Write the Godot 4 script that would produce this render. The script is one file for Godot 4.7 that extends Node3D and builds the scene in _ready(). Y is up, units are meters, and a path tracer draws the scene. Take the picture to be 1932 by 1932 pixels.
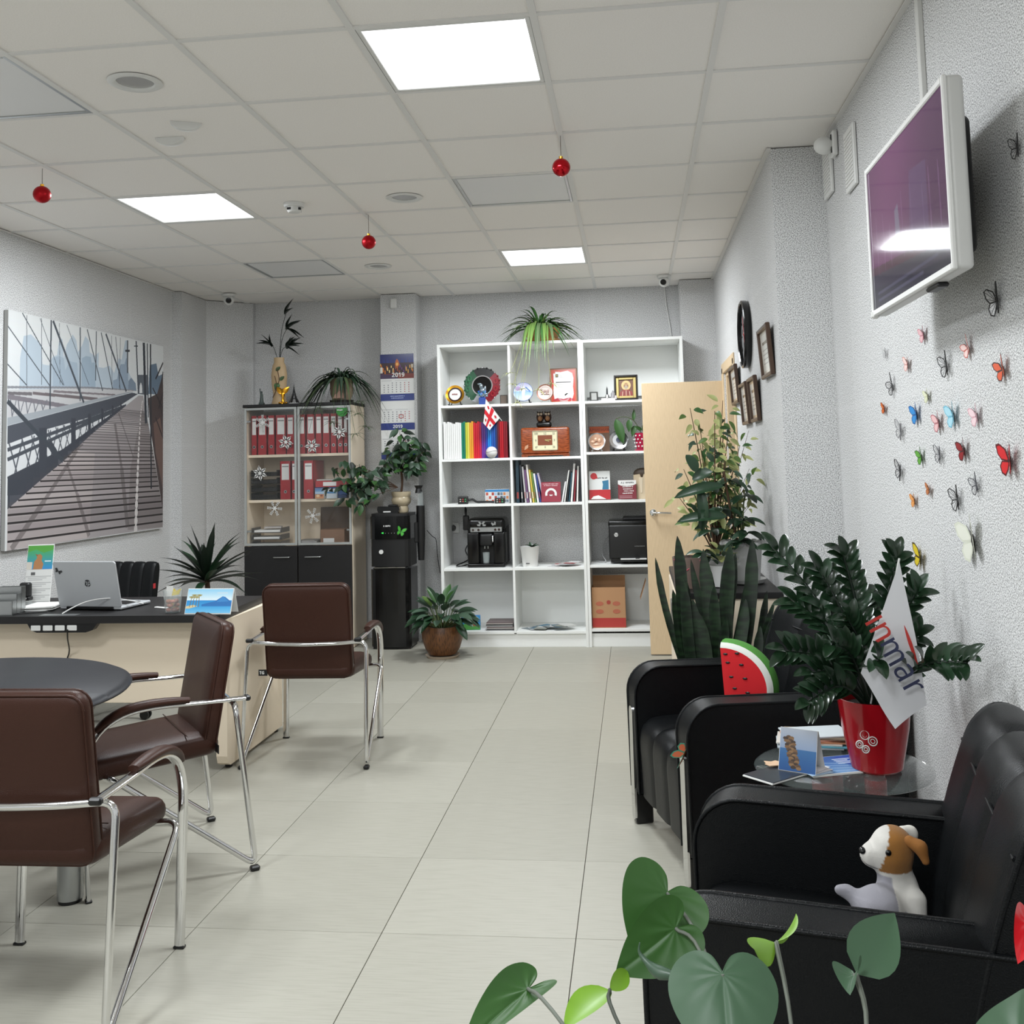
extends Node3D
# An office reception room: 0.6 m ceiling grid, floor at y = 0, camera 1.44 m above it, looking down the room along -z.
const CE := 2.86        # underside of the ceiling grid
var M := {}
var rng := RandomNumberGenerator.new()
var used := {}
var cache := {}

# ---------------------------------------------------------------- nodes
func numbered(n: String) -> String:
	if not used.has(n):
		used[n] = 0
		return n
	used[n] += 1
	return "%s_%03d" % [n, used[n]]

func tag(o: Node, label: String, category := "", group := "", kind := "") -> void:
	if label: o.set_meta("label", label)
	if category: o.set_meta("category", category)
	if group: o.set_meta("group", group)
	if kind: o.set_meta("kind", kind)

func thing(called: String, label: String, category: String, at := Vector3.ZERO, turn := 0.0, group := "") -> Node3D:
	var o := Node3D.new()
	o.name = numbered(called)
	add_child(o)
	o.position = at
	o.rotation.y = deg_to_rad(turn)
	tag(o, label, category, group)
	return o

func struct(called: String) -> Node3D:
	var o := Node3D.new()
	o.name = called
	add_child(o)
	o.set_meta("kind", "structure")
	return o

func put(mesh, called: String, m: Material, parent: Node, t := Transform3D(), label := "") -> MeshInstance3D:
	var o := MeshInstance3D.new()
	if mesh is SurfaceTool:
		mesh.generate_normals()
		mesh = mesh.commit()
	o.mesh = mesh
	o.material_override = m
	o.name = called
	o.transform = t
	parent.add_child(o, true)
	if label: o.set_meta("label", label)
	return o

func solo(mesh, called: String, m: Material, label: String, category: String, group := "", t := Transform3D()) -> MeshInstance3D:
	var o := put(mesh, numbered(called), m, self, t)
	tag(o, label, category, group)
	return o

func copy_of(o: Node3D, at: Vector3, turn: float, label := "") -> Node3D:
	var c: Node3D = o.duplicate()
	c.name = numbered(String(o.name).trim_suffix("_001"))
	add_child(c)
	c.position = at
	c.rotation.y = deg_to_rad(turn)
	if label: c.set_meta("label", label)
	return c

func trf(p: Vector3, turn := 0.0) -> Transform3D:
	return Transform3D(Basis(Vector3.UP, deg_to_rad(turn)), p)

func eul(p: Vector3, deg: Vector3) -> Transform3D:
	return Transform3D(Basis.from_euler(deg * PI / 180.0), p)

# ---------------------------------------------------------------- shapes
func S() -> SurfaceTool:
	var st := SurfaceTool.new()
	st.begin(Mesh.PRIMITIVE_TRIANGLES)
	st.set_smooth_group(-1)
	return st

func quad(st: SurfaceTool, a: Vector3, b: Vector3, c: Vector3, d: Vector3) -> void:   # counter-clockwise seen from outside
	for v in [a, c, b, a, d, c]: st.add_vertex(v)

func conv(st: SurfaceTool, pts: Array, inside: Vector3) -> void:   # a convex face turned away from a point
	var n: Vector3 = (pts[1] - pts[0]).cross(pts[2] - pts[0])
	var mid := Vector3.ZERO
	for p in pts: mid += p
	if n.dot(mid / pts.size() - inside) < 0.0: pts.reverse()
	for i in range(1, pts.size() - 1):
		for v in [pts[0], pts[i + 1], pts[i]]: st.add_vertex(v)

func box(st: SurfaceTool, c: Vector3, s: Vector3, b := 0.0, t := Transform3D()) -> SurfaceTool:
	st.set_smooth_group(-1)
	var h := s / 2.0
	var mid := t * c
	b = minf(b, minf(h.x, minf(h.y, h.z)) * 0.95)
	var P := func(sg: Vector3, ax: int) -> Vector3:
		var v := Vector3()
		for k in 3: v[k] = sg[k] * (h[k] - (b if k != ax else 0.0))
		return t * (c + v)
	for ax in 3:
		var u := (ax + 1) % 3
		var w := (ax + 2) % 3
		for sg in [-1.0, 1.0]:
			var pts := []
			for q in [[-1, -1], [1, -1], [1, 1], [-1, 1]]:
				var g := Vector3()
				g[ax] = sg; g[u] = q[0]; g[w] = q[1]
				pts.append(P.call(g, ax))
			conv(st, pts, mid)
			if b > 0.0:
				for sh in [-1.0, 1.0]:      # the chamfer between faces ax and u
					var g0 := Vector3(); g0[ax] = sg; g0[u] = sh; g0[w] = -1.0
					var g1 := g0; g1[w] = 1.0
					conv(st, [P.call(g0, ax), P.call(g1, ax), P.call(g1, u), P.call(g0, u)], mid)
	if b > 0.0:
		for i in 8:
			var g := Vector3(-1.0 if i & 1 else 1.0, -1.0 if i & 2 else 1.0, -1.0 if i & 4 else 1.0)
			conv(st, [P.call(g, 0), P.call(g, 1), P.call(g, 2)], mid)
	return st

func bx(c: Vector3, s: Vector3, b := 0.0, t := Transform3D()) -> SurfaceTool:
	return box(S(), c, s, b, t)

func rbox(st: SurfaceTool, c: Vector3, s: Vector3, r: float, t := Transform3D(), n := 3, puff := Vector3.ZERO) -> SurfaceTool:   # softly rounded block; puff swells the faces
	st.set_smooth_group(1)
	var h := s / 2.0
	r = minf(r, minf(h.x, minf(h.y, h.z)) * 0.98)
	var inner := h - Vector3.ONE * r
	var off := func(k: int) -> Array:
		var a := []
		for i in range(n, 0, -1): a.append(-inner[k] - r * tan(PI / 4 * i / n))
		var m := 4 if puff != Vector3.ZERO else 1
		for i in m + 1: a.append(lerpf(-inner[k], inner[k], float(i) / m))
		for i in range(1, n + 1): a.append(inner[k] + r * tan(PI / 4 * i / n))
		return a
	var P := func(p: Vector3) -> Vector3:
		var q := p.clamp(-inner, inner)
		var v: Vector3 = q + (p - q).normalized() * r
		if puff != Vector3.ZERO:
			var f := Vector3(1 - pow(v.x / h.x, 2), 1 - pow(v.y / h.y, 2), 1 - pow(v.z / h.z, 2))
			v += Vector3(v.x / h.x * puff.x * f.y * f.z, v.y / h.y * puff.y * f.x * f.z, v.z / h.z * puff.z * f.x * f.y)
		return t * (c + v)
	for ax in 3:
		var u := (ax + 1) % 3
		var w := (ax + 2) % 3
		var ua: Array = off.call(u)
		var wa: Array = off.call(w)
		for sg in [-1.0, 1.0]:
			for i in ua.size() - 1:
				for j in wa.size() - 1:
					var q := []
					for k in [[0, 0], [1, 0], [1, 1], [0, 1]]:
						var v := Vector3()
						v[ax] = sg * h[ax]; v[u] = ua[i + k[0]]; v[w] = wa[j + k[1]]
						q.append(P.call(v))
					if sg < 0: q.reverse()
					quad(st, q[0], q[1], q[2], q[3])
	st.set_smooth_group(-1)
	return st

func lathe(st: SurfaceTool, prof: Array, segs := 24, t := Transform3D(), squash := Vector2.ONE) -> SurfaceTool:   # [radius, height] from the bottom up, outside first
	var g := 1
	for i in prof.size() - 1:
		var a := Vector2(prof[i][0], prof[i][1])
		var b := Vector2(prof[i + 1][0], prof[i + 1][1])
		if i > 0:
			var e := a - Vector2(prof[i - 1][0], prof[i - 1][1])
			if absf(e.angle_to(b - a)) > 0.7: g += 1
		st.set_smooth_group(g)
		for k in segs:
			var t0 := TAU * k / segs
			var t1 := TAU * (k + 1) / segs
			var p := []
			for q in [[a, t0], [a, t1], [b, t1], [b, t0]]:
				p.append(t * Vector3(q[0].x * cos(q[1]) * squash.x, q[0].y, -q[0].x * sin(q[1]) * squash.y))
			if a.x < 1e-6: for v in [p[0], p[3], p[2]]: st.add_vertex(v)
			elif b.x < 1e-6: for v in [p[0], p[2], p[1]]: st.add_vertex(v)
			else: quad(st, p[0], p[1], p[2], p[3])
	st.set_smooth_group(-1)
	return st

func ball(st: SurfaceTool, c: Vector3, r: Vector3, segs := 20, t := Transform3D()) -> SurfaceTool:
	var prof := []
	var n := maxi(6, segs / 2)
	for i in n + 1:
		var a := -PI / 2 + PI * i / n
		prof.append([maxf(cos(a), 0.0) if i > 0 and i < n else 0.0, sin(a)])
	return lathe(st, prof, segs, t * Transform3D(Basis.from_scale(r), c))

func rod(st: SurfaceTool, a: Vector3, b: Vector3, r: float, segs := 10) -> SurfaceTool:
	return tube(st, [a, b], r, segs)

func tube(st: SurfaceTool, pts: Array, r, segs := 10, flat := Vector2.ONE, up := Vector3.UP, caps := true) -> SurfaceTool:
	var n := pts.size()
	var rings := []
	var side := Vector3.ZERO
	for i in n:
		var d: Vector3 = (pts[mini(i + 1, n - 1)] - pts[maxi(i - 1, 0)]).normalized()
		if i == 0:
			side = up.cross(d)
			if side.length() < 0.05: side = Vector3.RIGHT.cross(d)
			if side.length() < 0.05: side = Vector3.BACK.cross(d)
		side = (side - d * side.dot(d)).normalized()
		var top := d.cross(side)
		var rr: float = r[i] if r is Array else r
		var ring := []
		for k in segs:
			var a := TAU * k / segs
			ring.append(pts[i] + side * cos(a) * rr * flat.x + top * sin(a) * rr * flat.y)
		rings.append(ring)
	st.set_smooth_group(1)
	for i in n - 1:
		for k in segs:
			var j := (k + 1) % segs
			quad(st, rings[i][k], rings[i][j], rings[i + 1][j], rings[i + 1][k])
	st.set_smooth_group(-1)
	if caps:
		for k in range(1, segs - 1):
			for v in [rings[0][0], rings[0][k], rings[0][k + 1]]: st.add_vertex(v)
			for v in [rings[n - 1][0], rings[n - 1][k + 1], rings[n - 1][k]]: st.add_vertex(v)
	return st

func bend(pts: Array, r: float, n := 6) -> Array:   # round the corners of a polyline
	var out := [pts[0]]
	for i in range(1, pts.size() - 1):
		var p: Vector3 = pts[i]
		var a: Vector3 = pts[i - 1] - p
		var b: Vector3 = pts[i + 1] - p
		var l := minf(r, minf(a.length(), b.length()) * 0.49)
		var s := p + a.normalized() * l
		var e := p + b.normalized() * l
		for k in n + 1:
			var u := float(k) / n
			out.append(s.lerp(p, u).lerp(p.lerp(e, u), u))
	out.append(pts[-1])
	return out

func spline(pts: Array, n := 5) -> Array:
	var out := []
	for i in pts.size() - 1:
		var a = pts[maxi(i - 1, 0)]
		var d = pts[mini(i + 2, pts.size() - 1)]
		for k in n: out.append(pts[i].cubic_interpolate(pts[i + 1], a, d, float(k) / n))
	out.append(pts[-1])
	return out

func ccw(poly: PackedVector2Array) -> PackedVector2Array:
	if Geometry2D.is_polygon_clockwise(poly): poly.reverse()
	return poly

func prism(st: SurfaceTool, poly: PackedVector2Array, z0: float, z1: float, t := Transform3D(), smooth := false) -> SurfaceTool:
	poly = ccw(poly)
	var idx := Geometry2D.triangulate_polygon(poly)
	st.set_smooth_group(-1)
	for i in range(0, idx.size(), 3):
		var p := [poly[idx[i]], poly[idx[i + 1]], poly[idx[i + 2]]]
		if (p[1] - p[0]).cross(p[2] - p[0]) < 0: p.reverse()
		for k in [0, 2, 1]: st.add_vertex(t * Vector3(p[k].x, p[k].y, z1))
		for k in [0, 1, 2]: st.add_vertex(t * Vector3(p[k].x, p[k].y, z0))
	if smooth: st.set_smooth_group(2)
	for i in poly.size():
		var a := poly[i]
		var b := poly[(i + 1) % poly.size()]
		quad(st, t * Vector3(a.x, a.y, z0), t * Vector3(b.x, b.y, z0), t * Vector3(b.x, b.y, z1), t * Vector3(a.x, a.y, z1))
	st.set_smooth_group(-1)
	return st

func round_rect(w: float, h: float, r: float, n := 5) -> PackedVector2Array:
	var o := PackedVector2Array()
	for k in 4:
		var c := Vector2([1, -1, -1, 1][k] * (w / 2 - r), [1, 1, -1, -1][k] * (h / 2 - r))
		for i in n + 1: o.append(c + Vector2.from_angle(PI / 2 * (k + float(i) / n)) * r)
	return o

func circle(r: float, n := 24, c := Vector2.ZERO) -> PackedVector2Array:
	var o := PackedVector2Array()
	for i in n: o.append(c + Vector2.from_angle(TAU * i / n) * r)
	return o

func V2(a: Array) -> PackedVector2Array:
	var o := PackedVector2Array()
	for i in range(0, a.size(), 2): o.append(Vector2(a[i], a[i + 1]))
	return o

func strip(st: SurfaceTool, mid: Array, wid: Array, nrm: Vector3, fold := 0.25) -> SurfaceTool:   # a blade folded along its midrib
	st.set_smooth_group(3)
	var n := mid.size()
	var L := []
	var Rr := []
	for i in n:
		var d: Vector3 = (mid[mini(i + 1, n - 1)] - mid[maxi(i - 1, 0)]).normalized()
		var side := d.cross(nrm).normalized()
		var up := side.cross(d)
		L.append(mid[i] - side * wid[i] / 2 + up * wid[i] * fold)
		Rr.append(mid[i] + side * wid[i] / 2 + up * wid[i] * fold)
	for i in n - 1:
		quad(st, L[i], mid[i], mid[i + 1], L[i + 1])
		quad(st, mid[i], Rr[i], Rr[i + 1], mid[i + 1])
	st.set_smooth_group(-1)
	return st

func words(txt: String, size: float, m: Material, parent: Node, t: Transform3D, serif := false, bold := false, called := "lettering", deep := 0.0012) -> MeshInstance3D:
	var tm := TextMesh.new()
	var f := SystemFont.new()
	f.font_names = PackedStringArray(["Droid Serif" if serif else "Droid Sans"])
	f.font_weight = 700 if bold else 400
	tm.font = f
	tm.text = txt
	tm.font_size = 32
	tm.pixel_size = size / 32.0
	tm.depth = deep
	tm.curve_step = 2.0
	return put(tm, called, m, parent, t)

# lines of print too small to read: thin raised marks in word-like groups, centred on t
func scribble(parent: Node, t: Transform3D, w: float, h: float, rows: int, m: Material, step := 0.0) -> void:
	var st := S()
	for r in rows:
		var x := -w / 2 * (1.0 - 0.12 * (r % 3))
		while x < w / 2 * (1.0 - 0.1 * (r % 2)) - h * 0.5:
			var l := h * rng.randf_range(0.45, 0.75)
			box(st, t * Vector3(x + l / 2, -r * step + h * 0.08 * sin(x * 900), 0), Vector3(l, h * rng.randf_range(0.7, 1.0), 0.0008), 0.0, Transform3D(Basis(), Vector3.ZERO))
			x += l + h * (0.25 if rng.randf() > 0.2 else 0.7)
	put(st, "small_print", m, parent)

# a flat print: uv (0,0) top-left, facing +z of t, a hair thick
func sheet(img, w: float, h: float, called: String, parent: Node, t: Transform3D, rough := 0.6, label := "") -> MeshInstance3D:
	var st := S()
	var c := [[-w / 2, h / 2, 0, 0], [w / 2, h / 2, 1, 0], [w / 2, -h / 2, 1, 1], [-w / 2, -h / 2, 0, 1]]
	for k in [0, 1, 2, 0, 2, 3]:
		st.set_uv(Vector2(c[k][2], c[k][3]))
		st.add_vertex(Vector3(c[k][0], c[k][1], 0))
	var m := StandardMaterial3D.new()
	m.albedo_texture = ImageTexture.create_from_image(img)
	m.texture_repeat = false
	m.roughness = rough
	return put(st, called, m, parent, t, label)

# ---------------------------------------------------------------- materials
func mat(called: String, c: Color, rough := 0.6, metal := 0.0, spec := 0.5) -> StandardMaterial3D:
	var m := StandardMaterial3D.new()
	m.resource_name = called
	m.albedo_color = c
	m.roughness = rough
	m.metallic = metal
	m.metallic_specular = spec
	M[called] = m
	return m

func tint(c: Color, rough := 0.6, metal := 0.0) -> StandardMaterial3D:   # plain material, shared between equal colours
	var k := "t%s_%.2f_%.1f" % [c.to_html(false), rough, metal]
	return M[k] if M.has(k) else mat(k, c, rough, metal)

func hexm(h: String, rough := 0.6, metal := 0.0) -> StandardMaterial3D:
	return tint(Color(h), rough, metal)

func noise_tex(freq: float, ramp: Array, seed_: int, size := 512, type := FastNoiseLite.TYPE_SIMPLEX, oct := 2, normal := false, bump := 4.0) -> NoiseTexture2D:
	var n := FastNoiseLite.new()
	n.seed = seed_
	n.frequency = freq
	n.noise_type = type
	n.fractal_octaves = oct
	var t := NoiseTexture2D.new()
	t.width = size; t.height = size
	t.seamless = true
	t.generate_mipmaps = false
	t.noise = n
	if normal:
		t.as_normal_map = true
		t.bump_strength = bump
	if ramp:
		var g := Gradient.new()
		g.offsets = PackedFloat32Array()
		g.colors = PackedColorArray()
		var offs := PackedFloat32Array()
		var cols := PackedColorArray()
		for r in ramp: offs.append(r[0]); cols.append(r[1])
		g.offsets = offs
		g.colors = cols
		t.color_ramp = g
	return t

func tri(m: StandardMaterial3D, scale: Vector3, world := true) -> StandardMaterial3D:
	m.uv1_triplanar = true
	m.uv1_world_triplanar = world
	m.uv1_triplanar_sharpness = 4.0
	m.uv1_scale = scale
	return m

const NTH := ["first", "second", "third", "fourth", "fifth", "sixth", "seventh", "eighth", "ninth", "tenth", "eleventh", "twelfth"]

func grey(v: float) -> Color:
	return Color(v, v, v)

func rough_normal(m: StandardMaterial3D, t: Texture2D, k: float) -> void:
	m.normal_enabled = true
	m.normal_texture = t
	m.normal_scale = k

# ---------------------------------------------------------------- pictures computed for prints
func img(w: int, h: int, c: Color) -> Image:
	var i := Image.create(w, h, false, Image.FORMAT_RGB8)
	i.fill(c)
	return i

func i_rect(i: Image, x: float, y: float, w: float, h: float, c: Color) -> void:
	i.fill_rect(Rect2i(roundi(x), roundi(y), maxi(1, roundi(w)), maxi(1, roundi(h))), c)

func i_poly(i: Image, p: PackedVector2Array, c: Color, a := 1.0) -> void:
	var y0 := i.get_height(); var y1 := 0
	for q in p: y0 = mini(y0, floori(q.y)); y1 = maxi(y1, ceili(q.y))
	for y in range(maxi(0, y0), mini(i.get_height(), y1 + 1)):
		var xs := []
		for k in p.size():
			var s := p[k]; var e := p[(k + 1) % p.size()]
			if (s.y <= y + 0.5) != (e.y <= y + 0.5): xs.append(s.x + (y + 0.5 - s.y) / (e.y - s.y) * (e.x - s.x))
		xs.sort()
		for k in range(0, xs.size() - 1, 2):
			var l := clampi(roundi(xs[k]), 0, i.get_width()); var r := clampi(roundi(xs[k + 1]), 0, i.get_width())
			if a >= 1.0:
				if r > l: i.fill_rect(Rect2i(l, y, r - l, 1), c)
			else:
				for x in range(l, r): i.set_pixel(x, y, i.get_pixel(x, y).lerp(c, a))

func i_line(i: Image, a: Vector2, b: Vector2, w: float, c: Color, al := 1.0) -> void:
	var n := (b - a).orthogonal().normalized() * maxf(w, 1.0) / 2
	i_poly(i, PackedVector2Array([a + n, b + n, b - n, a - n]), c, al)

func i_disc(i: Image, c: Vector2, rx: float, ry: float, col: Color) -> void:
	for y in range(maxi(0, floori(c.y - ry)), mini(i.get_height(), ceili(c.y + ry))):
		var u := 1.0 - pow((y + 0.5 - c.y) / ry, 2)
		if u > 0:
			var l := clampi(roundi(c.x - rx * sqrt(u)), 0, i.get_width()); var r := clampi(roundi(c.x + rx * sqrt(u)), 0, i.get_width())
			if r > l: i.fill_rect(Rect2i(l, y, r - l, 1), col)

func i_fade(i: Image, y0: int, y1: int, a: Color, b: Color) -> void:
	for y in range(y0, y1): i.fill_rect(Rect2i(0, y, i.get_width(), 1), a.lerp(b, float(y - y0) / (y1 - y0)))

func i_lines(i: Image, x: float, y: float, w: float, n: int, step: float, th: float, c: Color) -> void:   # rows of print too small to read
	for k in n: i_rect(i, x, y + k * step, w * (1.0 - 0.35 * fmod(k * 0.618, 1.0)), th, c)

# ================================================================ the scene
func _ready() -> void:
	rng.seed = 11
	var cam := Camera3D.new()
	cam.name = "camera"
	cam.projection = Camera3D.PROJECTION_FRUSTUM      # the photograph is the lower part of a taller frame: the lens axis lies above its middle
	cam.near = 0.05
	cam.far = 60.0
	cam.size = 0.050086
	cam.frustum_offset = Vector2(0, -0.0065486)
	cam.position = Vector3(0, 1.4386, 0)
	cam.rotation = Vector3(0.08174924, 0.11636279, -0.02522792)
	add_child(cam)
	cam.current = true
	var we := WorldEnvironment.new()
	we.name = "environment"
	var e := Environment.new()
	e.background_mode = Environment.BG_COLOR
	e.background_color = Color(0.02, 0.025, 0.035)     # night outside; the room is closed
	e.tonemap_mode = Environment.TONE_MAPPER_LINEAR
	e.tonemap_exposure = 1.05
	e.sdfgi_enabled = true
	e.ssao_enabled = true
	e.ssil_enabled = true
	we.environment = e
	add_child(we)
	materials()
	room()
	ceiling()
	seating()
	desk_corner()
	storage()
	shelf_goods()
	wall_things()
	plants()
	small_things()

const PANELS := [   # x, z, lit, where
	[-0.5717, -3.4528, true, "above the tiled walkway between round table and armchairs"],
	[-2.3717, -5.2528, true, "above the black-topped desk"],
	[-0.5717, -7.0528, true, "closest to the white bookcases"],
	[-2.3717, -1.6528, true, "over the space before the round table"],
	[-0.5717, 0.1472, true, "over the end of the room away from the bookcases"],
	[-2.3717, 1.9472, true, "added unseen in the far half of the room to brighten what faces the camera"],  # panel added behind the camera so surfaces facing it get light
	[-0.5717, 3.7472, true, "added unseen near the end wall opposite the bookcases for light from behind"],  # second added panel out of view, for more frontal light
	[-0.5717, -5.2528, false, "between two lit panels over the walkway"],
	[-2.3717, -3.4528, false, "over the round table"],
	[-2.3717, -7.0528, false, "close to the glazed binder cabinet"],
]

func materials() -> void:
	# granular wallpaper: grey paper with dark and pale flecks of a few millimetres
	var wp := mat("wallpaper", Color.WHITE, 0.9, 0.0, 0.25)
	wp.albedo_texture = noise_tex(0.125, [[0.0, grey(0.46)], [0.30, grey(0.60)], [0.41, grey(0.80)], [0.5, grey(0.838)], [0.6, grey(0.86)], [0.72, grey(0.91)], [1.0, grey(0.95)]], 3, 768, FastNoiseLite.TYPE_SIMPLEX, 3)
	tri(wp, Vector3.ONE * 1.5)
	rough_normal(wp, noise_tex(0.12, [], 8, 768, FastNoiseLite.TYPE_SIMPLEX, 2, true, 6.0), 0.09)
	var nap := noise_tex(0.3, [[0.0, Color(0.965, 0.965, 0.96)], [1.0, Color.WHITE]], 5, 256)
	var cb := mat("ceiling_board", Color(0.975, 0.96, 0.945), 0.95, 0.0, 0.2)
	cb.albedo_texture = nap
	tri(cb, Vector3.ONE * 2.0)
	mat("grid_white", Color(0.89, 0.885, 0.875), 0.6)
	mat("gap_dark", Color(0.12, 0.12, 0.12), 0.9)
	# floor: matt porcelain, fine streaks across the room
	for k in 3:
		var f := mat("tile%d" % k, [Color(0.675, 0.665, 0.62), Color(0.663, 0.653, 0.608), Color(0.685, 0.675, 0.63)][k], 0.42, 0.0, 0.4)
		f.albedo_texture = noise_tex(0.03, [[0.0, Color(0.935, 0.93, 0.925)], [0.45, Color(0.98, 0.98, 0.975)], [1.0, Color.WHITE]], 21, 512, FastNoiseLite.TYPE_SIMPLEX, 4) if k == 0 else M.tile0.albedo_texture
		tri(f, Vector3(0.35, 1, 6.0))
		f.uv1_offset = Vector3(0.31 * k, 0, 0.17 * k)
	mat("grout", Color(0.36, 0.345, 0.32), 0.9)
	# leathers
	var pebble := noise_tex(0.16, [], 31, 256, FastNoiseLite.TYPE_CELLULAR, 1, true, 5.0)
	var bl := mat("black_leather", Color(0.055, 0.062, 0.068), 0.38, 0.0, 0.31)
	rough_normal(bl, pebble, 0.28)
	tri(bl, Vector3.ONE * 9.0, false)
	var br := mat("brown_leather", Color(0.235, 0.145, 0.115), 0.38, 0.0, 0.3)
	rough_normal(br, pebble, 0.18)
	tri(br, Vector3.ONE * 9.0, false)
	mat("chrome", Color(0.88, 0.88, 0.88), 0.09, 1.0)
	mat("satin_steel", Color(0.72, 0.73, 0.73), 0.32, 1.0)
	mat("black_plastic", Color(0.06, 0.06, 0.065), 0.4)
	mat("gloss_black", Color(0.035, 0.036, 0.04), 0.16)
	mat("white_plastic", Color(0.87, 0.87, 0.86), 0.45)
	mat("white_board", Color(0.945, 0.95, 0.94), 0.5)
	mat("white_gloss", Color(0.9, 0.9, 0.89), 0.15)
	mat("paper", Color(0.88, 0.88, 0.87), 0.75)
	mat("thread", Color(0.3, 0.31, 0.31), 0.6)
	# boards with grain
	var grain := noise_tex(0.025, [[0.0, Color(0.935, 0.925, 0.91)], [0.5, Color(0.975, 0.97, 0.965)], [1.0, Color.WHITE]], 41, 512, FastNoiseLite.TYPE_SIMPLEX, 4)
	var oak := mat("beech", Color(0.87, 0.775, 0.635), 0.5)
	oak.albedo_texture = grain
	tri(oak, Vector3(14.0, 0.8, 14.0), false)
	var cream := mat("cream_board", Color(0.92, 0.86, 0.77), 0.5)
	var bb := mat("black_board", Color(0.085, 0.08, 0.085), 0.45)
	bb.albedo_texture = grain
	tri(bb, Vector3(0.6, 6.0, 6.0), false)
	var walnut := mat("clock_wood", Color(0.62, 0.30, 0.13), 0.22)
	walnut.albedo_texture = noise_tex(0.03, [[0.0, Color(0.55, 0.5, 0.45)], [0.5, Color(0.9, 0.88, 0.86)], [1.0, Color.WHITE]], 43, 256, FastNoiseLite.TYPE_SIMPLEX, 4)
	tri(walnut, Vector3(2.0, 14.0, 14.0), false)
	mat("frame_wood", Color(0.27, 0.19, 0.135), 0.35)
	# glass
	var g := mat("pane", Color(0.95, 0.98, 0.97, 0.015), 0.03, 0.0, 0.3)
	g.transparency = BaseMaterial3D.TRANSPARENCY_ALPHA
	var gg := mat("clear_glass", Color(0.9, 0.95, 0.95, 0.12), 0.03)
	gg.transparency = BaseMaterial3D.TRANSPARENCY_ALPHA
	var tg := mat("table_glass", Color(0.75, 0.82, 0.81, 0.05), 0.03, 0.0, 0.4)
	tg.transparency = BaseMaterial3D.TRANSPARENCY_ALPHA
	# leaves
	for L in [["leaf_deep", Color(0.13, 0.235, 0.15), 0.35], ["leaf_mid", Color(0.21, 0.36, 0.17), 0.4], ["leaf_light", Color(0.34, 0.45, 0.21), 0.45], ["leaf_dark", Color(0.085, 0.135, 0.095), 0.4], ["leaf_grey", Color(0.25, 0.34, 0.27), 0.4],
			["leaf_pale", Color(0.68, 0.70, 0.46), 0.5], ["leaf_spider", Color(0.30, 0.38, 0.24), 0.45], ["leaf_philo", Color(0.17, 0.33, 0.11), 0.5], ["leaf_philo_top", Color(0.22, 0.335, 0.235), 0.5], ["leaf_new", Color(0.45, 0.62, 0.16), 0.4], ["leaf_zz", Color(0.11, 0.19, 0.12), 0.22]]:
		var m := mat(L[0], L[1], L[2])
		m.backlight_enabled = true
		m.backlight = L[1] * 0.25
	mat("stem_green", Color(0.30, 0.36, 0.20), 0.6)
	mat("stem_grey", Color(0.40, 0.42, 0.38), 0.6)
	mat("stem_brown", Color(0.30, 0.21, 0.14), 0.8)
	mat("soil", Color(0.10, 0.075, 0.055), 1.0)
	mat("terracotta", Color(0.72, 0.52, 0.30), 0.5)
	mat("binder_red", Color(0.62, 0.09, 0.13), 0.4)
	mat("gold", Color(0.93, 0.68, 0.22), 0.22, 1.0)

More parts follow.
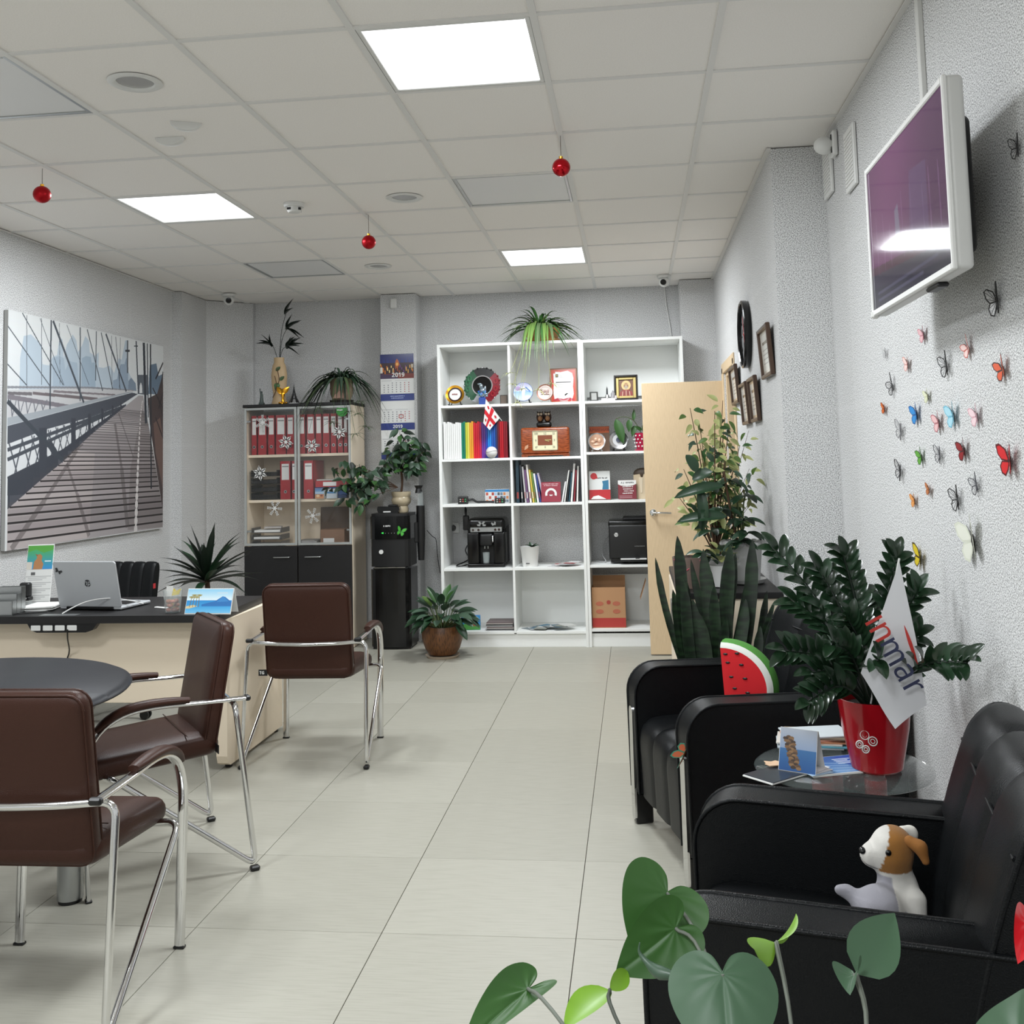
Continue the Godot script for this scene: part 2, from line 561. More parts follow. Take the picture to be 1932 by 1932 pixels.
func room() -> void:
	var fl := struct("floor")
	put(bx(Vector3(-1.35, -0.106, -1.8), Vector3(4.9, 0.2, 13.9)), "slab", M.grout, fl)
	var xs := []
	var x := -0.2237 - 0.6 * 6
	while x < 1.0: xs.append(x); x += 0.6
	var meshes := {}
	var z := -3.2094 - 0.6 * 9
	while z < 5.0:
		for a in xs:
			var x0 := maxf(a, -3.62); var x1 := minf(a + 0.6, 0.92)
			var z0 := maxf(z, -8.5); var z1 := minf(z + 0.6, 5.0)
			if x1 - x0 < 0.02 or z1 - z0 < 0.02: continue
			var k := "%.3f %.3f" % [x1 - x0, z1 - z0]
			if not meshes.has(k):
				var st := bx(Vector3.ZERO, Vector3(x1 - x0 - 0.0022, 0.009, z1 - z0 - 0.0022), 0.0008)
				st.generate_normals()
				meshes[k] = st.commit()
			put(meshes[k], "floor_tile", M["tile%d" % rng.randi_range(0, 2)], fl, trf(Vector3((x0 + x1) / 2, -0.0045, (z0 + z1) / 2)))
		z += 0.6
	var w := M.wallpaper as Material
	var b := struct("wall_left")
	put(bx(Vector3(-3.72, 1.43, -1.8), Vector3(0.2, 2.9, 13.8)), "wall_face", w, b)
	put(bx(Vector3(-3.58, 1.43, -7.955), Vector3(0.08, 2.86, 0.47)), "pilaster", w, b)
	put(prism(S(), V2([-3.62, 8.19, -3.54, 8.19, -3.23, 8.45, -3.23, 8.5, -3.62, 8.5]), 0, 2.86, Transform3D(Basis(Vector3.RIGHT, -PI / 2), Vector3.ZERO)), "pipe_casing", w, b)
	b = struct("wall_back")
	put(bx(Vector3(-1.35, 1.43, -8.6), Vector3(4.9, 2.9, 0.2)), "wall_face", w, b)
	put(bx(Vector3(-1.915, 1.43, -8.4), Vector3(0.3, 2.86, 0.2)), "pilaster", w, b)
	put(bx(Vector3(0.545, 1.43, -8.365), Vector3(0.27, 2.86, 0.27)), "pilaster", w, b)
	b = struct("wall_right")
	put(bx(Vector3(1.02, 1.43, 0.115), Vector3(0.2, 2.9, 9.77)), "wall_face", w, b)
	# the part that stands proud, with the doorway (z -7.62 .. -6.88)
	put(bx(Vector3(0.88, 1.43, -5.825), Vector3(0.4, 2.86, 2.11)), "wall_step", w, b)
	put(bx(Vector3(0.88, 1.43, -8.065), Vector3(0.4, 2.86, 0.89)), "wall_step", w, b)
	put(bx(Vector3(0.88, 2.455, -7.25), Vector3(0.4, 0.81, 0.74)), "lintel", w, b)
	put(bx(Vector3(1.17, 1.43, -7.25), Vector3(0.18, 2.9, 0.8)), "corridor_wall", w, b)
	b = struct("wall_front")
	put(bx(Vector3(-1.35, 1.43, 5.1), Vector3(4.9, 2.9, 0.2)), "wall_face", w, b)
	# door: frame with a raised architrave, leaf swung into the room against the bookcase
	var d := struct("door_1")
	var fr := S()
	for zz in [-7.605, -6.895]: box(fr, Vector3(0.77, 1.025, zz), Vector3(0.16, 2.05, 0.03), 0.003)
	box(fr, Vector3(0.77, 2.035, -7.25), Vector3(0.16, 0.03, 0.68), 0.003)
	put(fr, "door_frame", M.beech, d)
	var ar := S()
	box(ar, Vector3(0.675, 1.045, -6.865), Vector3(0.012, 2.09, 0.075), 0.003)
	box(ar, Vector3(0.675, 1.045, -7.70), Vector3(0.012, 2.09, 0.09), 0.003)
	box(ar, Vector3(0.675, 2.085, -7.28), Vector3(0.012, 0.075, 0.90), 0.003)
	put(ar, "architrave", M.beech, d)
	var leaf := put(bx(Vector3(0, 1.0, 0), Vector3(0.598, 1.99, 0.04), 0.002), "door_leaf", M.beech, d, trf(Vector3(0.373, 0.004, -7.70), 0.0))
	var hd := S()
	lathe(hd, [[0, 0], [0.026, 0], [0.026, 0.006], [0.022, 0.01], [0.01, 0.011], [0.01, 0.04], [0.0, 0.042]], 20, eul(Vector3(-0.245, 1.035, 0.02), Vector3(90, 0, 0)))
	tube(hd, bend([Vector3(-0.245, 1.035, 0.055), Vector3(-0.20, 1.035, 0.062), Vector3(-0.115, 1.031, 0.06)], 0.02), 0.0085, 10)
	put(hd, "door_handle", M.chrome, leaf)
	for y in [0.25, 1.45]: put(bx(Vector3(0.302, y, 0.012), Vector3(0.008, 0.1, 0.026), 0.001), "hinge", M.satin_steel, leaf)

func ceiling() -> void:
	var c := struct("ceiling")
	put(bx(Vector3(-1.35, CE + 0.21, -1.8), Vector3(4.9, 0.2, 13.9)), "slab", M.gap_dark, c)
	var xs := []
	for k in range(-5, 3): xs.append(-0.8717 + 0.6 * k)
	var zs := []
	for k in range(-14, 10): zs.append(-3.1528 - 0.6 * k)
	zs.reverse()
	for x in xs:
		if x > -3.62 and x < 0.92: put(bx(Vector3(x, CE + 0.004, -1.75), Vector3(0.024, 0.008, 13.5)), "runner", M.grid_white, c)
	var cross := {}
	var board := {}
	for i in xs.size():
		var x0 := maxf(xs[i], -3.62)
		var x1: float = minf(xs[i] + 0.6, 0.92)
		if x1 - x0 < 0.02: continue
		for j in zs.size():
			var z0 := maxf(zs[j], -8.5)
			var z1: float = minf(zs[j] + 0.6, 5.0)
			if z1 - z0 < 0.02: continue
			var lamp := false
			for p in PANELS:
				if absf(p[0] - (x0 + x1) / 2) < 0.1 and absf(p[1] - (z0 + z1) / 2) < 0.1: lamp = true
			var w := x1 - x0 - 0.024
			var key := "%.3f" % w
			if not cross.has(key): cross[key] = bx(Vector3.ZERO, Vector3(w, 0.006, 0.022)).commit()
			if zs[j] > -8.5 and zs[j] < 5.0: put(cross[key], "cross_tee", M.grid_white, c, trf(Vector3((x0 + x1) / 2, CE + 0.004, zs[j])))
			if lamp: continue
			# a board lies loose on the tees: a hair's gap shows along the edge towards the camera's end of the room
			var bz0 := z0 + 0.004
			var bz1: float = z1 - 0.0145 if z1 < 4.9 else z1
			key = "%.3f %.3f" % [x1 - x0, z1 - z0]
			if not board.has(key):
				var st := bx(Vector3.ZERO, Vector3(x1 - x0 - 0.02, 0.014, bz1 - bz0), 0.0015)
				st.generate_normals()
				board[key] = st.commit()
			put(board[key], "ceiling_tile", M.ceiling_board, c, eul(Vector3((x0 + x1) / 2, CE + 0.0125 + rng.randf() * 0.001, (bz0 + bz1) / 2), Vector3(rng.randf_range(-0.08, 0.08), 0, rng.randf_range(-0.08, 0.08))))
	# wall angle round the room
	var tm := struct("trim_1")
	var st2 := S()
	box(st2, Vector3(-3.61, CE - 0.001, -1.75), Vector3(0.02, 0.004, 13.5))
	box(st2, Vector3(0.91, CE - 0.001, 0.115), Vector3(0.02, 0.004, 9.77))
	box(st2, Vector3(0.67, CE - 0.001, -6.5), Vector3(0.02, 0.004, 3.48))
	put(st2, "wall_angle", M.grid_white, tm)
	for p in PANELS: panel(p)

func panel(p: Array) -> void:
	var state: String = "glowing white square ceiling light panel " if p[2] else "unlit square ceiling light panel "
	var t := thing("ceiling_light_panel", state + p[3], "ceiling light", Vector3(p[0], CE, p[1]), 0.0, "square ceiling light panels")
	var fr := S()
	var s := 0.574
	for k in 2:
		for g in [-1, 1]:
			if k == 0: box(fr, Vector3(g * (s / 2 - 0.008), 0.008, 0), Vector3(0.016, 0.014, s), 0.002)
			else: box(fr, Vector3(0, 0.008, g * (s / 2 - 0.008)), Vector3(s - 0.032, 0.014, 0.016), 0.002)
	put(fr, "frame", M.white_plastic if p[2] else M.satin_steel, t)
	var m := mat("diffuser_%s" % ("lit" if p[2] else "dark"), Color(0.9, 0.9, 0.9), 0.5)
	if p[2]:
		m.emission_enabled = true
		m.emission = Color(0.98, 0.99, 1.0)
		m.emission_energy_multiplier = 2.0
		var l := AreaLight3D.new()
		l.name = "light"
		l.area_size = Vector2(0.54, 0.54)
		l.light_color = Color(0.965, 0.985, 1.0)
		l.light_energy = 4.6
		l.area_normalize_energy = true
		l.area_range = 14.0
		l.area_attenuation = 2.0
		l.shadow_enabled = true
		l.position = Vector3(0, -0.004, 0)
		l.rotation_degrees = Vector3(-90, 0, 0)
		t.add_child(l)
	put(bx(Vector3(0, 0.009, 0), Vector3(s - 0.034, 0.006, s - 0.034)), "diffuser", m, t)

# ---------------------------------------------------------------- seating
func pad(st: SurfaceTool, w: float, h: float, rc: float, thick: float, re: float, t := Transform3D(), puff := 0.0) -> SurfaceTool:   # upholstered slab in xy, soft edges, faces swollen by puff
	var rings := []
	var zs := []
	for k in 5:
		var a := PI / 2 * k / 4.0
		zs.append([-thick / 2 + re * (1 - sin(a)), re * (1 - cos(a))])
	zs.reverse()
	var lay := []       # z, inset from outline
	for f in [0.55, 0.25]: lay.append([-thick / 2 - puff * (1 - f * f) , f * minf(w, h) / 2])
	for q in zs: lay.append(q)
	var back := lay.duplicate()
	back.reverse()
	for q in back: lay.append([-q[0], q[1]])
	for q in lay:
		var ring := []
		for v in round_rect(w - 2 * q[1], h - 2 * q[1], maxf(rc - q[1], 0.004), 4): ring.append(t * Vector3(v.x, v.y, q[0]))
		rings.append(ring)
	st.set_smooth_group(4)
	var n: int = rings[0].size()
	for i in rings.size() - 1:
		for k in n:
			var j := (k + 1) % n
			quad(st, rings[i][k], rings[i][j], rings[i + 1][j], rings[i + 1][k])
	for e in [0, -1]:
		var mid := t * Vector3(0, 0, lay[e][0] + (-puff * 0.2 if e == 0 else puff * 0.2))
		for k in n:
			var a = rings[e][k]; var b = rings[e][(k + 1) % n]
			for v in ([mid, a, b] if e == 0 else [mid, b, a]): st.add_vertex(v)
	st.set_smooth_group(-1)
	return st

func make_chair(label: String) -> Node3D:
	var t := thing("visitor_chair", label, "chair", Vector3.ZERO, 0, "brown leather chairs with chrome frames")
	var tilt := Transform3D(Basis(Vector3.RIGHT, deg_to_rad(9.5)), Vector3(0, 0.635, 0.178))
	var b := put(pad(S(), 0.435, 0.47, 0.045, 0.06, 0.026, tilt, 0.006), "backrest", M.brown_leather, t)
	for s in [-1, 1]:
		var loop := []
		for v in round_rect(0.428, 0.463, 0.042, 4): loop.append(tilt * Vector3(v.x, v.y, s * 0.021))
		loop.append(loop[0])
		put(tube(S(), loop, 0.0035, 5), "piping", M.brown_leather, b)
	var lay := Transform3D(Basis(Vector3.RIGHT, PI / 2 + deg_to_rad(-4)), Vector3(0, 0.425, -0.05))
	var seat := put(pad(S(), 0.445, 0.47, 0.05, 0.075, 0.034, lay, 0.008), "seat", M.brown_leather, t)
	put(tube(S(), [lay * Vector3(-0.2, 0.12, -0.047), lay * Vector3(0, 0.12, -0.0495), lay * Vector3(0.2, 0.12, -0.047)], 0.002, 5), "seam", M.brown_leather, seat)
	# chrome loop: bar behind the back, down to the rear feet, forward and up under the seat
	var half := [Vector3(0, 0.577, 0.238), Vector3(0.15, 0.58, 0.232), Vector3(0.297, 0.588, 0.215), Vector3(0.306, 0.018, 0.285), Vector3(0.285, 0.395, -0.2), Vector3(0.2, 0.385, -0.215), Vector3(0, 0.385, -0.215)]
	var other := []
	for v in half: other.append(Vector3(-v.x, v.y, v.z))
	other.reverse()
	var path := other + half.slice(1)
	put(tube(S(), bend(path, 0.045, 5), 0.0108, 10), "tube_frame", M.chrome, t)
	for s in [-1, 1]:
		var arm := spline([Vector3(s * 0.268, 0.603, 0.262), Vector3(s * 0.268, 0.607, 0.1), Vector3(s * 0.266, 0.612, -0.06), Vector3(s * 0.264, 0.597, -0.165), Vector3(s * 0.262, 0.548, -0.242), Vector3(s * 0.259, 0.46, -0.283), Vector3(s * 0.257, 0.37, -0.288), Vector3(s * 0.256, 0.2, -0.279), Vector3(s * 0.255, 0.006, -0.27)], 4)
		put(tube(S(), arm, 0.0165, 12, Vector2(1.0, 0.5)), "leg", M.chrome, t, Transform3D(), "flat chrome bar that is armrest support and front leg in one")
		var pp := []
		var rr := []
		for k in range(5, 17):
			var d: Vector3 = (arm[k + 1] - arm[k - 1]).normalized()
			var n := d.cross(Vector3.RIGHT).normalized() * -1.0
			if n.y < 0 and k < 12: n = -n
			pp.append(arm[k] + n * 0.015)
			var u := (k - 5) / 11.0
			rr.append(0.011 + 0.017 * pow(sin(PI * clampf(u * 0.96 + 0.02, 0, 1)), 0.35))
		put(tube(S(), pp, rr, 12, Vector2(1.0, 0.55)), "armrest", M.brown_leather, t)
		put(bx(Vector3(s * 0.268, 0.603, 0.266), Vector3(0.036, 0.019, 0.02), 0.005), "end_cap", M.black_plastic, t)
		put(bx(Vector3(s * 0.306, 0.009, 0.281), Vector3(0.026, 0.018, 0.034), 0.005), "foot", M.black_plastic, t)
		put(bx(Vector3(s * 0.255, 0.004, -0.27), Vector3(0.034, 0.008, 0.02), 0.002), "foot", M.black_plastic, t)
	var lb := put(bx(Vector3(-0.235, 0.43, 0.165), Vector3(0.045, 0.03, 0.003)), "brand_tab", M.black_plastic, t)
	words("TG", 0.02, M.paper, lb, Transform3D(Basis(), Vector3(-0.24, 0.43, 0.1675)), false, true)
	return t

func extrude_x(poly: PackedVector2Array, x0: float, x1: float, st: SurfaceTool, soft := true) -> SurfaceTool:   # polygon given as (z, y)
	var o := PackedVector2Array()
	for p in poly: o.append(Vector2(-p.x, p.y))
	return prism(st, o, x0, x1, Transform3D(Basis(Vector3(0, 0, -1), Vector3.UP, Vector3.RIGHT), Vector3.ZERO), soft)

func quilted(path: Array, x0: float, x1: float, n: int, bulge: float, st: SurfaceTool) -> SurfaceTool:   # sewn channels following a (z, y) path
	st.set_smooth_group(5)
	var m := 8
	for k in n:
		var a := lerpf(x0, x1, float(k) / n)
		var b := lerpf(x0, x1, float(k + 1) / n)
		var rows := []
		for i in path.size():
			var d: Vector2 = (path[mini(i + 1, path.size() - 1)] - path[maxi(i - 1, 0)]).normalized()
			var nr := Vector2(-d.y, d.x)
			var row := []
			for j in m + 1:
				var u := -1.0 + 2.0 * j / m
				var p: Vector2 = path[i] + nr * bulge * (1.0 - pow(absf(u), 5.0))
				row.append(Vector3(lerpf(a, b, float(j) / m), p.y, p.x))
			rows.append(row)
		st.set_smooth_group(5 + k)
		for i in path.size() - 1:
			for j in m: quad(st, rows[i][j], rows[i + 1][j], rows[i + 1][j + 1], rows[i][j + 1])
	st.set_smooth_group(-1)
	return st

func sp2(pts: Array, n := 5) -> Array:
	return spline(pts, n)

func make_armchair(label: String) -> Node3D:
	var t := thing("leather_armchair", label, "armchair", Vector3.ZERO, 0, "black leather armchairs")
	var L := M.black_leather as Material
	# arms: slabs with a rounded front corner, piping along both faces
	var side := PackedVector2Array([Vector2(0.30, 0.13), Vector2(0.30, 0.605)])
	for k in 9:
		var a := PI / 2 + PI / 2 * k / 8.0
		side.append(Vector2(-0.26 + 0.11 * cos(a), 0.505 + 0.11 * sin(a)))
	side.append(Vector2(-0.365, 0.13))
	for s in [-1, 1]:
		var a := put(extrude_x(side, s * 0.33 - 0.058, s * 0.33 + 0.058, S()), "arm", L, t)
		for e in [-1, 1]:
			var loop := []
			for i in range(1, side.size()): loop.append(Vector3(s * 0.33 + e * 0.058, side[i].y - 0.001, side[i].x))
			put(tube(S(), loop, 0.0055, 6), "piping", L, a)
		# chrome strip set into the front of the arm that runs down into the foot
		var plate := round_rect(0.05, 0.44, 0.024)
		put(prism(S(), plate, -0.004, 0.004, Transform3D(Basis(), Vector3(s * 0.335, 0.235, -0.371))), "leg", M.chrome, t, Transform3D(), "chrome strip on the arm's front, running down as a leg")
		put(bx(Vector3(s * 0.335, 0.06, -0.335), Vector3(0.044, 0.115, 0.07), 0.004), "foot", M.gloss_black, t)
		put(bx(Vector3(s * 0.335, 0.065, 0.30), Vector3(0.05, 0.13, 0.05), 0.004), "foot", M.gloss_black, t)
	# seat: three sewn channels over a rounded front edge
	var seat := sp2([Vector2(-0.350, 0.13), Vector2(-0.354, 0.25), Vector2(-0.356, 0.35), Vector2(-0.335, 0.402), Vector2(-0.27, 0.425), Vector2(-0.1, 0.42), Vector2(0.22, 0.395)], 5)
	put(quilted(seat, -0.268, 0.268, 3, 0.008, S()), "seat", L, t)
	put(bx(Vector3(0, 0.20, -0.02), Vector3(0.53, 0.14, 0.60)), "seat_base", L, t)
	# back: as wide as the chair, sewn the same way, rolled over the top
	var bp := sp2([Vector2(0.165, 0.36), Vector2(0.185, 0.50), Vector2(0.215, 0.62), Vector2(0.25, 0.73), Vector2(0.28, 0.80), Vector2(0.33, 0.842), Vector2(0.385, 0.825), Vector2(0.408, 0.75), Vector2(0.405, 0.5), Vector2(0.39, 0.13)], 4)
	put(quilted(bp, -0.385, 0.385, 3, 0.014, S()), "backrest", L, t)
	var cheek := PackedVector2Array()
	for p in bp: cheek.append(p)
	for s in [-1, 1]:
		put(extrude_x(cheek, s * 0.376 - 0.009, s * 0.376 + 0.009, S()), "back_side", L, t)
		var loop := []
		for p in bp: loop.append(Vector3(s * 0.385, p.y, p.x))
		put(tube(S(), loop, 0.0055, 6), "piping", L, t)
	put(tube(S(), [Vector3(-0.38, 0.76, 0.255), Vector3(0, 0.763, 0.25), Vector3(0.38, 0.76, 0.255)], 0.004, 5), "seam", L, t)
	return t

func seating() -> void:
	var c := make_chair("brown leather chair with its back to the walkway, standing at the desk's cream end panel")
	c.position = Vector3(-1.63, 0, -5.15)
	c.rotation.y = deg_to_rad(2)
	copy_of(c, Vector3(-1.665, 0, -2.80), 1.0, "brown leather chair tucked under the round table, its back towards the open room")
	copy_of(c, Vector3(-1.812, 0, -3.737), 127.4, "brown leather chair seen side-on between the round table and the desk")
	copy_of(c, Vector3(-3.02, 0, -3.62), -62.0, "brown leather chair on the wall side of the round table, only an armrest showing")
	# round table
	var t := thing("round_table", "round dark grey meeting table on silver column legs", "table", Vector3(-2.305, 0, -3.138))
	put(lathe(S(), [[0, 0.705], [0.585, 0.705], [0.622, 0.716], [0.627, 0.722], [0.622, 0.730], [0.600, 0.74], [0, 0.74]], 96), "table_top", mat("slate_top", Color(0.125, 0.13, 0.15), 0.42, 0.0, 0.35), t)
	for k in 4:
		var p := Vector3(0.366, 0, -0.237).rotated(Vector3.UP, PI / 2 * k)
		var l := put(lathe(S(), [[0, 0.012], [0.042, 0.012], [0.042, 0.69], [0.055, 0.705], [0, 0.705]], 28, trf(p)), "leg", M.satin_steel, t)
		put(lathe(S(), [[0, 0], [0.038, 0], [0.038, 0.012], [0, 0.012]], 28, trf(p)), "foot", M.black_plastic, l)
	# armchairs
	var a := make_armchair("black leather armchair holding the watermelon cushion, beyond the glass side table")
	a.position = Vector3(0.40, 0, -3.98)
	a.rotation.y = deg_to_rad(105)
	copy_of(a, Vector3(0.425, 0, -2.26), 79.0, "black leather armchair with the plush dog on its seat")
	# glass side table
	var g := thing("side_table", "small round glass side table on red posts between the two black armchairs", "table", Vector3(0.58, 0, -3.19))
	put(lathe(S(), [[0, 0.512], [0.25, 0.512], [0.255, 0.516], [0.25, 0.52], [0, 0.52]], 72), "table_top", M.table_glass, g)
	for k in 3:
		var p := Vector3(0.085, 0, 0.03).rotated(Vector3.UP, TAU / 3 * k)
		var post := put(lathe(S(), [[0, 0.03], [0.031, 0.03], [0.031, 0.495], [0, 0.495]], 24, trf(p)), "leg", tint(Color(0.62, 0.07, 0.08), 0.3), g)
		put(lathe(S(), [[0, 0.495], [0.026, 0.495], [0.028, 0.512], [0, 0.512]], 20, trf(p)), "suction_cap", M.clear_glass, post)
	put(lathe(S(), [[0, 0], [0.2, 0], [0.2, 0.02], [0.19, 0.03], [0, 0.03]], 48), "base", M.gloss_black, g)

# ---------------------------------------------------------------- the desk and what stands on it
func desk_corner() -> void:
	var t := thing("office_desk", "office desk with black top and cream panels by the bridge picture", "desk", Vector3(-2.76, 0, -5.06))
	var top := V2([-0.80, 0.34, 0.765, 0.34, 0.78, 0.325, 0.745, -0.345, 0.73, -0.36, -0.80, -0.36])
	var inv := PackedVector2Array()
	for p in top: inv.append(Vector2(p.x, -p.y))
	put(prism(S(), inv, 0.715, 0.75, Transform3D(Basis(Vector3.RIGHT, -PI / 2), Vector3.ZERO)), "desk_top", M.black_board, t)
	put(bx(Vector3(-0.05, 0.512, 0.19), Vector3(1.55, 0.405, 0.022), 0.002), "modesty_panel", M.cream_board, t)
	var sp := PackedVector2Array([Vector2(-0.24, 0.715), Vector2(-0.24, 0.02)])
	for k in 6: sp.append(Vector2(0.46 + 0.05 * cos(PI + PI / 2 * (1 + k / 5.0)), 0.07 + 0.05 * sin(PI + PI / 2 * (1 + k / 5.0)))) if false else null
	sp = PackedVector2Array([Vector2(0.245, 0.715), Vector2(0.245, 0.07), Vector2(0.232, 0.035), Vector2(0.2, 0.02), Vector2(-0.53, 0.02), Vector2(-0.53, 0.715)])
	put(extrude_x(sp, 0.728, 0.782, S(), false), "end_panel", M.cream_board, t)
	for z in [0.16, -0.48]: put(lathe(S(), [[0, 0], [0.018, 0], [0.018, 0.02], [0, 0.02]], 14, trf(Vector3(0.755, 0, z))), "foot", M.black_plastic, t)
	put(bx(Vector3(-0.79, 0.36, -0.02), Vector3(0.03, 0.71, 0.6), 0.002), "end_panel", M.cream_board, t)
	# socket strip let into the front edge
	var ss := put(prism(S(), V2([-0.36, 0.715, 0.0, 0.715, -0.025, 0.683, -0.06, 0.672, -0.31, 0.672, -0.34, 0.683]), 0.30, 0.335, trf(Vector3(0.17, 0, 0))), "socket_strip", M.black_plastic, t)
	for k in 4: put(bx(Vector3(-0.145 + k * 0.062, 0.694, 0.337), Vector3(0.05, 0.026, 0.006), 0.003), "socket", M.white_plastic, ss)
	put(bx(Vector3(-0.05, 0.7505, 0.29), Vector3(0.19, 0.001, 0.05)), "flap", M.satin_steel, t)
	# cord hanging from the sockets
	solo(tube(S(), spline([Vector3(-2.735, 0.688, -4.712), Vector3(-2.75, 0.64, -4.74), Vector3(-2.80, 0.55, -4.84), Vector3(-2.85, 0.45, -4.845), Vector3(-2.865, 0.3, -4.845), Vector3(-2.86, 0.1, -4.84), Vector3(-2.855, 0.004, -4.83)], 4), 0.0035, 6), "hanging_cable", M.black_plastic, "thin black cord hanging down the desk's cream front panel", "cord")
	laptop()
	# paper calendar and loose sheets leaning behind the laptop
	var cal := thing("picture_calendar", "upright calendar with a dog photograph on blue and hanging pages behind the laptop", "calendar", Vector3(-3.135, 0.75, -5.10), 12.0)
	var lean := Basis(Vector3.RIGHT, deg_to_rad(-12))
	put(bx(Vector3(0, 0.16, 0), Vector3(0.135, 0.32, 0.004), 0.001, Transform3D(lean, Vector3.ZERO)), "backing", M.paper, cal)
	var im := img(96, 96, Color("3f9fd0"))
	i_fade(im, 0, 96, Color("4aa84a"), Color("2f87c8"))
	i_poly(im, V2([0, 0, 96, 0, 96, 18, 60, 30, 30, 16, 0, 26]), Color("4f9a3c"))
	i_poly(im, V2([24, 96, 26, 66, 36, 52, 34, 40, 46, 34, 56, 44, 54, 60, 62, 76, 58, 96]), Color("a9764a"))
	i_poly(im, V2([36, 44, 28, 34, 40, 38]), Color("8a5a34"))
	i_rect(im, 66, 62, 24, 4, Color("dfe9ee"))
	i_rect(im, 0, 66, 20, 30, Color("c9c3b8"))
	sheet(im, 0.13, 0.125, "picture", cal, Transform3D(lean, lean * Vector3(0, 0.252, 0.003)))
	var pg := img(96, 140, Color("d3d3d0"))
	for k in 5:
		i_rect(pg, 0, 26 + k * 25, 96, 2, Color("8f8f8f"))
		i_lines(pg, 8, 32 + k * 25, 70, 2, 7, 3, Color("a9a9a9"))
	i_rect(pg, 18, 10, 16, 12, Color("555555"))
	sheet(pg, 0.13, 0.185, "month_pages", cal, Transform3D(lean, lean * Vector3(0, 0.095, 0.003)))
	var dp := thing("paper_stack", "stack of loose white papers on the desk beside the laptop", "papers", Vector3(-3.035, 0.7502, -4.99), 8.0)
	for k in 7: put(bx(Vector3(0, 0.0015 + k * 0.0032, 0), Vector3(0.16, 0.0028, 0.2), 0, trf(Vector3(rng.randf_range(-0.012, 0.012), 0, rng.randf_range(-0.012, 0.012)), rng.randf_range(-6, 6))), "paper_sheet", M.paper, dp)
	# self-inking stamp
	var stp := thing("rubber_stamp", "black self-inking stamp standing on the desk next to the laptop", "stamp", Vector3(-3.16, 0.75, -5.044))
	put(bx(Vector3(0, 0.02, 0), Vector3(0.055, 0.036, 0.035), 0.004), "frame", M.clear_glass, stp)
	put(bx(Vector3(0, 0.046, 0), Vector3(0.062, 0.02, 0.04), 0.004), "ink_pad", M.black_plastic, stp)
	put(bx(Vector3(0, 0.09, 0), Vector3(0.056, 0.075, 0.036), 0.008), "grip", M.black_plastic, stp)
	put(bx(Vector3(0, 0.048, 0.021), Vector3(0.034, 0.007, 0.002)), "window", M.paper, stp)
	# metal desk organiser
	var og := thing("desk_organiser", "grey metal desk organiser with open compartments at the desk's far end from the chairs", "organiser", Vector3(-3.11, 0.75, -4.80), 6.0)
	for k in 3:
		var hh: float = [0.07, 0.10, 0.13][k]
		var o := S()
		var z: float = 0.035 - k * 0.045
		box(o, Vector3(0, 0.003, z), Vector3(0.12, 0.006, 0.045))
		box(o, Vector3(0, hh / 2, z + 0.021), Vector3(0.12, hh, 0.003))
		box(o, Vector3(0, hh / 2, z - 0.021), Vector3(0.12, hh, 0.003))
		for s in [-1, 1]: box(o, Vector3(s * 0.0585, hh / 2, z), Vector3(0.003, hh, 0.045))
		put(o, "compartment", M.satin_steel, og)
	var blk := thing("binder_clip_box", "small dark box beside the desk organiser", "box", Vector3(-3.269, 0.75, -5.109))
	put(bx(Vector3(0, 0.04, 0), Vector3(0.05, 0.08, 0.04), 0.004), "body", M.black_plastic, blk)
	put(bx(Vector3(0, 0.082, 0), Vector3(0.054, 0.008, 0.044), 0.002), "lid", M.satin_steel, blk)
	# tumbler with sweets
	var gl := thing("glass_tumbler", "glass tumbler with wrapped sweets on the desk", "glass", Vector3(-2.25, 0.75, -4.811))
	put(lathe(S(), [[0, 0], [0.034, 0], [0.036, 0.006], [0.046, 0.11], [0.044, 0.11], [0.034, 0.01], [0, 0.008]], 28), "glass", M.clear_glass, gl)
	for k in 12:
		var a := k * 2.4
		var c: Color = [Color("8a4a35"), Color("a8604a"), Color("d8b23a"), Color("7c3f30"), Color("b8795c")][k % 5]
		put(ball(S(), Vector3(cos(a) * 0.019, 0.016 + (k / 4) * 0.02, sin(a) * 0.019), Vector3(0.015, 0.01, 0.013), 8), "sweet", tint(c, 0.3), gl)
	put(prism(S(), V2([-0.014, 0, 0.02, 0.004, 0.03, 0.032, 0.008, 0.022, -0.004, 0.036]), -0.001, 0.001, trf(Vector3(0.012, 0.083, 0.006), 20)), "yellow_wrapper", tint(Color("d9c24a"), 0.3), gl)
	put(bx(Vector3(-0.004, 0.105, -0.01), Vector3(0.032, 0.05, 0.001), 0, eul(Vector3.ZERO, Vector3(8, 12, 4))), "paper_slip", M.paper, gl)
	# tear-off desk calendar with a coast picture
	var dc := thing("desk_calendar", "tent desk calendar with palm trees and a blue mountain coast", "calendar", Vector3(-2.045, 0.7502, -4.765), -3.0)
	var ci := img(256, 128, Color("bfe0f2"))
	i_fade(ci, 0, 60, Color("8fcbea"), Color("e6f1f5"))
	i_fade(ci, 60, 128, Color("2f8fd0"), Color("4aa6dc"))
	i_poly(ci, V2([88, 82, 130, 72, 160, 66, 200, 40, 216, 42, 250, 66, 256, 70, 256, 92, 88, 92]), Color("2a70b4"))
	i_poly(ci, V2([170, 70, 203, 38, 240, 66]), Color("3c86c6"))
	i_fade(ci, 92, 128, Color("3d9fdb"), Color("7cc4ea"))
	i_poly(ci, V2([0, 92, 40, 84, 66, 92, 20, 104, 0, 104]), Color("d9c79a"))
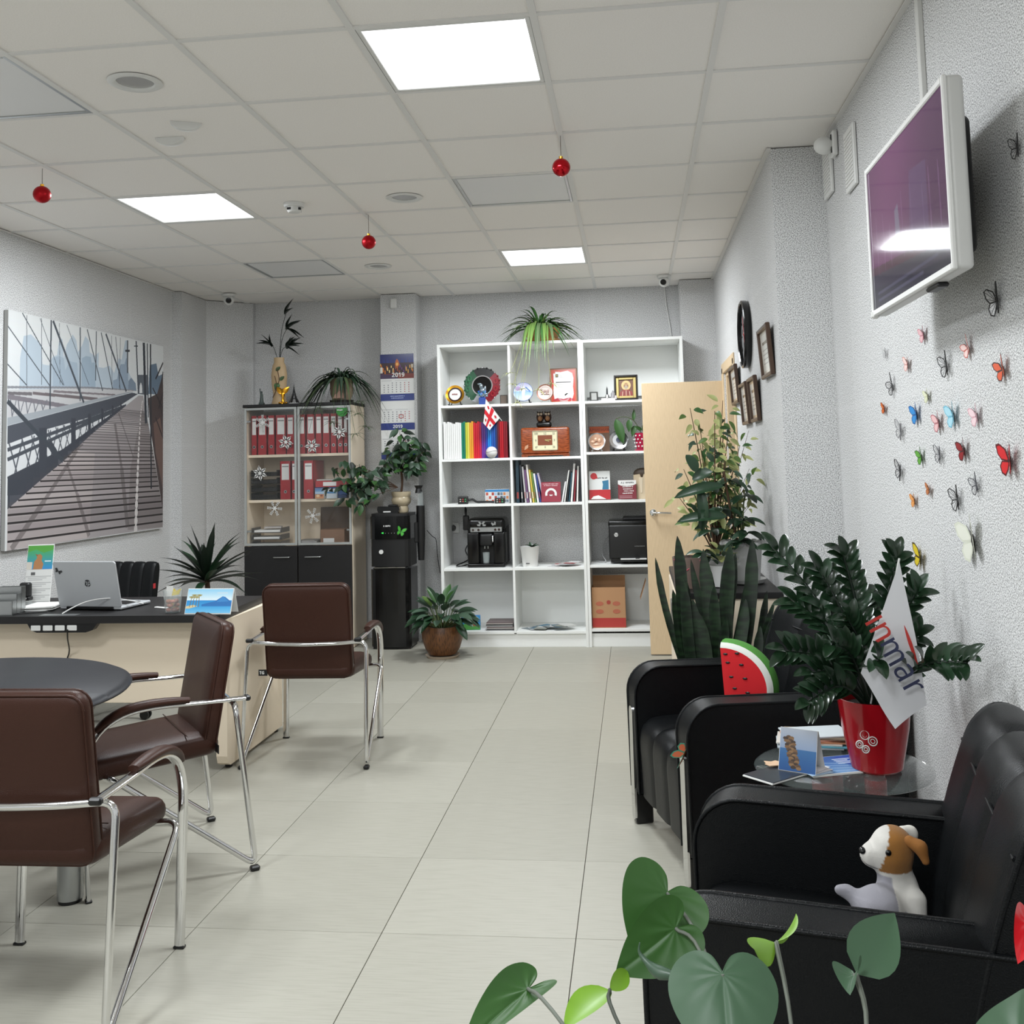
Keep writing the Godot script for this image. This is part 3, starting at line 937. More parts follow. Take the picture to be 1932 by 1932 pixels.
	for k in 4:
		var bp := Vector2(20 + k * 17, 96)
		var tp := bp + Vector2(6 - k * 3, -56 - k % 2 * 10)
		i_line(ci, bp, tp, 3, Color("7b6235"))
		for j in 7: i_line(ci, tp, tp + Vector2.from_angle(PI * 0.05 + j * 0.47) * Vector2(16, 11), 3, Color("9b8a3c"))
	i_rect(ci, 168, 18, 60, 6, Color("c9dbe6"))
	var tilt := Basis(Vector3.RIGHT, deg_to_rad(-20))
	put(bx(Vector3(0, 0.062, 0), Vector3(0.236, 0.124, 0.005), 0.001, Transform3D(tilt, Vector3(0, 0, 0.02))), "front_card", M.paper, dc)
	put(bx(Vector3(0, 0.062, 0), Vector3(0.236, 0.124, 0.003), 0.001, Transform3D(Basis(Vector3.RIGHT, deg_to_rad(20)), Vector3(0, 0, -0.066))), "rear_card", M.paper, dc)
	sheet(ci, 0.23, 0.115, "picture", dc, Transform3D(tilt, tilt * Vector3(0, 0.063, 0.0035) + Vector3(0, 0, 0.02)))
	solo(bx(Vector3(0, 0.004, 0), Vector3(0.09, 0.006, 0.02), 0.002, trf(Vector3(-2.379, 0.75, -4.961), -25)), "correction_pen", M.white_plastic, "white pen lying on the desk beside the tumbler", "pen")
	office_chair()

func laptop() -> void:
	var t := thing("laptop", "open silver laptop seen from behind its lid on the black desk top", "laptop", Vector3(-2.735, 0.75, -4.925), -8.0)
	var sil := tint(Color(0.72, 0.73, 0.74), 0.42, 0.15)
	put(bx(Vector3(0, 0.012, -0.12), Vector3(0.36, 0.016, 0.245), 0.005), "base", sil, t)
	put(bx(Vector3(0, 0.021, -0.13), Vector3(0.31, 0.002, 0.12)), "keyboard", M.black_plastic, t)
	put(bx(Vector3(0, 0.012, 0.004), Vector3(0.27, 0.016, 0.018), 0.003), "hinge", M.gloss_black, t)
	var up := Transform3D(Basis(Vector3.RIGHT, deg_to_rad(14)), Vector3(0, 0.014, 0.0))
	var lid := put(prism(S(), round_rect(0.36, 0.235, 0.012), -0.004, 0.004, up * trf(Vector3(0, 0.122, 0))), "lid", sil, t)
	put(bx(Vector3(0, 0.122, -0.005), Vector3(0.345, 0.215, 0.001), 0, up), "screen", M.gloss_black, lid)
	var dk := tint(Color(0.2, 0.2, 0.21), 0.25)
	put(prism(S(), circle(0.0185, 30), 0.004, 0.0048, up * trf(Vector3(0.006, 0.128, 0))), "logo_disc", dk, lid)
	words("hp", 0.034, sil, lid, up * Transform3D(Basis(Vector3(1, 0, 0), Vector3(0.22, 1, 0), Vector3(0, 0, 1)), Vector3(0.006, 0.130, 0.0053)), false, false, "logo_lettering")
	var bow := S()
	for s in [-1, 1]:
		prism(bow, V2([0, 0, s * 0.014, 0.012, s * 0.022, 0.006, s * 0.016, -0.002]), 0.004, 0.006, up * eul(Vector3(-0.152, 0.192, 0), Vector3(0, 0, -30)))
		prism(bow, V2([0, 0, s * 0.015, -0.003, s * 0.013, -0.013, s * 0.004, -0.009]), 0.004, 0.006, up * eul(Vector3(-0.152, 0.192, 0), Vector3(0, 0, -30)))
	put(bow, "butterfly_sticker", dk, lid)
	solo(tube(S(), spline([Vector3(-2.50, 0.768, -5.01), Vector3(-2.54, 0.79, -4.96), Vector3(-2.62, 0.812, -4.89), Vector3(-2.70, 0.806, -4.84), Vector3(-2.76, 0.78, -4.80), Vector3(-2.80, 0.755, -4.775)], 5), 0.0032, 6), "usb_cable", M.white_plastic, "white cable arching over the desk from the laptop's side", "cable")
	solo(tube(S(), spline([Vector3(-2.93, 0.754, -4.86), Vector3(-3.0, 0.7535, -4.82), Vector3(-3.06, 0.7535, -4.80), Vector3(-3.2, 0.7535, -4.82)], 4), 0.0028, 6), "mouse_cable", M.black_plastic, "thin black cable lying on the desk in front of the stamp", "cable")

func office_chair() -> void:
	var t := thing("swivel_chair", "black swivel office chair with a ribbed back behind the desk", "chair", Vector3(-3.17, 0, -5.80), 172.0)
	var L := M.black_leather as Material
	var bp := sp2([Vector2(0.16, 0.44), Vector2(0.20, 0.52), Vector2(0.225, 0.66), Vector2(0.25, 0.82), Vector2(0.275, 0.872), Vector2(0.295, 0.868), Vector2(0.30, 0.82), Vector2(0.275, 0.66), Vector2(0.25, 0.46)], 3)
	put(quilted(bp, -0.20, 0.20, 5, 0.008, S()), "backrest", L, t)
	var ch := PackedVector2Array()
	for p in bp: ch.append(p)
	for s in [-1, 1]: put(extrude_x(ch, s * 0.2 - 0.006, s * 0.2 + 0.006, S()), "back_side", L, t)
	put(pad(S(), 0.46, 0.46, 0.08, 0.09, 0.04, Transform3D(Basis(Vector3.RIGHT, PI / 2), Vector3(0, 0.46, 0)), 0.01), "seat", L, t)
	put(bx(Vector3(-0.207, 0.74, 0.245), Vector3(0.003, 0.03, 0.022)), "red_tab", tint(Color("b02a30"), 0.5), t)
	put(rod(S(), Vector3(0, 0.1, 0), Vector3(0, 0.42, 0), 0.028, 16), "column", M.chrome, t)
	for k in 5:
		var a := TAU * k / 5 + 0.5
		var d := Vector3(cos(a), 0, sin(a))
		put(tube(S(), spline([Vector3(0, 0.13, 0), d * 0.14 + Vector3(0, 0.125, 0), d * 0.29 + Vector3(0, 0.075, 0)], 4), [0.03, 0.029, 0.028, 0.027, 0.025, 0.022, 0.020, 0.018, 0.016], 10), "base_arm", M.chrome, t)
		var c := put(bx(d * 0.295 + Vector3(0, 0.052, 0), Vector3(0.03, 0.05, 0.03), 0.008), "castor", M.black_plastic, t)
		for s in [-1, 1]: put(lathe(S(), [[0, -0.008], [0.026, -0.008], [0.028, 0], [0.026, 0.008], [0, 0.008]], 18, Transform3D(Basis(Vector3(d.x, 0, d.z), Vector3(-d.z, 0, d.x), Vector3.UP) , d * 0.295 + Vector3(-d.z * s * 0.016, 0.0275, d.x * s * 0.016))), "wheel", M.black_plastic, c)

# ---------------------------------------------------------------- bookcases, binder cabinet, water cooler, low cabinet
const ZF := -8.03
func bookcase(x0: float, x1: float, div: Array, rows: Array, label: String, top := 2.39) -> void:
	var t := thing("bookcase", label, "bookcase", Vector3((x0 + x1) / 2, 0, -8.265))
	var w := x1 - x0
	var W := M.white_board as Material
	var d := 0.44
	for s in [-1, 1]: put(bx(Vector3(s * (w / 2 - 0.011), top / 2, 0.015), Vector3(0.022, top, d), 0.001), "side_panel", W, t)
	put(bx(Vector3(0, top - 0.012, 0.015), Vector3(w - 0.044, 0.022, d), 0.001), "top_panel", W, t)
	put(bx(Vector3(0, 0.05, 0.2), Vector3(w - 0.044, 0.1, 0.02), 0.001), "plinth", W, t)
	var cols := [x0 + 0.022] + div + [x1 - 0.022]
	for x in div: put(bx(Vector3(x - (x0 + x1) / 2, (top + 0.1) / 2, 0.012), Vector3(0.018, top - 0.12, d - 0.012), 0.001), "divider", W, t)
	for y in rows:
		for k in cols.size() - 1:
			var a: float = cols[k] + (0.0 if k == 0 else 0.009)
			var b: float = cols[k + 1] - (0.0 if k == cols.size() - 2 else 0.009)
			put(bx(Vector3((a + b) / 2 - (x0 + x1) / 2, y - 0.01, 0.012), Vector3(b - a, 0.02, d - 0.01), 0.001), "shelf", W, t)
	for q in [[rows[0] + (0.055 if x0 > -0.5 else 0.0), top - 0.024], [rows[-1], rows[-2] - 0.02 - (0.10 if x0 > -0.5 else 0.0)]]:
		put(bx(Vector3(0, (q[0] + q[1]) / 2, -0.208), Vector3(w - 0.044, q[1] - q[0], 0.006)), "back_panel", W, t)

func storage() -> void:
	bookcase(-1.54, -0.392, [-0.963], [1.90, 1.472, 1.113, 0.612, 0.122], "tall white open bookcase of two bays with the coffee machine and the wooden clock")
	bookcase(-0.390, 0.407, [], [1.90, 1.50, 1.122, 0.625, 0.137], "tall white open bookcase of one bay partly behind the door, holding the printer", 2.385)
	binder_cabinet()
	water_cooler()
	var t := thing("low_cabinet", "low cream cabinet with a black top carrying potted plants by the wall", "cabinet", Vector3(0.43, 0, -5.62))
	put(bx(Vector3(0, 0.78, 0), Vector3(0.49, 0.03, 1.24), 0.003), "cabinet_top", M.black_board, t)
	put(bx(Vector3(0, 0.395, 0), Vector3(0.47, 0.74, 1.22), 0.003), "body", M.cream_board, t)
	put(bx(Vector3(0.01, 0.0125, 0), Vector3(0.44, 0.025, 1.18)), "plinth", M.black_plastic, t)
	for k in 2:
		var d := put(bx(Vector3(-0.24, 0.4, -0.3 + k * 0.6), Vector3(0.016, 0.7, 0.59), 0.002), "door", M.cream_board, t)
		put(bx(Vector3(-0.255, 0.62, -0.06 + k * 0.12), Vector3(0.012, 0.12, 0.012), 0.003), "handle", M.satin_steel, d)

func binder_cabinet() -> void:
	var t := thing("binder_cabinet", "tall office cabinet with glazed doors full of red binders above black doors", "cabinet", Vector3(-2.705, 0, -8.245))
	var C := M.cream_board as Material
	var w := 0.90
	for s in [-1, 1]: put(bx(Vector3(s * (w / 2 - 0.01), 0.97, 0), Vector3(0.02, 1.93, 0.40), 0.001), "side_panel", C, t)
	put(bx(Vector3(0, 1.945, 0.005), Vector3(w + 0.01, 0.024, 0.425), 0.002), "cabinet_top", M.black_board, t)
	put(bx(Vector3(0, 0.97, -0.195), Vector3(w - 0.04, 1.9, 0.008)), "back_panel", C, t)
	put(bx(Vector3(0, 0.03, 0), Vector3(w - 0.04, 0.06, 0.36)), "plinth", M.black_plastic, t)
	for y in [0.80, 1.18, 1.547]: put(bx(Vector3(0, y - 0.011, -0.015), Vector3(w - 0.04, 0.022, 0.34), 0.001), "shelf", C, t)
	for s in [-1, 1]:
		var d := put(bx(Vector3(s * 0.2245, 0.435, 0.208), Vector3(0.442, 0.75, 0.017), 0.002), "lower_door", M.black_board, t)
		var h := S()
		tube(h, bend([Vector3(s * 0.13 - 0.065, 0.722, 0.216), Vector3(s * 0.13 - 0.065, 0.722, 0.24), Vector3(s * 0.13 + 0.065, 0.722, 0.24), Vector3(s * 0.13 + 0.065, 0.722, 0.216)], 0.01), 0.0055, 8)
		put(h, "handle", M.satin_steel, d)
		var f := S()
		var cx: float = s * 0.2245
		for e in [-1, 1]: box(f, Vector3(cx + e * 0.2115, 1.372, 0.208), Vector3(0.019, 1.115, 0.018), 0.002)
		for y in [0.824, 1.920]: box(f, Vector3(cx, y, 0.208), Vector3(0.404, 0.019, 0.018), 0.002)
		var gd := put(f, "door_frame", tint(Color(0.72, 0.73, 0.72), 0.4, 0.4), t)
		put(bx(Vector3(cx, 1.372, 0.206), Vector3(0.404, 1.078, 0.004)), "glass_pane", M.pane, gd)
		for y in [0.93, 1.82]: put(bx(Vector3(cx + s * 0.19, y, 0.19), Vector3(0.03, 0.016, 0.02), 0.002), "hinge", M.satin_steel, gd)
	# paper snowflakes stuck to the panes
	var k := 0
	for p in [[495, 797, 0], [539, 834, 1], [588, 841, 1], [640, 815, 1], [490, 893, 1], [518, 959, 0], [590, 973, 0]]:
		var at := Vector3([-2.994, -2.799, -2.582, -2.352, -3.019, -2.896, -2.579][k], [1.81, 1.645, 1.609, 1.714, 1.398, 1.113, 1.048][k], -8.0335)
		solo(snowflake(p[2]), "paper_snowflake", M.paper, ["pointed paper snowflake over the first upper red binders at the cabinet's vase end", "broad-petalled paper snowflake over the last binders of the pane under the vase", "broad-petalled paper snowflake at the shelf edge under the spider plant's pane", "broad-petalled paper snowflake beside the green round sticker", "broad-petalled paper snowflake before the black letter trays", "pointed paper snowflake above the grey tray of papers in the lowest row", "pointed paper snowflake before the brown board in the lowest row"][k], "snowflake", "white paper snowflakes on the cabinet doors", eul(at, Vector3(0, 0, k * 17)))
		k += 1
	var gs := solo(prism(S(), circle(0.047, 30), 0, 0.0015), "round_sticker", tint(Color("2f8a35"), 0.4), "round green sticker on the cabinet's glass door", "sticker", "", Transform3D(Basis(), Vector3(-2.329, 1.885, -8.034)))
	scribble(gs, trf(Vector3(0.0, 0.025, 0.002)), 0.05, 0.007, 1, M.paper)
	scribble(gs, trf(Vector3(-0.012, 0.006, 0.002)), 0.055, 0.012, 1, M.paper)
	binders()

func snowflake(kind: int) -> SurfaceTool:
	var st := S()
	for a in 6:
		var t := Transform3D(Basis(Vector3.BACK, TAU * a / 6), Vector3.ZERO)
		prism(st, V2([-0.004, 0, 0.004, 0, 0.003, 0.058, 0, 0.064, -0.003, 0.058]), 0, 0.0012, t)
		if kind == 0:
			for y in [0.022, 0.036, 0.048]:
				for s in [-1, 1]: prism(st, V2([0, y, s * 0.012, y + 0.012, s * 0.009, y + 0.015, 0, y + 0.006]), 0, 0.0012, t)
		else:
			prism(st, V2([0, 0.016, 0.016, 0.032, 0.010, 0.048, 0, 0.056, -0.010, 0.048, -0.016, 0.032]), 0, 0.0012, t)
	prism(st, circle(0.012, 12), 0, 0.0013)
	return st

func binder(x0: float, x1: float, y: float, h: float, label_: String, col: Material, z := -8.09) -> void:
	var t := thing("ring_binder", label_, "binder", Vector3((x0 + x1) / 2, y, z - 0.14), 0, "upright ring binders in the cabinet")
	var w := maxf(x1 - x0 - 0.003, 0.02)
	var st := S()
	for s in [-1, 1]: box(st, Vector3(s * (w / 2 - 0.0015), h / 2, 0), Vector3(0.003, h, 0.28))
	box(st, Vector3(0, h / 2, 0.1385), Vector3(w, h, 0.003))
	put(st, "cover", col, t)
	put(bx(Vector3(0, h * 0.47, -0.01), Vector3(w - 0.012, h * 0.88, 0.25)), "papers", M.paper, t)
	put(bx(Vector3(0, h * 0.72, 0.1405), Vector3(w * 0.68, h * 0.42, 0.001)), "spine_label", M.paper, t)
	put(bx(Vector3(0, h * 0.86, 0.1412), Vector3(w * 0.6, h * 0.03, 0.0006)), "label_line", tint(Color("8a8a8a"), 0.7), t)
	put(lathe(S(), [[0.0075, 0], [0.0125, 0], [0.0125, 0.003], [0.0075, 0.003]], 16, eul(Vector3(0, h * 0.2, 0.14), Vector3(90, 0, 0))), "finger_ring", M.satin_steel, t)
	put(prism(S(), circle(0.0076, 14), 0.1402, 0.1408, trf(Vector3(0, h * 0.2, 0))), "finger_hole", M.black_plastic, t)

func binders() -> void:
	var y1: float = 1.547 + 0.001
	var y2: float = 1.18 + 0.001
	var R := M.binder_red as Material
	var xs := [[-3.112, -3.062], [-3.058, -2.979], [-2.972, -2.911], [-2.905, -2.815], [-2.813, -2.748],
		[-2.721, -2.652], [-2.645, -2.574], [-2.57, -2.514], [-2.512, -2.447], [-2.445, -2.39], [-2.388, -2.337], [-2.335, -2.299]]
	for k in xs.size(): binder(xs[k][0], xs[k][1], y1, 0.32, NTH[k] + " red ring binder from the vase end, upper row of the glazed cabinet", R)
	for q in [[-2.871, -2.778, "wide red ring binder next to the black letter trays"], [-2.773, -2.733, "thin red ring binder half hidden by the cabinet's door frames"], [-2.675, -2.587, "wide red ring binder standing beside the flat blue files"]]: binder(q[0], q[1], y2, 0.31, q[2], R)
	# black letter trays
	var lt := thing("letter_trays", "stack of black letter trays beside red binders in the cabinet", "tray", Vector3(-3.006, y2, -8.22))
	for k in 4:
		var o := S()
		box(o, Vector3(0, 0.008 + k * 0.062, 0), Vector3(0.22, 0.006, 0.25), 0.001)
		for s in [-1, 1]: box(o, Vector3(s * 0.108, 0.03 + k * 0.062, 0), Vector3(0.006, 0.05, 0.25), 0.001)
		box(o, Vector3(0, 0.022 + k * 0.062, 0.122), Vector3(0.22, 0.034, 0.005), 0.001)
		put(o, "tray", M.gloss_black, lt)
		put(bx(Vector3(0, 0.018 + k * 0.062 + 0.006, 0), Vector3(0.19, 0.012, 0.22)), "papers", M.paper, lt)
	# files lying flat
	var y := y2
	for q in [["file_box", "blue file box with a white label lying on the cabinet's middle shelf", Color("24406e"), 0.026, 0.26], ["file_box", "deep blue file box lying under a red binder in the cabinet", Color("1d4a86"), 0.064, 0.27], ["ring_binder", "red ring binder lying flat on blue file boxes in the cabinet", Color("a51f28"), 0.052, 0.26], ["folder", "pale folder lying on top of the flat red binder", Color("b8b4b0"), 0.012, 0.24]]:
		if q[0] == "file_box" and y == y2: y = y2 + 0.0
		var t := thing(q[0], q[1], "file" if q[0] != "ring_binder" else "binder", Vector3(-2.447, y, -8.2), 0, "files lying flat in the cabinet")
		put(bx(Vector3(0, q[3] / 2, 0), Vector3(q[4], q[3] - 0.001, 0.2), 0.002), "body", tint(q[2], 0.45), t)
		if q[3] > 0.02: put(bx(Vector3(-0.01, q[3] / 2, 0.1006), Vector3(0.11, q[3] * 0.62, 0.0012)), "label_patch", M.paper, t)
		y += q[3] + 0.0005
	var pk := thing("photo_box", "small box printed with a beach photo in front of the blue files", "box", Vector3(-2.53, 1.194, -8.075))
	pk.position.y = y2
	put(bx(Vector3(0, 0.04, 0), Vector3(0.075, 0.08, 0.03), 0.002), "body", M.paper, pk)
	var im := img(64, 64, Color("6aa6d6"))
	i_fade(im, 0, 30, Color("3d78b8"), Color("cfe0ea"))
	i_rect(im, 0, 34, 64, 30, Color("c98a5c"))
	i_disc(im, Vector2(20, 46), 12, 8, Color("e3c59c"))
	i_disc(im, Vector2(46, 44), 10, 6, Color("8a4a3c"))
	sheet(im, 0.072, 0.077, "print", pk, trf(Vector3(0, 0.04, 0.0156)))
	var cb := thing("card_box", "white and blue card box in front of the blue files", "box", Vector3(-2.433, y2, -8.08))
	put(bx(Vector3(0, 0.034, 0), Vector3(0.09, 0.068, 0.03), 0.002), "body", tint(Color("c9d3da"), 0.5), cb)
	put(bx(Vector3(0, 0.048, 0.0155), Vector3(0.08, 0.014, 0.001)), "stripe", tint(Color("4a86b8"), 0.5), cb)
	# bottom row: papers, a box, a bag
	var yb := 0.801
	var pt := thing("wire_tray", "grey tray of papers on the cabinet's lowest glazed shelf", "tray", Vector3(-2.99, yb, -8.2))
	for k in 3:
		var o := S()
		box(o, Vector3(0, 0.004 + k * 0.055, 0), Vector3(0.25, 0.004, 0.2), 0.001)
		for s in [-1, 1]: box(o, Vector3(s * 0.124, 0.022 + k * 0.055, 0), Vector3(0.003, 0.04, 0.2))
		put(o, "tray", tint(Color(0.32, 0.31, 0.31), 0.4), pt)
		put(bx(Vector3(0.0, 0.016 + k * 0.055, 0.004), Vector3(0.215, 0.016, 0.19), 0, trf(Vector3.ZERO, k * 3.0 - 3.0)), "papers", M.paper, pt)
	put(bx(Vector3(0.02, 0.15, -0.02), Vector3(0.14, 0.014, 0.12), 0.004, trf(Vector3.ZERO, 14)), "top_pad", tint(Color(0.75, 0.73, 0.72), 0.6), pt)
	var bx1 := thing("card_box", "brown cardboard box with a white label inside the cabinet's lowest row", "box", Vector3(-2.442, yb, -8.2))
	put(bx(Vector3(0, 0.065, 0), Vector3(0.2, 0.13, 0.18), 0.002), "body", tint(Color("8a6a55"), 0.8), bx1)
	put(bx(Vector3(-0.03, 0.035, 0.0905), Vector3(0.09, 0.05, 0.001)), "label_patch", M.paper, bx1)
	var bd := thing("brown_panel", "brown board leaning at the back of the cabinet's lowest row", "board", Vector3(-2.509, yb, -8.38))
	put(bx(Vector3(0, 0.15, 0), Vector3(0.24, 0.3, 0.01), 0.002, eul(Vector3.ZERO, Vector3(-6, 0, 0))), "board", tint(Color("5a4434"), 0.6), bd)
	var pf := thing("paper_stack", "flat stack of grey papers on the lowest glazed shelf", "papers", Vector3(-2.648, yb, -8.17))
	for k in 6: put(bx(Vector3(0, 0.004 + k * 0.008, 0), Vector3(0.16, 0.007, 0.2), 0, trf(Vector3.ZERO, rng.randf_range(-7, 7))), "paper_sheet", tint(Color(0.62, 0.61, 0.6) if k % 2 else Color(0.75, 0.74, 0.73), 0.7), pf)

func water_cooler() -> void:
	var t := thing("water_cooler", "glossy black floor-standing water cooler with a silver drip ledge", "water cooler", Vector3(-1.935, 0, -8.115))
	var G := M.gloss_black as Material
	var out := PackedVector2Array()
	for v in [[-0.162, 0.12], [-0.16, -0.12], [-0.145, -0.138]]: out.append(Vector2(v[0], v[1]))
	for k in 9: out.append(Vector2(lerpf(-0.12, 0.12, k / 8.0), -0.148 - 0.012 * sin(PI * k / 8.0)))
	for v in [[0.145, -0.138], [0.16, -0.12], [0.162, 0.12]]: out.append(Vector2(v[0], v[1]))
	var up := Transform3D(Basis(Vector3.RIGHT, -PI / 2), Vector3.ZERO)
	put(prism(S(), out, 0.02, 0.62, up), "lower_body", G, t)
	put(prism(S(), out, 0.64, 0.86, up.scaled_local(Vector3(0.985, 0.93, 1))), "tap_bay", M.black_plastic, t)
	put(prism(S(), out, 0.855, 1.035, up), "head", G, t)
	put(prism(S(), out, 1.035, 1.055, up.scaled_local(Vector3(0.96, 0.96, 1.0))), "lid", M.black_plastic, t)
	put(bx(Vector3(0, 0.628, 0.11), Vector3(0.262, 0.02, 0.1), 0.004), "drip_tray", G, t)
	put(bx(Vector3(0, 0.635, 0.163), Vector3(0.25, 0.007, 0.006), 0.002), "ledge_strip", M.chrome, t)
	put(bx(Vector3(0, 0.01, 0), Vector3(0.3, 0.02, 0.24)), "base", M.black_plastic, t)
	for s in [-1, 1]: put(tube(S(), bend([Vector3(s * 0.05, 0.85, 0.1), Vector3(s * 0.05, 0.83, 0.125), Vector3(s * 0.05, 0.79, 0.125)], 0.01), 0.009, 10), "tap", M.black_plastic, t)
	put(prism(S(), circle(0.017, 20), 0.14, 0.148, trf(Vector3(-0.068, 0.757, 0.01))), "white_dot", M.white_plastic, t)
	var led := mat("led_green", Color(0.2, 0.8, 0.3), 0.4)
	led.emission_enabled = true; led.emission = Color(0.25, 0.9, 0.35); led.emission_energy_multiplier = 0.8
	put(prism(S(), V2([-0.01, 0, 0.008, 0.007, 0.008, -0.007]), 0.158, 0.161, trf(Vector3(-0.055, 0.905, 0))), "indicator_light", led, t)
	for k in 4: put(prism(S(), circle(0.003, 8), 0.158, 0.1605, trf(Vector3(-0.03 + k * 0.024, 0.903, 0))), "button", M.satin_steel, t)
	scribble(t, trf(Vector3(-0.015, 0.96, 0.1605)), 0.06, 0.013, 1, M.white_plastic)
	# cup dispenser hung on the side
	var cd := thing("cup_dispenser", "black tube cup dispenser fixed on the water cooler's side", "cup dispenser", Vector3(-1.705, 0.68, -8.07))
	put(lathe(S(), [[0, 0], [0.024, 0], [0.03, 0.12], [0.034, 0.2], [0.034, 0.43], [0.028, 0.43], [0.028, 0.2], [0, 0.19]], 22), "tube", M.black_plastic, cd)
	put(lathe(S(), [[0, 0], [0.03, 0], [0.022, 0.035], [0.036, 0.06], [0, 0.06]], 18, trf(Vector3(-0.012, 0.53, 0))), "cap", M.black_plastic, cd)
	put(lathe(S(), [[0, 0.42], [0.026, 0.42], [0.022, 0.54], [0.0, 0.54]], 18), "cups", M.clear_glass, cd)
	put(bx(Vector3(-0.032, 0.22, 0), Vector3(0.034, 0.16, 0.06), 0.006), "bracket", M.black_plastic, cd)
	# card terminal on the cooler
	var ct := thing("phone_base", "small black desk phone base resting on the water cooler", "phone", Vector3(-1.956, 1.056, -8.06), 4.0)
	put(prism(S(), V2([-0.08, 0.0, 0.075, 0.0, 0.09, 0.03, 0.085, 0.05, -0.085, 0.055, -0.09, 0.03]), -0.05, 0.05), "body", M.gloss_black, ct)
	put(bx(Vector3(-0.012, 0.012, 0.051), Vector3(0.06, 0.01, 0.003), 0.002), "display", M.paper, ct)
	put(bx(Vector3(0.03, 0.058, 0), Vector3(0.07, 0.016, 0.06), 0.004), "handset", M.black_plastic, ct)
	# butterfly on the cooler
	butterfly_sheet("paper_butterfly", "green butterfly sticker on the black water cooler", [Color("4fb03a"), Color("2f7d33")], Transform3D(Basis.from_euler(Vector3(0, 0.35, -0.35)), Vector3(-1.84, 0.915, -7.945)), 0.062)

# ---------------------------------------------------------------- things on the bookcases
func on(called: String, label: String, category: String, x: float, y: float, z: float, turn := 0.0, group := "") -> Node3D:
	return thing(called, label, category, Vector3(x, y, z), turn, group)

func plate(t: Node3D, r: float, rings: Array, tilt := -12.0, lift := 0.014) -> Transform3D:   # rings: [outer share, material]; a shallow dish leaning back
	var b := Transform3D(Basis(Vector3.RIGHT, deg_to_rad(tilt)), Vector3(0, r * cos(deg_to_rad(tilt)) + lift, 0))
	var f := b * Transform3D(Basis(Vector3.RIGHT, PI / 2), Vector3.ZERO)
	for k in rings.size():
		var ro: float = rings[k][0] * r
		var ri: float = rings[k + 1][0] * r if k + 1 < rings.size() else 0.0
		var dz := func(q: float) -> float: return 0.004 + 0.012 * pow(q / r, 2.0)
		var pr := [[ri, dz.call(ri) - 0.006], [ro, dz.call(ro) - 0.006], [ro, dz.call(ro)], [ri, dz.call(ri)]]
		put(lathe(S(), pr, 36, f), ["rim", "band", "well", "centre", "spot"][mini(k, 4)], rings[k][1], t)
	return b

func easel(t: Node3D, w: float, m: Material) -> void:
	for s in [-1, 1]:
		put(tube(S(), spline([Vector3(s * w * 0.5, 0.03, 0.022), Vector3(s * w * 0.5, 0.012, 0.016), Vector3(s * w * 0.62, 0.0095, 0.014), Vector3(s * w * 0.45, 0.0095, -0.04), Vector3(s * w * 0.3, 0.06, -0.035)], 3), 0.0042, 6), "easel_leg", m, t)
	put(rod(S(), Vector3(-w * 0.45, 0.006, -0.03), Vector3(w * 0.45, 0.006, -0.03), 0.0035, 6), "easel_bar", m, t)

func upright(called: String, label: String, x0: float, x1: float, y: float, h: float, d: float, z: float, m: Material, lean := 0.0, group := "") -> Node3D:
	var w := x1 - x0
	var t := thing(called, label, called.split("_")[-1], Vector3(x0 + w / 2, y, z - d / 2), 0, group)
	var T := Transform3D(Basis(Vector3.BACK, deg_to_rad(lean)), Vector3(0, 0.0005 + absf(sin(deg_to_rad(lean))) * w / 2, 0))
	put(bx(Vector3(0, h / 2, 0), Vector3(w - 0.0012, h, d), 0.0012, T), "cover", m, t)
	put(bx(Vector3(0, h / 2, -0.002), Vector3(maxf(w - 0.005, 0.002), h - 0.004, d + 0.002), 0, T), "pages", M.paper, t)
	return t

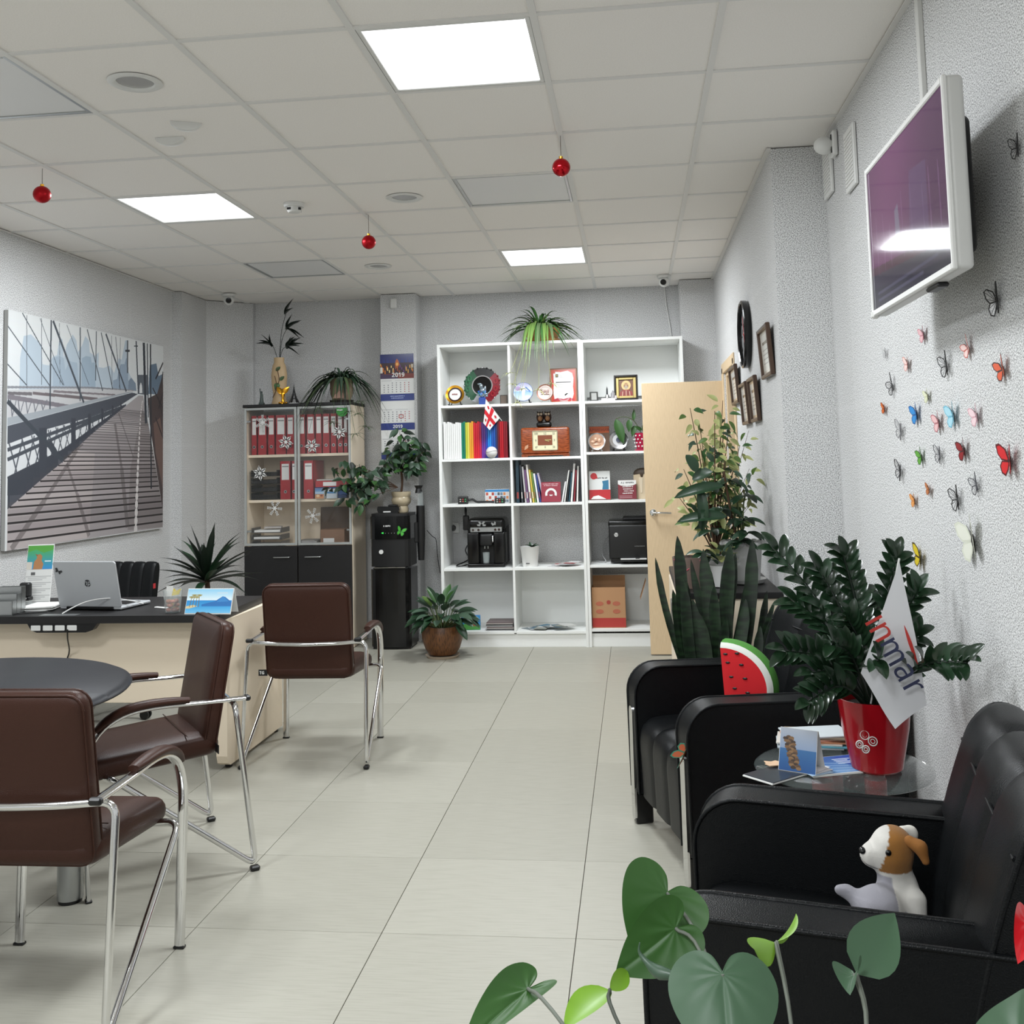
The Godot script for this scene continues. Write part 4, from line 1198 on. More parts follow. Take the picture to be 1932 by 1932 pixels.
func shelf_goods() -> void:
	var y1 := 1.9005; var y2 := 1.4725; var y3 := 1.1135; var y4 := 0.6125; var y5 := 0.1225
	var r1 := 1.9005; var r2 := 1.5005; var r3 := 1.1225; var r4 := 0.6255; var r5 := 0.1375
	var black := M.gloss_black as Material
	var silver := tint(Color(0.78, 0.78, 0.79), 0.22, 0.9)
	var copper := tint(Color(0.62, 0.40, 0.33), 0.3, 0.5)
	# --- top row, bay beside the spider plant
	var t := on("gold_plate", "small round plate with gold rim and white middle on a black easel", "plate", -1.414, y1, -8.12)
	var b := plate(t, 0.076, [[1.0, M.gold], [0.76, tint(Color("2a0f14"), 0.25)], [0.60, M.white_gloss]])
	easel(t, 0.09, black)
	scribble(t, b * trf(Vector3(0, 0.003, 0.0125)), 0.044, 0.011, 1, tint(Color("8a1a26"), 0.5))
	t = on("ornate_hat_plate", "large round green, black and red ornament like a small sombrero", "ornament", -1.208, y1, -8.24)
	var f := Transform3D(Basis(Vector3.RIGHT, deg_to_rad(-10)), Vector3(0, 0.162, 0))
	var brim := [Color("0d4a2c"), Color("161616"), Color("7d0f20"), Color("15171a")]
	for k in 24:
		var a0 := TAU * k / 24; var a1 := TAU * (k + 1) / 24
		var deg := rad_to_deg(a0)
		var c: Color = brim[0] if deg > 115 and deg < 225 else brim[2] if deg >= 285 or deg < 40 else brim[1] if deg < 120 else tint(Color(0.7, 0.7, 0.72)).albedo_color
		var seg := S()
		for i in 4:
			var u0 := lerpf(0.082, 0.15, i / 4.0); var u1 := lerpf(0.082, 0.15, (i + 1) / 4.0)
			var q := []
			for e in [[u0, a0], [u1, a0], [u1, a1], [u0, a1]]: q.append(f * Vector3(cos(e[1]) * e[0], sin(e[1]) * e[0], 0.01 + 0.35 * pow(e[0] - 0.082, 1.0) * 0.4 + 0.004 * sin(e[1] * 12)))
			seg.set_smooth_group(2)
			quad(seg, q[0], q[1], q[2], q[3])
		put(seg, "brim_segment", tint(c, 0.35), t)
		put(ball(S(), f * Vector3(cos(a0) * 0.148, sin(a0) * 0.148, 0.02), Vector3.ONE * 0.008, 8), "braid", silver if k % 3 == 0 else tint(c, 0.3), t)
	put(lathe(S(), [[0, 0.0], [0.083, 0.0], [0.083, 0.008], [0, 0.012]], 36, f * Transform3D(Basis(Vector3.RIGHT, PI / 2), Vector3.ZERO)), "crown", black, t)
	put(lathe(S(), [[0.077, 0.008], [0.086, 0.008], [0.086, 0.014], [0.077, 0.014]], 40, f * Transform3D(Basis(Vector3.RIGHT, PI / 2), Vector3.ZERO)), "silver_ring", silver, t)
	for k in 6:
		var pts := []
		var ca := deg_to_rad([150, 170, 195, 320, 345, 15][k])
		for i in 14: pts.append(f * Vector3(cos(ca) * 0.117 + cos(i * 0.52) * 0.013, sin(ca) * 0.117 + sin(i * 0.52) * 0.018, 0.031))
		put(tube(S(), pts, 0.0018, 5), "scroll", tint(Color("1f8a4c"), 0.3) if k < 3 else tint(Color("c01a2c"), 0.3), t)
	t = on("frog_figurine", "silver and blue mosaic animal figurine on a blue block", "figurine", -1.191, y1, -8.11)
	put(bx(Vector3(0, 0.03, 0), Vector3(0.055, 0.06, 0.04), 0.003), "block", tint(Color("1c3f8c"), 0.4), t)
	var fig := S()
	for q in [[0, 0.085, 0, 0.03, 0.028, 0.024], [0.004, 0.115, 0.004, 0.026, 0.026, 0.022], [-0.008, 0.15, 0.004, 0.016, 0.02, 0.016], [-0.02, 0.168, 0.006, 0.018, 0.008, 0.01], [0.03, 0.085, 0.01, 0.02, 0.012, 0.014], [-0.028, 0.08, 0.012, 0.018, 0.012, 0.014], [0.036, 0.07, 0.018, 0.014, 0.008, 0.012], [0.024, 0.128, 0.006, 0.01, 0.026, 0.01]]:
		ball(fig, Vector3(q[0], q[1], q[2]), Vector3(q[3], q[4], q[5]), 12)
	put(fig, "body", tint(Color(0.6, 0.66, 0.7), 0.2, 0.8), t)
	for k in 12:
		var a := k * 1.7
		put(ball(S(), Vector3(cos(a) * 0.03, 0.082 + 0.006 * (k % 5), 0.012 + 0.012 * absf(sin(a))), Vector3.ONE * 0.0085, 8), "mosaic_bead", tint([Color("2a56a8"), Color("5f86c8"), Color("2a7a5a")][k % 3], 0.2), t)
	t = on("dark_photo_frame", "small dark framed card half hidden by a trailing plantlet", "photo frame", -1.022, y1, -8.14, -10)
	put(bx(Vector3(0, 0.038, 0), Vector3(0.062, 0.076, 0.008), 0.002), "frame", tint(Color("3d332e"), 0.4), t)
	put(bx(Vector3(0, 0.038, 0.0045), Vector3(0.048, 0.062, 0.001)), "picture", tint(Color("6a5c52"), 0.5), t)
	# --- top row, middle bay
	t = on("dolphin_plate", "souvenir plate painted with a white figure over blue sky and sea", "plate", -0.861, y1, -8.13)
	b = plate(t, 0.079, [[1.0, tint(Color("6f7fae"), 0.2)], [0.95, tint(Color("c3d4ea"), 0.15)]])
	var pic := img(128, 128, Color("c9dcf0"))
	i_fade(pic, 0, 60, Color("b7b4dc"), Color("dfe9f5"))
	i_fade(pic, 60, 128, Color("9cc0e6"), Color("dfe6ec"))
	i_disc(pic, Vector2(28, 40), 20, 16, Color("b49cc8"))
	i_line(pic, Vector2(80, 30), Vector2(112, 62), 8, Color("4f78c0"))
	i_line(pic, Vector2(76, 52), Vector2(118, 70), 5, Color("7aa0d8"))
	i_poly(pic, V2([60, 30, 70, 26, 78, 50, 74, 84, 66, 122, 58, 118, 54, 70]), Color("f4f0ea"))
	i_disc(pic, Vector2(96, 100), 22, 10, Color("f2ece2"))
	round_print(t, pic, 0.074, b)
	easel(t, 0.1, black)
	t = on("copper_plate", "souvenir plate with a copper-coloured rim and relief drawing", "plate", -0.685, y1, -8.12)
	b = plate(t, 0.068, [[1.0, copper], [0.86, tint(Color("e2d4cf"), 0.25)], [0.72, tint(Color("b59a92"), 0.3, 0.3)], [0.66, tint(Color("d8c8c2"), 0.25)]])
	for k in 5: put(bx(Vector3(-0.03 + k * 0.014, 0.012 - 0.01 * (k % 2), 0.012), Vector3(0.011, 0.03 - 0.006 * (k % 3), 0.004), 0.002, b), "relief", tint(Color("8d716a"), 0.3, 0.3), t)
	put(bx(Vector3(0, -0.014, 0.012), Vector3(0.07, 0.006, 0.004), 0.002, b), "relief", tint(Color("8d716a"), 0.3, 0.3), t)
	easel(t, 0.07, M.clear_glass)
	t = on("framed_certificate", "framed certificate with red ornamental border and printed text", "certificate", -0.551, y1, -8.30)
	var lean := Transform3D(Basis(Vector3.RIGHT, deg_to_rad(-8)), Vector3(0, 0.0042, 0))
	put(bx(Vector3(0, 0.145, 0), Vector3(0.222, 0.29, 0.014), 0.004, lean), "frame", tint(Color("8f5535"), 0.35), t)
	var ce := img(160, 220, Color("c2402c"))
	i_poly(ce, V2([14, 24, 26, 24, 26, 12, 60, 16, 110, 8, 140, 26, 148, 60, 144, 120, 148, 170, 138, 206, 20, 206, 12, 160, 16, 90]), Color("e4e2de"))
	i_rect(ce, 28, 30, 18, 22, Color("4a4030")); i_rect(ce, 33, 36, 8, 9, Color("c9982c"))
	i_lines(ce, 58, 34, 70, 3, 8, 2, Color("b0aca8"))
	i_lines(ce, 30, 84, 100, 1, 8, 6, Color("4a4446"))
	i_lines(ce, 44, 102, 76, 3, 9, 2, Color("b4b0ae"))
	i_lines(ce, 44, 150, 70, 5, 8, 2, Color("bdb9b6"))
	i_poly(ce, V2([10, 206, 40, 196, 80, 204, 120, 194, 150, 206, 150, 214, 10, 214]), Color("a92238"))
	sheet(ce, 0.196, 0.264, "document", t, lean * trf(Vector3(0, 0.145, 0.0076)), 0.25)
	t = on("glass_award", "clear round glass award in front of the certificate", "award", -0.537, y1, -8.13)
	put(lathe(S(), [[0.044, -0.004], [0.055, -0.004], [0.055, 0.004], [0.044, 0.004]], 36, eul(Vector3(0, 0.062, 0), Vector3(82, 0, 0))), "ring", M.clear_glass, t)
	put(bx(Vector3(0, 0.005, 0), Vector3(0.07, 0.01, 0.03), 0.003), "foot", M.clear_glass, t)
	put(prism(S(), V2([-0.012, -0.01, 0.014, 0.008, 0.004, 0.012, -0.014, 0.0]), -0.002, 0.002, trf(Vector3(0.02, 0.062, 0))), "emblem", black, t)
	t = on("glass_goblet", "tiny stemmed glass beside the round glass award", "glass", -0.475, y1, -8.10)
	put(lathe(S(), [[0, 0], [0.018, 0], [0.018, 0.003], [0.003, 0.006], [0.003, 0.04], [0.015, 0.055], [0.017, 0.085], [0.015, 0.085], [0.012, 0.056], [0, 0.045]], 18), "glass", M.clear_glass, t)
	# --- top row, wide bay
	t = on("silver_photo_frame", "tiny pewter framed picture beside a model of a skyline", "photo frame", -0.3, r1, -8.17, 8)
	put(bx(Vector3(0, 0.038, 0), Vector3(0.066, 0.076, 0.008), 0.002, lean), "frame", tint(Color("4a4a48"), 0.35, 0.5), t)
	put(bx(Vector3(0, 0.038, 0.0045), Vector3(0.042, 0.056, 0.001), 0, lean), "picture", tint(Color("a9a9a6"), 0.4), t)
	t = on("city_model", "white souvenir model of city towers with a black spire", "souvenir", -0.176, r1, -8.14)
	put(bx(Vector3(-0.01, 0.012, 0), Vector3(0.11, 0.024, 0.03), 0.003), "base", tint(Color(0.8, 0.79, 0.78), 0.4), t)
	put(lathe(S(), [[0, 0.024], [0.014, 0.024], [0.014, 0.05], [0.007, 0.052], [0.006, 0.095], [0, 0.12]], 8, trf(Vector3(-0.018, 0, 0))), "spire", tint(Color("1d1f24"), 0.35), t)
	put(lathe(S(), [[0, 0.024], [0.009, 0.024], [0.009, 0.05], [0, 0.05]], 8, trf(Vector3(-0.018, 0, 0.012))), "tower", M.white_gloss, t)
	put(lathe(S(), [[0, 0.024], [0.017, 0.024], [0.017, 0.062], [0.012, 0.066], [0, 0.086]], 6, trf(Vector3(0.028, 0, 0))), "tower", tint(Color(0.6, 0.59, 0.6), 0.4), t)
	put(bx(Vector3(0.05, 0.028, 0.004), Vector3(0.016, 0.03, 0.016), 0.002), "tower", tint(Color(0.75, 0.72, 0.72), 0.4), t)
	t = on("icon_picture", "painted portrait in a gold mat and deep black frame", "icon", -0.044, r1, -8.16, -3)
	var ic := S()
	for s in [-1, 1]:
		box(ic, Vector3(s * 0.087, 0.1, 0), Vector3(0.014, 0.2, 0.05), 0.002, lean)
		box(ic, Vector3(0, 0.1 + s * 0.093, 0), Vector3(0.16, 0.014, 0.05), 0.002, lean)
	put(ic, "frame", tint(Color("16100e"), 0.25), t)
	var mt := S()
	for s in [-1, 1]:
		box(mt, Vector3(s * 0.069, 0.1, 0.002), Vector3(0.024, 0.172, 0.012), 0.003, lean)
		box(mt, Vector3(0, 0.1 + s * 0.076, 0.002), Vector3(0.114, 0.02, 0.012), 0.003, lean)
	put(mt, "gold_mat", tint(Color("c2ad6e"), 0.35, 0.3), t)
	var ii := img(96, 128, Color("6e4630"))
	i_rect(ii, 0, 0, 96, 14, Color("5a3a2a"))
	i_disc(ii, Vector2(48, 46), 31, 33, Color("d9b87e"))
	i_disc(ii, Vector2(48, 50), 15, 20, Color("7a4a32"))
	i_disc(ii, Vector2(48, 42), 12, 9, Color("b08a64")); i_disc(ii, Vector2(48, 60), 12, 12, Color("a89a88"))
	i_poly(ii, V2([4, 128, 8, 92, 30, 76, 66, 76, 88, 92, 92, 128]), Color("8a2f2a"))
	for k in 5: i_line(ii, Vector2(26 + k * 11, 80 + absf(k - 2) * 4), Vector2(22 + k * 13, 124), 4, Color("c9b7a0") if k % 2 == 0 else Color("6e2a26"))
	sheet(ii, 0.116, 0.152, "picture", t, lean * trf(Vector3(0, 0.1, -0.004)), 0.4)
	put(bx(Vector3(0, 0.1, -0.018), Vector3(0.17, 0.19, 0.01), 0, lean), "backing", black, t)
	# --- second row: folders
	var x: float = -1.509
	var sw := [["e6e6e4", 9, "white"], ["167a62", 2, "green"], ["b9c23a", 1, "lime"], ["d9cf58", 1, "yellow"], ["e09a2e", 2, "orange"], ["cf1f30", 3, "red"], ["b81f4a", 1, "crimson"], ["6a3a96", 2, "purple"], ["2e3fa8", 1, "indigo"], ["1f7fd0", 2, "bright blue"], ["1d4fa0", 2, "royal blue"], ["26305e", 1, "navy"], ["5c0f1c", 1, "dark red"], ["a80f1e", 2, "scarlet"], ["7c0f1e", 2, "wine red"]]
	var n := 0
	for q in sw: n += q[1]
	var step: float = (-0.992 - x) / n
	var dcol := ["pale", "plain"]
	for q in sw:
		for k in q[1]:
			var h := 0.292 + rng.randf_range(-0.012, 0.006) - (0.008 if q[2] == "lime" else 0.0)
			upright("plastic_folder", ("%s %s plastic folder from the bookcase side in the rainbow row" % [NTH[k], q[2]]) if q[1] > 1 else ("only %s plastic folder in the rainbow row on the bookcase" % q[2]), x, x + step, y2, h, 0.22, -8.075 - rng.randf() * 0.01, tint(Color(q[0]), 0.22 if q[2] != "white" else 0.5), 0.0, "folders in a rainbow row")
			x += step
	t = on("table_flag", "small white flag with red crosses on a slanted stick above the folders", "flag", -1.037, y2 + 0.296, -8.085)
	put(rod(S(), Vector3(0.0, 0.0, 0), Vector3(-0.105, 0.165, 0.13), 0.003, 6), "stick", M.white_plastic, t)
	put(flag_cloth([Vector3(-0.105, 0.165, 0.13), Vector3(-0.012, 0.02, 0.02), Vector3(-0.085, -0.075, 0.09), Vector3(-0.128, -0.02, 0.13)], 0.01), "cloth", M.paper, t)
	for q in [[0.0, 1.0, 0.40, 0.60], [0.40, 0.60, 0.0, 1.0]]:
		put(flag_cloth([Vector3(-0.105, 0.165, 0.1315), Vector3(-0.012, 0.02, 0.0215), Vector3(-0.085, -0.075, 0.0915), Vector3(-0.128, -0.02, 0.1315)], 0.01, q), "red_cross", tint(Color("c8202e"), 0.6), t)
	for q in [[0.16, 0.24], [0.76, 0.24], [0.16, 0.8], [0.76, 0.8]]:
		var base_ := [Vector3(-0.105, 0.165, 0.1315), Vector3(-0.012, 0.02, 0.0215), Vector3(-0.085, -0.075, 0.0915), Vector3(-0.128, -0.02, 0.1315)]
		put(flag_cloth(base_, 0.01, [q[0] - 0.02, q[0] + 0.06, q[1] - 0.08, q[1] + 0.08]), "small_cross", tint(Color("c8202e"), 0.6), t)
		put(flag_cloth(base_, 0.01, [q[0] - 0.05, q[0] + 0.09, q[1] - 0.03, q[1] + 0.03]), "small_cross", tint(Color("c8202e"), 0.6), t)
	t = on("white_ball", "white stitched ball in front of the blue folders", "ball", -1.119, y2, -8.055)
	put(ball(S(), Vector3(0, 0.046, 0), Vector3.ONE * 0.046, 28), "ball", tint(Color(0.86, 0.86, 0.85), 0.5), t)
	var sm := []
	for k in 33: sm.append(Vector3(cos(TAU * k / 32) * 0.0455, 0.052 + 0.006 * sin(TAU * k / 32 * 2), sin(TAU * k / 32) * 0.0455))
	put(tube(S(), sm, 0.0014, 5), "seam", M.thread, t)
	# --- second row: wooden clock and owls
	t = on("mantel_clock", "brown lacquered wooden mantel clock with a cream square dial", "clock", -0.698, y2, -8.19)
	put(rbox(S(), Vector3(0, 0.13, 0), Vector3(0.39, 0.21, 0.12), 0.018), "case", M.clock_wood, t)
	put(bx(Vector3(0, 0.017, 0.004), Vector3(0.385, 0.012, 0.125), 0.004), "base_moulding", M.clock_wood, t)
	for s in [-1, 1]: put(bx(Vector3(s * 0.165, 0.006, 0.0), Vector3(0.05, 0.012, 0.12), 0.003), "foot", M.clock_wood, t)
	var bz := S()
	for s in [-1, 1]:
		box(bz, Vector3(s * 0.098, 0.13, 0.064), Vector3(0.007, 0.155, 0.012), 0.003)
		box(bz, Vector3(0, 0.13 + s * 0.076, 0.064), Vector3(0.19, 0.007, 0.012), 0.003)
	put(bz, "bezel", tint(Color("d6d0b4"), 0.2, 0.7), t)
	put(bx(Vector3(0, 0.13, 0.0605), Vector3(0.19, 0.146, 0.003)), "dial", tint(Color("d8d2b0"), 0.4), t)
	put(bx(Vector3(0, 0.132, 0.0625), Vector3(0.116, 0.08, 0.002)), "dial_centre", tint(Color("7a3f24"), 0.4), t)
	var dk := tint(Color("3a3428"), 0.5)
	for k in 12:
		var a := TAU * (k + 1) / 12
		var dx := clampf(sin(a) * 0.13, -0.074, 0.074); var dy := clampf(cos(a) * 0.13, -0.054, 0.054)
		words(str(k + 1), 0.022, dk, t, trf(Vector3(dx, 0.13 + dy, 0.0625)), true, false, "numeral", 0.001)
	put(bx(Vector3(0.024, 0.134, 0.065), Vector3(0.052, 0.006, 0.0015), 0, eul(Vector3.ZERO, Vector3.ZERO)), "minute_hand", tint(Color("c9b87a"), 0.25, 0.8), t)
	put(bx(Vector3(0, 0, 0), Vector3(0.036, 0.005, 0.0015), 0, eul(Vector3(0.016, 0.127, 0.066), Vector3(0, 0, -18))), "hour_hand", tint(Color("c9b87a"), 0.25, 0.8), t)
	put(ball(S(), Vector3(0.107, 0.13, 0.062), Vector3.ONE * 0.004, 8), "knob", M.gold, t)
	put(prism(S(), V2([-0.012, -0.02, 0.018, 0.0, 0.02, 0.026, -0.006, 0.012]), 0.0605, 0.0615, trf(Vector3(-0.155, 0.075, 0))), "worn_patch", tint(Color("b98d6c"), 0.4), t)
	t = on("owl_figurine", "pair of dark carved owls on a black base on top of the wooden clock", "figurine", -0.707, y2 + 0.2355, -8.19)
	put(rbox(S(), Vector3(0, 0.022, 0), Vector3(0.122, 0.044, 0.06), 0.018), "log", M.gloss_black, t)
	for s in [-1, 1]:
		var o := put(ball(S(), Vector3(s * 0.03, 0.082, 0), Vector3(0.031, 0.044, 0.026), 16), "owl_body", tint(Color("2a1710"), 0.35), t)
		put(ball(S(), Vector3(s * 0.03, 0.074, 0.012), Vector3(0.02, 0.026, 0.019), 12), "breast", tint(Color("8a6240"), 0.4), o)
		for e in [-1, 1]:
			put(lathe(S(), [[0, 0], [0.009, 0], [0.009, 0.003], [0, 0.003]], 12, eul(Vector3(s * 0.03 + e * 0.011, 0.106, 0.022), Vector3(80, 0, 0))), "eye", tint(Color("b5a28a"), 0.3), o)
			put(lathe(S(), [[0, 0], [0.007, 0], [0, 0.018]], 8, eul(Vector3(s * 0.03 + e * 0.018, 0.117, 0.006), Vector3(0, 0, -e * 18))), "ear_tuft", tint(Color("2a1710"), 0.35), o)
	# --- second row, wide bay
	t = upright("armenia_book", "standing book with an orange cover strip lettered АРМЕНИЯ", -0.351, -0.189, r2, 0.205, 0.02, -8.26, tint(Color("6b5140"), 0.5))
	put(bx(Vector3(0, 0.178, 0.0105), Vector3(0.158, 0.05, 0.001)), "title_strip", tint(Color("b85528"), 0.5), t)
	words("АРМЕНИЯ", 0.034, tint(Color("7a2f1c"), 0.5), t, trf(Vector3(0, 0.176, 0.0115)), false, true)
	t = on("figure_plate", "silver-rimmed souvenir plate with copper relief figures", "plate", -0.287, r2, -8.12)
	b = plate(t, 0.068, [[1.0, silver], [0.86, tint(Color("a9846c"), 0.3, 0.3)]])
	for q in [[-0.03, -0.004, 0.02, 0.012], [-0.006, 0.014, 0.018, 0.016], [0.022, 0.004, 0.016, 0.02], [0.0, -0.026, 0.034, 0.01]]: put(ball(S(), b * Vector3(q[0], q[1], 0.01), Vector3(q[2], q[3], 0.008), 12), "relief", tint(Color("d0a88e"), 0.3, 0.2), t)
	easel(t, 0.07, M.clear_glass)
	t = on("silver_plate", "polished silver plate with a small dark emblem behind a green leaf", "plate", -0.116, r2, -8.14)
	b = plate(t, 0.075, [[1.0, tint(Color("8f9094"), 0.15, 0.9)], [0.93, silver], [0.62, tint(Color("e2e3e6"), 0.15, 0.4)]])
	put(lathe(S(), [[0, 0.012], [0.02, 0.012], [0.02, 0.018], [0, 0.02]], 18, b * Transform3D(Basis(Vector3.RIGHT, PI / 2), Vector3.ZERO)), "emblem", tint(Color("3c4254"), 0.3), t)
	easel(t, 0.09, black)
	t = on("dotted_pot_plant", "trailing orchid-like plant in a pink pot with white dots", "potted plant", 0.068, r2, -8.15)
	var pk := tint(Color("a8123e"), 0.3)
	put(lathe(S(), [[0, 0.014], [0.042, 0.014], [0.05, 0.06], [0.06, 0.14], [0.055, 0.14], [0.046, 0.06], [0, 0.02]], 28), "pot", pk, t)
	put(lathe(S(), [[0, 0], [0.055, 0], [0.062, 0.012], [0.058, 0.014], [0, 0.012]], 28), "saucer", pk, t)
	for r in 4:
		for k in 12:
			var a := TAU * (k + 0.5 * (r % 2)) / 12
			var rr: float = 0.0455 + 0.0044 * (r + 1)
			put(ball(S(), Vector3(cos(a) * (rr + 0.0035), 0.035 + r * 0.028, sin(a) * (rr + 0.0035)), Vector3.ONE * 0.0068, 8), "dot", M.white_gloss, t)
	put(lathe(S(), [[0, 0.13], [0.054, 0.13], [0, 0.135]], 18), "soil", M.soil, t)
	put(leaf_mesh(0), "leaf", M.leaf_mid, t, lay_leaf(Vector3(-0.2, 0.255, 0.03), Vector3(0.28, -0.95, 0.25), Vector3(0.1, 0.2, 1), 0.20, 0.075))
	put(tube(S(), spline([Vector3(0, 0.13, 0), Vector3(-0.06, 0.24, 0.03), Vector3(-0.14, 0.27, 0.04), Vector3(-0.2, 0.255, 0.03)], 4), 0.003, 6), "stem", M.stem_green, t)
	for q in [[-0.06, 0.24, 0.03, 0.05, 0.9, 0.1, 0.09, 0.03], [-0.09, 0.25, 0.03, -0.1, -0.9, 0.3, 0.10, 0.05], [-0.05, 0.2, 0.02, -0.3, -0.9, 0.3, 0.09, 0.045], [0.0, 0.16, 0.03, -0.6, 0.4, 0.5, 0.07, 0.03], [0.01, 0.15, 0.0, 0.2, 0.9, 0.3, 0.09, 0.03]]:
		put(leaf_mesh(1), "leaf", M.leaf_mid, t, lay_leaf(Vector3(q[0], q[1], q[2]), Vector3(q[3], q[4], q[5]), Vector3(0, 0.2, 1), q[6], q[7]))
	# --- third row
	t = on("picture_card_box", "open card box printed with rows of small colour photos", "box", -1.093, y3, -8.14, -4)
	var cbi := img(192, 112, Color("dfe2e4"))
	i_rect(cbi, 0, 0, 192, 20, Color("3d86bf"))
	for r in 3:
		for k in 8: i_rect(cbi, 6 + k * 23, 24 + r * 30, 19, 24 if r < 2 else 20, [Color("c05a48"), Color("a9c4dc"), Color("d08a5c"), Color("e4e0da"), Color("5a5f66"), Color("d8d0cc"), Color("b04438"), Color("7a8896")][(k * 3 + r * 5) % 8])
	put(bx(Vector3(0, 0.055, -0.02), Vector3(0.198, 0.11, 0.05), 0.002), "body", M.paper, t)
	sheet(cbi, 0.196, 0.108, "print", t, trf(Vector3(0, 0.055, 0.0056)))
	for q in [[873.5, 0.082, 0.062], [943, 0.082, 0.044]]:
		t = on("display_device", "small dark grey display unit with lit symbols beside a black cable" if q[0] < 900 else "small dark grey display unit lying in front of the photo box", "device", -1.362 if q[0] < 900 else -1.067, y3, -8.09, 5)
		put(rbox(S(), Vector3(0, q[2] / 2, 0), Vector3(q[1], q[2], 0.05), 0.008), "body", tint(Color(0.16, 0.16, 0.16), 0.4), t)
		put(bx(Vector3(0, q[2] / 2 + 0.002, 0.0255), Vector3(q[1] - 0.024, q[2] * 0.62, 0.001)), "panel", M.gloss_black, t)
		for k in 6: put(bx(Vector3(-0.02 + (k % 3) * 0.02, q[2] / 2 - 0.008 + (k / 3) * 0.016, 0.0265), Vector3(0.012, 0.008, 0.0008)), "symbol", tint([Color("b0b0a8"), Color("b04a44"), Color("4a9a68")][k % 3], 0.5), t)
	solo(tube(S(), spline([Vector3(-1.32, y3 + 0.03, -8.1), Vector3(-1.286, y3 + 0.034, -8.11), Vector3(-1.252, y3 + 0.014, -8.10), Vector3(-1.188, y3 + 0.014, -8.09), Vector3(-1.112, y3 + 0.012, -8.09)], 4), 0.009, 8), "coiled_cable", M.black_plastic, "thick black cable lying on the shelf between two display units", "cable")
	# magazines leaning at both ends of the middle bay
	var mg := [[0, "1d3440", 0.345, 0.020, 0, "tall dark teal folder at the bay's divider"], [1, "30343a", 0.30, 0.010, -2, "charcoal catalogue with a torn top edge"], [2, "b9b6b8", 0.285, 0.008, -4, "grey catalogue leaning on the charcoal one"], [3, "6a4a70", 0.26, 0.010, -4, "purple and white brochure"], [4, "e6e2dc", 0.30, 0.010, -5, "tall cream magazine"], [5, "c9b24a", 0.26, 0.009, -6, "yellow-spined brochure"], [6, "6a8a4a", 0.24, 0.007, -6, "green-spined brochure"], [7, "e8e8e8", 0.23, 0.009, -7, "short white magazine"], [8, "3a4a8a", 0.22, 0.007, -8, "blue-spined leaflet"], [9, "b8b0c0", 0.235, 0.010, -11, "lilac-grey magazine at the free end"]]
	var mx: float = -0.934
	for q in mg:
		var m := upright("shelf_magazine", q[5] + " on the third shelf", mx, mx + q[3] + 0.006, y3, q[2], 0.20, -8.075 - 0.004 * q[0], tint(Color(q[1]), 0.35), -q[4], "magazines leaning in the middle bay")
		put(bx(Vector3(0, 0.06, 0.1005), Vector3(q[3] * 0.7, 0.05, 0.001), 0, eul(Vector3.ZERO, Vector3(0, 0, -q[4]))), "spine_print", tint(Color("d8d4cc") if q[0] % 2 else Color("9a3a34"), 0.5), m)
		mx += q[3] + 0.0075 + (q[2] * (sin(deg_to_rad(-mg[q[0] + 1][4])) - sin(deg_to_rad(-q[4]))) if q[0] < 9 else 0.0)
	var mh := [[0, "e6e6e6", 0.16, 0.009, 11, "short white magazine slanting at the free end"], [1, "dcdcd8", 0.25, 0.007, 9.5, "white catalogue slanting beside it"], [2, "262b30", 0.24, 0.006, 8, "black catalogue"], [3, "3a5a68", 0.23, 0.006, 7, "slate blue brochure"], [4, "e4e2de", 0.30, 0.012, 6, "tall white magazine"], [5, "8a2f3a", 0.25, 0.008, 5, "maroon brochure"], [6, "e0ded8", 0.28, 0.010, 3, "cream catalogue"], [7, "23252b", 0.27, 0.008, 1, "dark brochure at the bookcase side"]]
	mx = -0.579
	for q in mh:
		upright("shelf_magazine", q[5] + " near the maroon card", mx, mx + q[3] + 0.004, y3, q[2], 0.20, -8.09 - 0.004 * q[0], tint(Color(q[1]), 0.35), -q[4], "magazines slanting beside the maroon card")
		mx += q[3] + 0.006 + (q[2] * (sin(deg_to_rad(q[4])) - sin(deg_to_rad(mh[q[0] + 1][4]))) if q[0] < 7 else 0.0)
	t = on("maroon_card", "square maroon card with a white arch logo", "card", -0.658, y3, -8.07)
	put(bx(Vector3(0, 0.078, 0), Vector3(0.154, 0.156, 0.004), 0.001, lean), "card", tint(Color("8c1a30"), 0.35), t)
	put(bx(Vector3(0, 0.04, -0.045), Vector3(0.1, 0.08, 0.003), 0, eul(Vector3.ZERO, Vector3(16, 0, 0))), "strut", M.paper, t)
	var arch := PackedVector2Array()
	for k in 17: arch.append(Vector2.from_angle(-0.35 + (PI + 0.7) * k / 16.0) * 0.046)
	for k in 17: arch.append(Vector2.from_angle(PI + 0.35 - (PI + 0.7) * k / 16.0) * 0.029)
	put(prism(S(), arch, 0.002, 0.0032, lean * trf(Vector3(0, 0.062, 0))), "arch_logo", M.paper, t)
	put(prism(S(), V2([-0.014, 0, 0.014, 0, 0.008, -0.009, -0.008, -0.009]), 0.002, 0.0032, lean * trf(Vector3(0, 0.056, 0))), "smile_mark", M.paper, t)
	scribble(t, lean * trf(Vector3(0, 0.141, 0.0026)), 0.125, 0.008, 2, tint(Color("d8b8bc"), 0.5), 0.013)
	t = on("insurance_leaflet", "tall white and red leaflet holder with a red speech bubble", "leaflet", -0.276, r3, -8.12)
	put(bx(Vector3(0, 0.112, 0), Vector3(0.166, 0.224, 0.006), 0.001, lean), "card", tint(Color("d6d8d6"), 0.4), t)
	put(bx(Vector3(0, 0.038, 0.0036), Vector3(0.166, 0.076, 0.002), 0, lean), "red_band", tint(Color("b0121e"), 0.4), t)
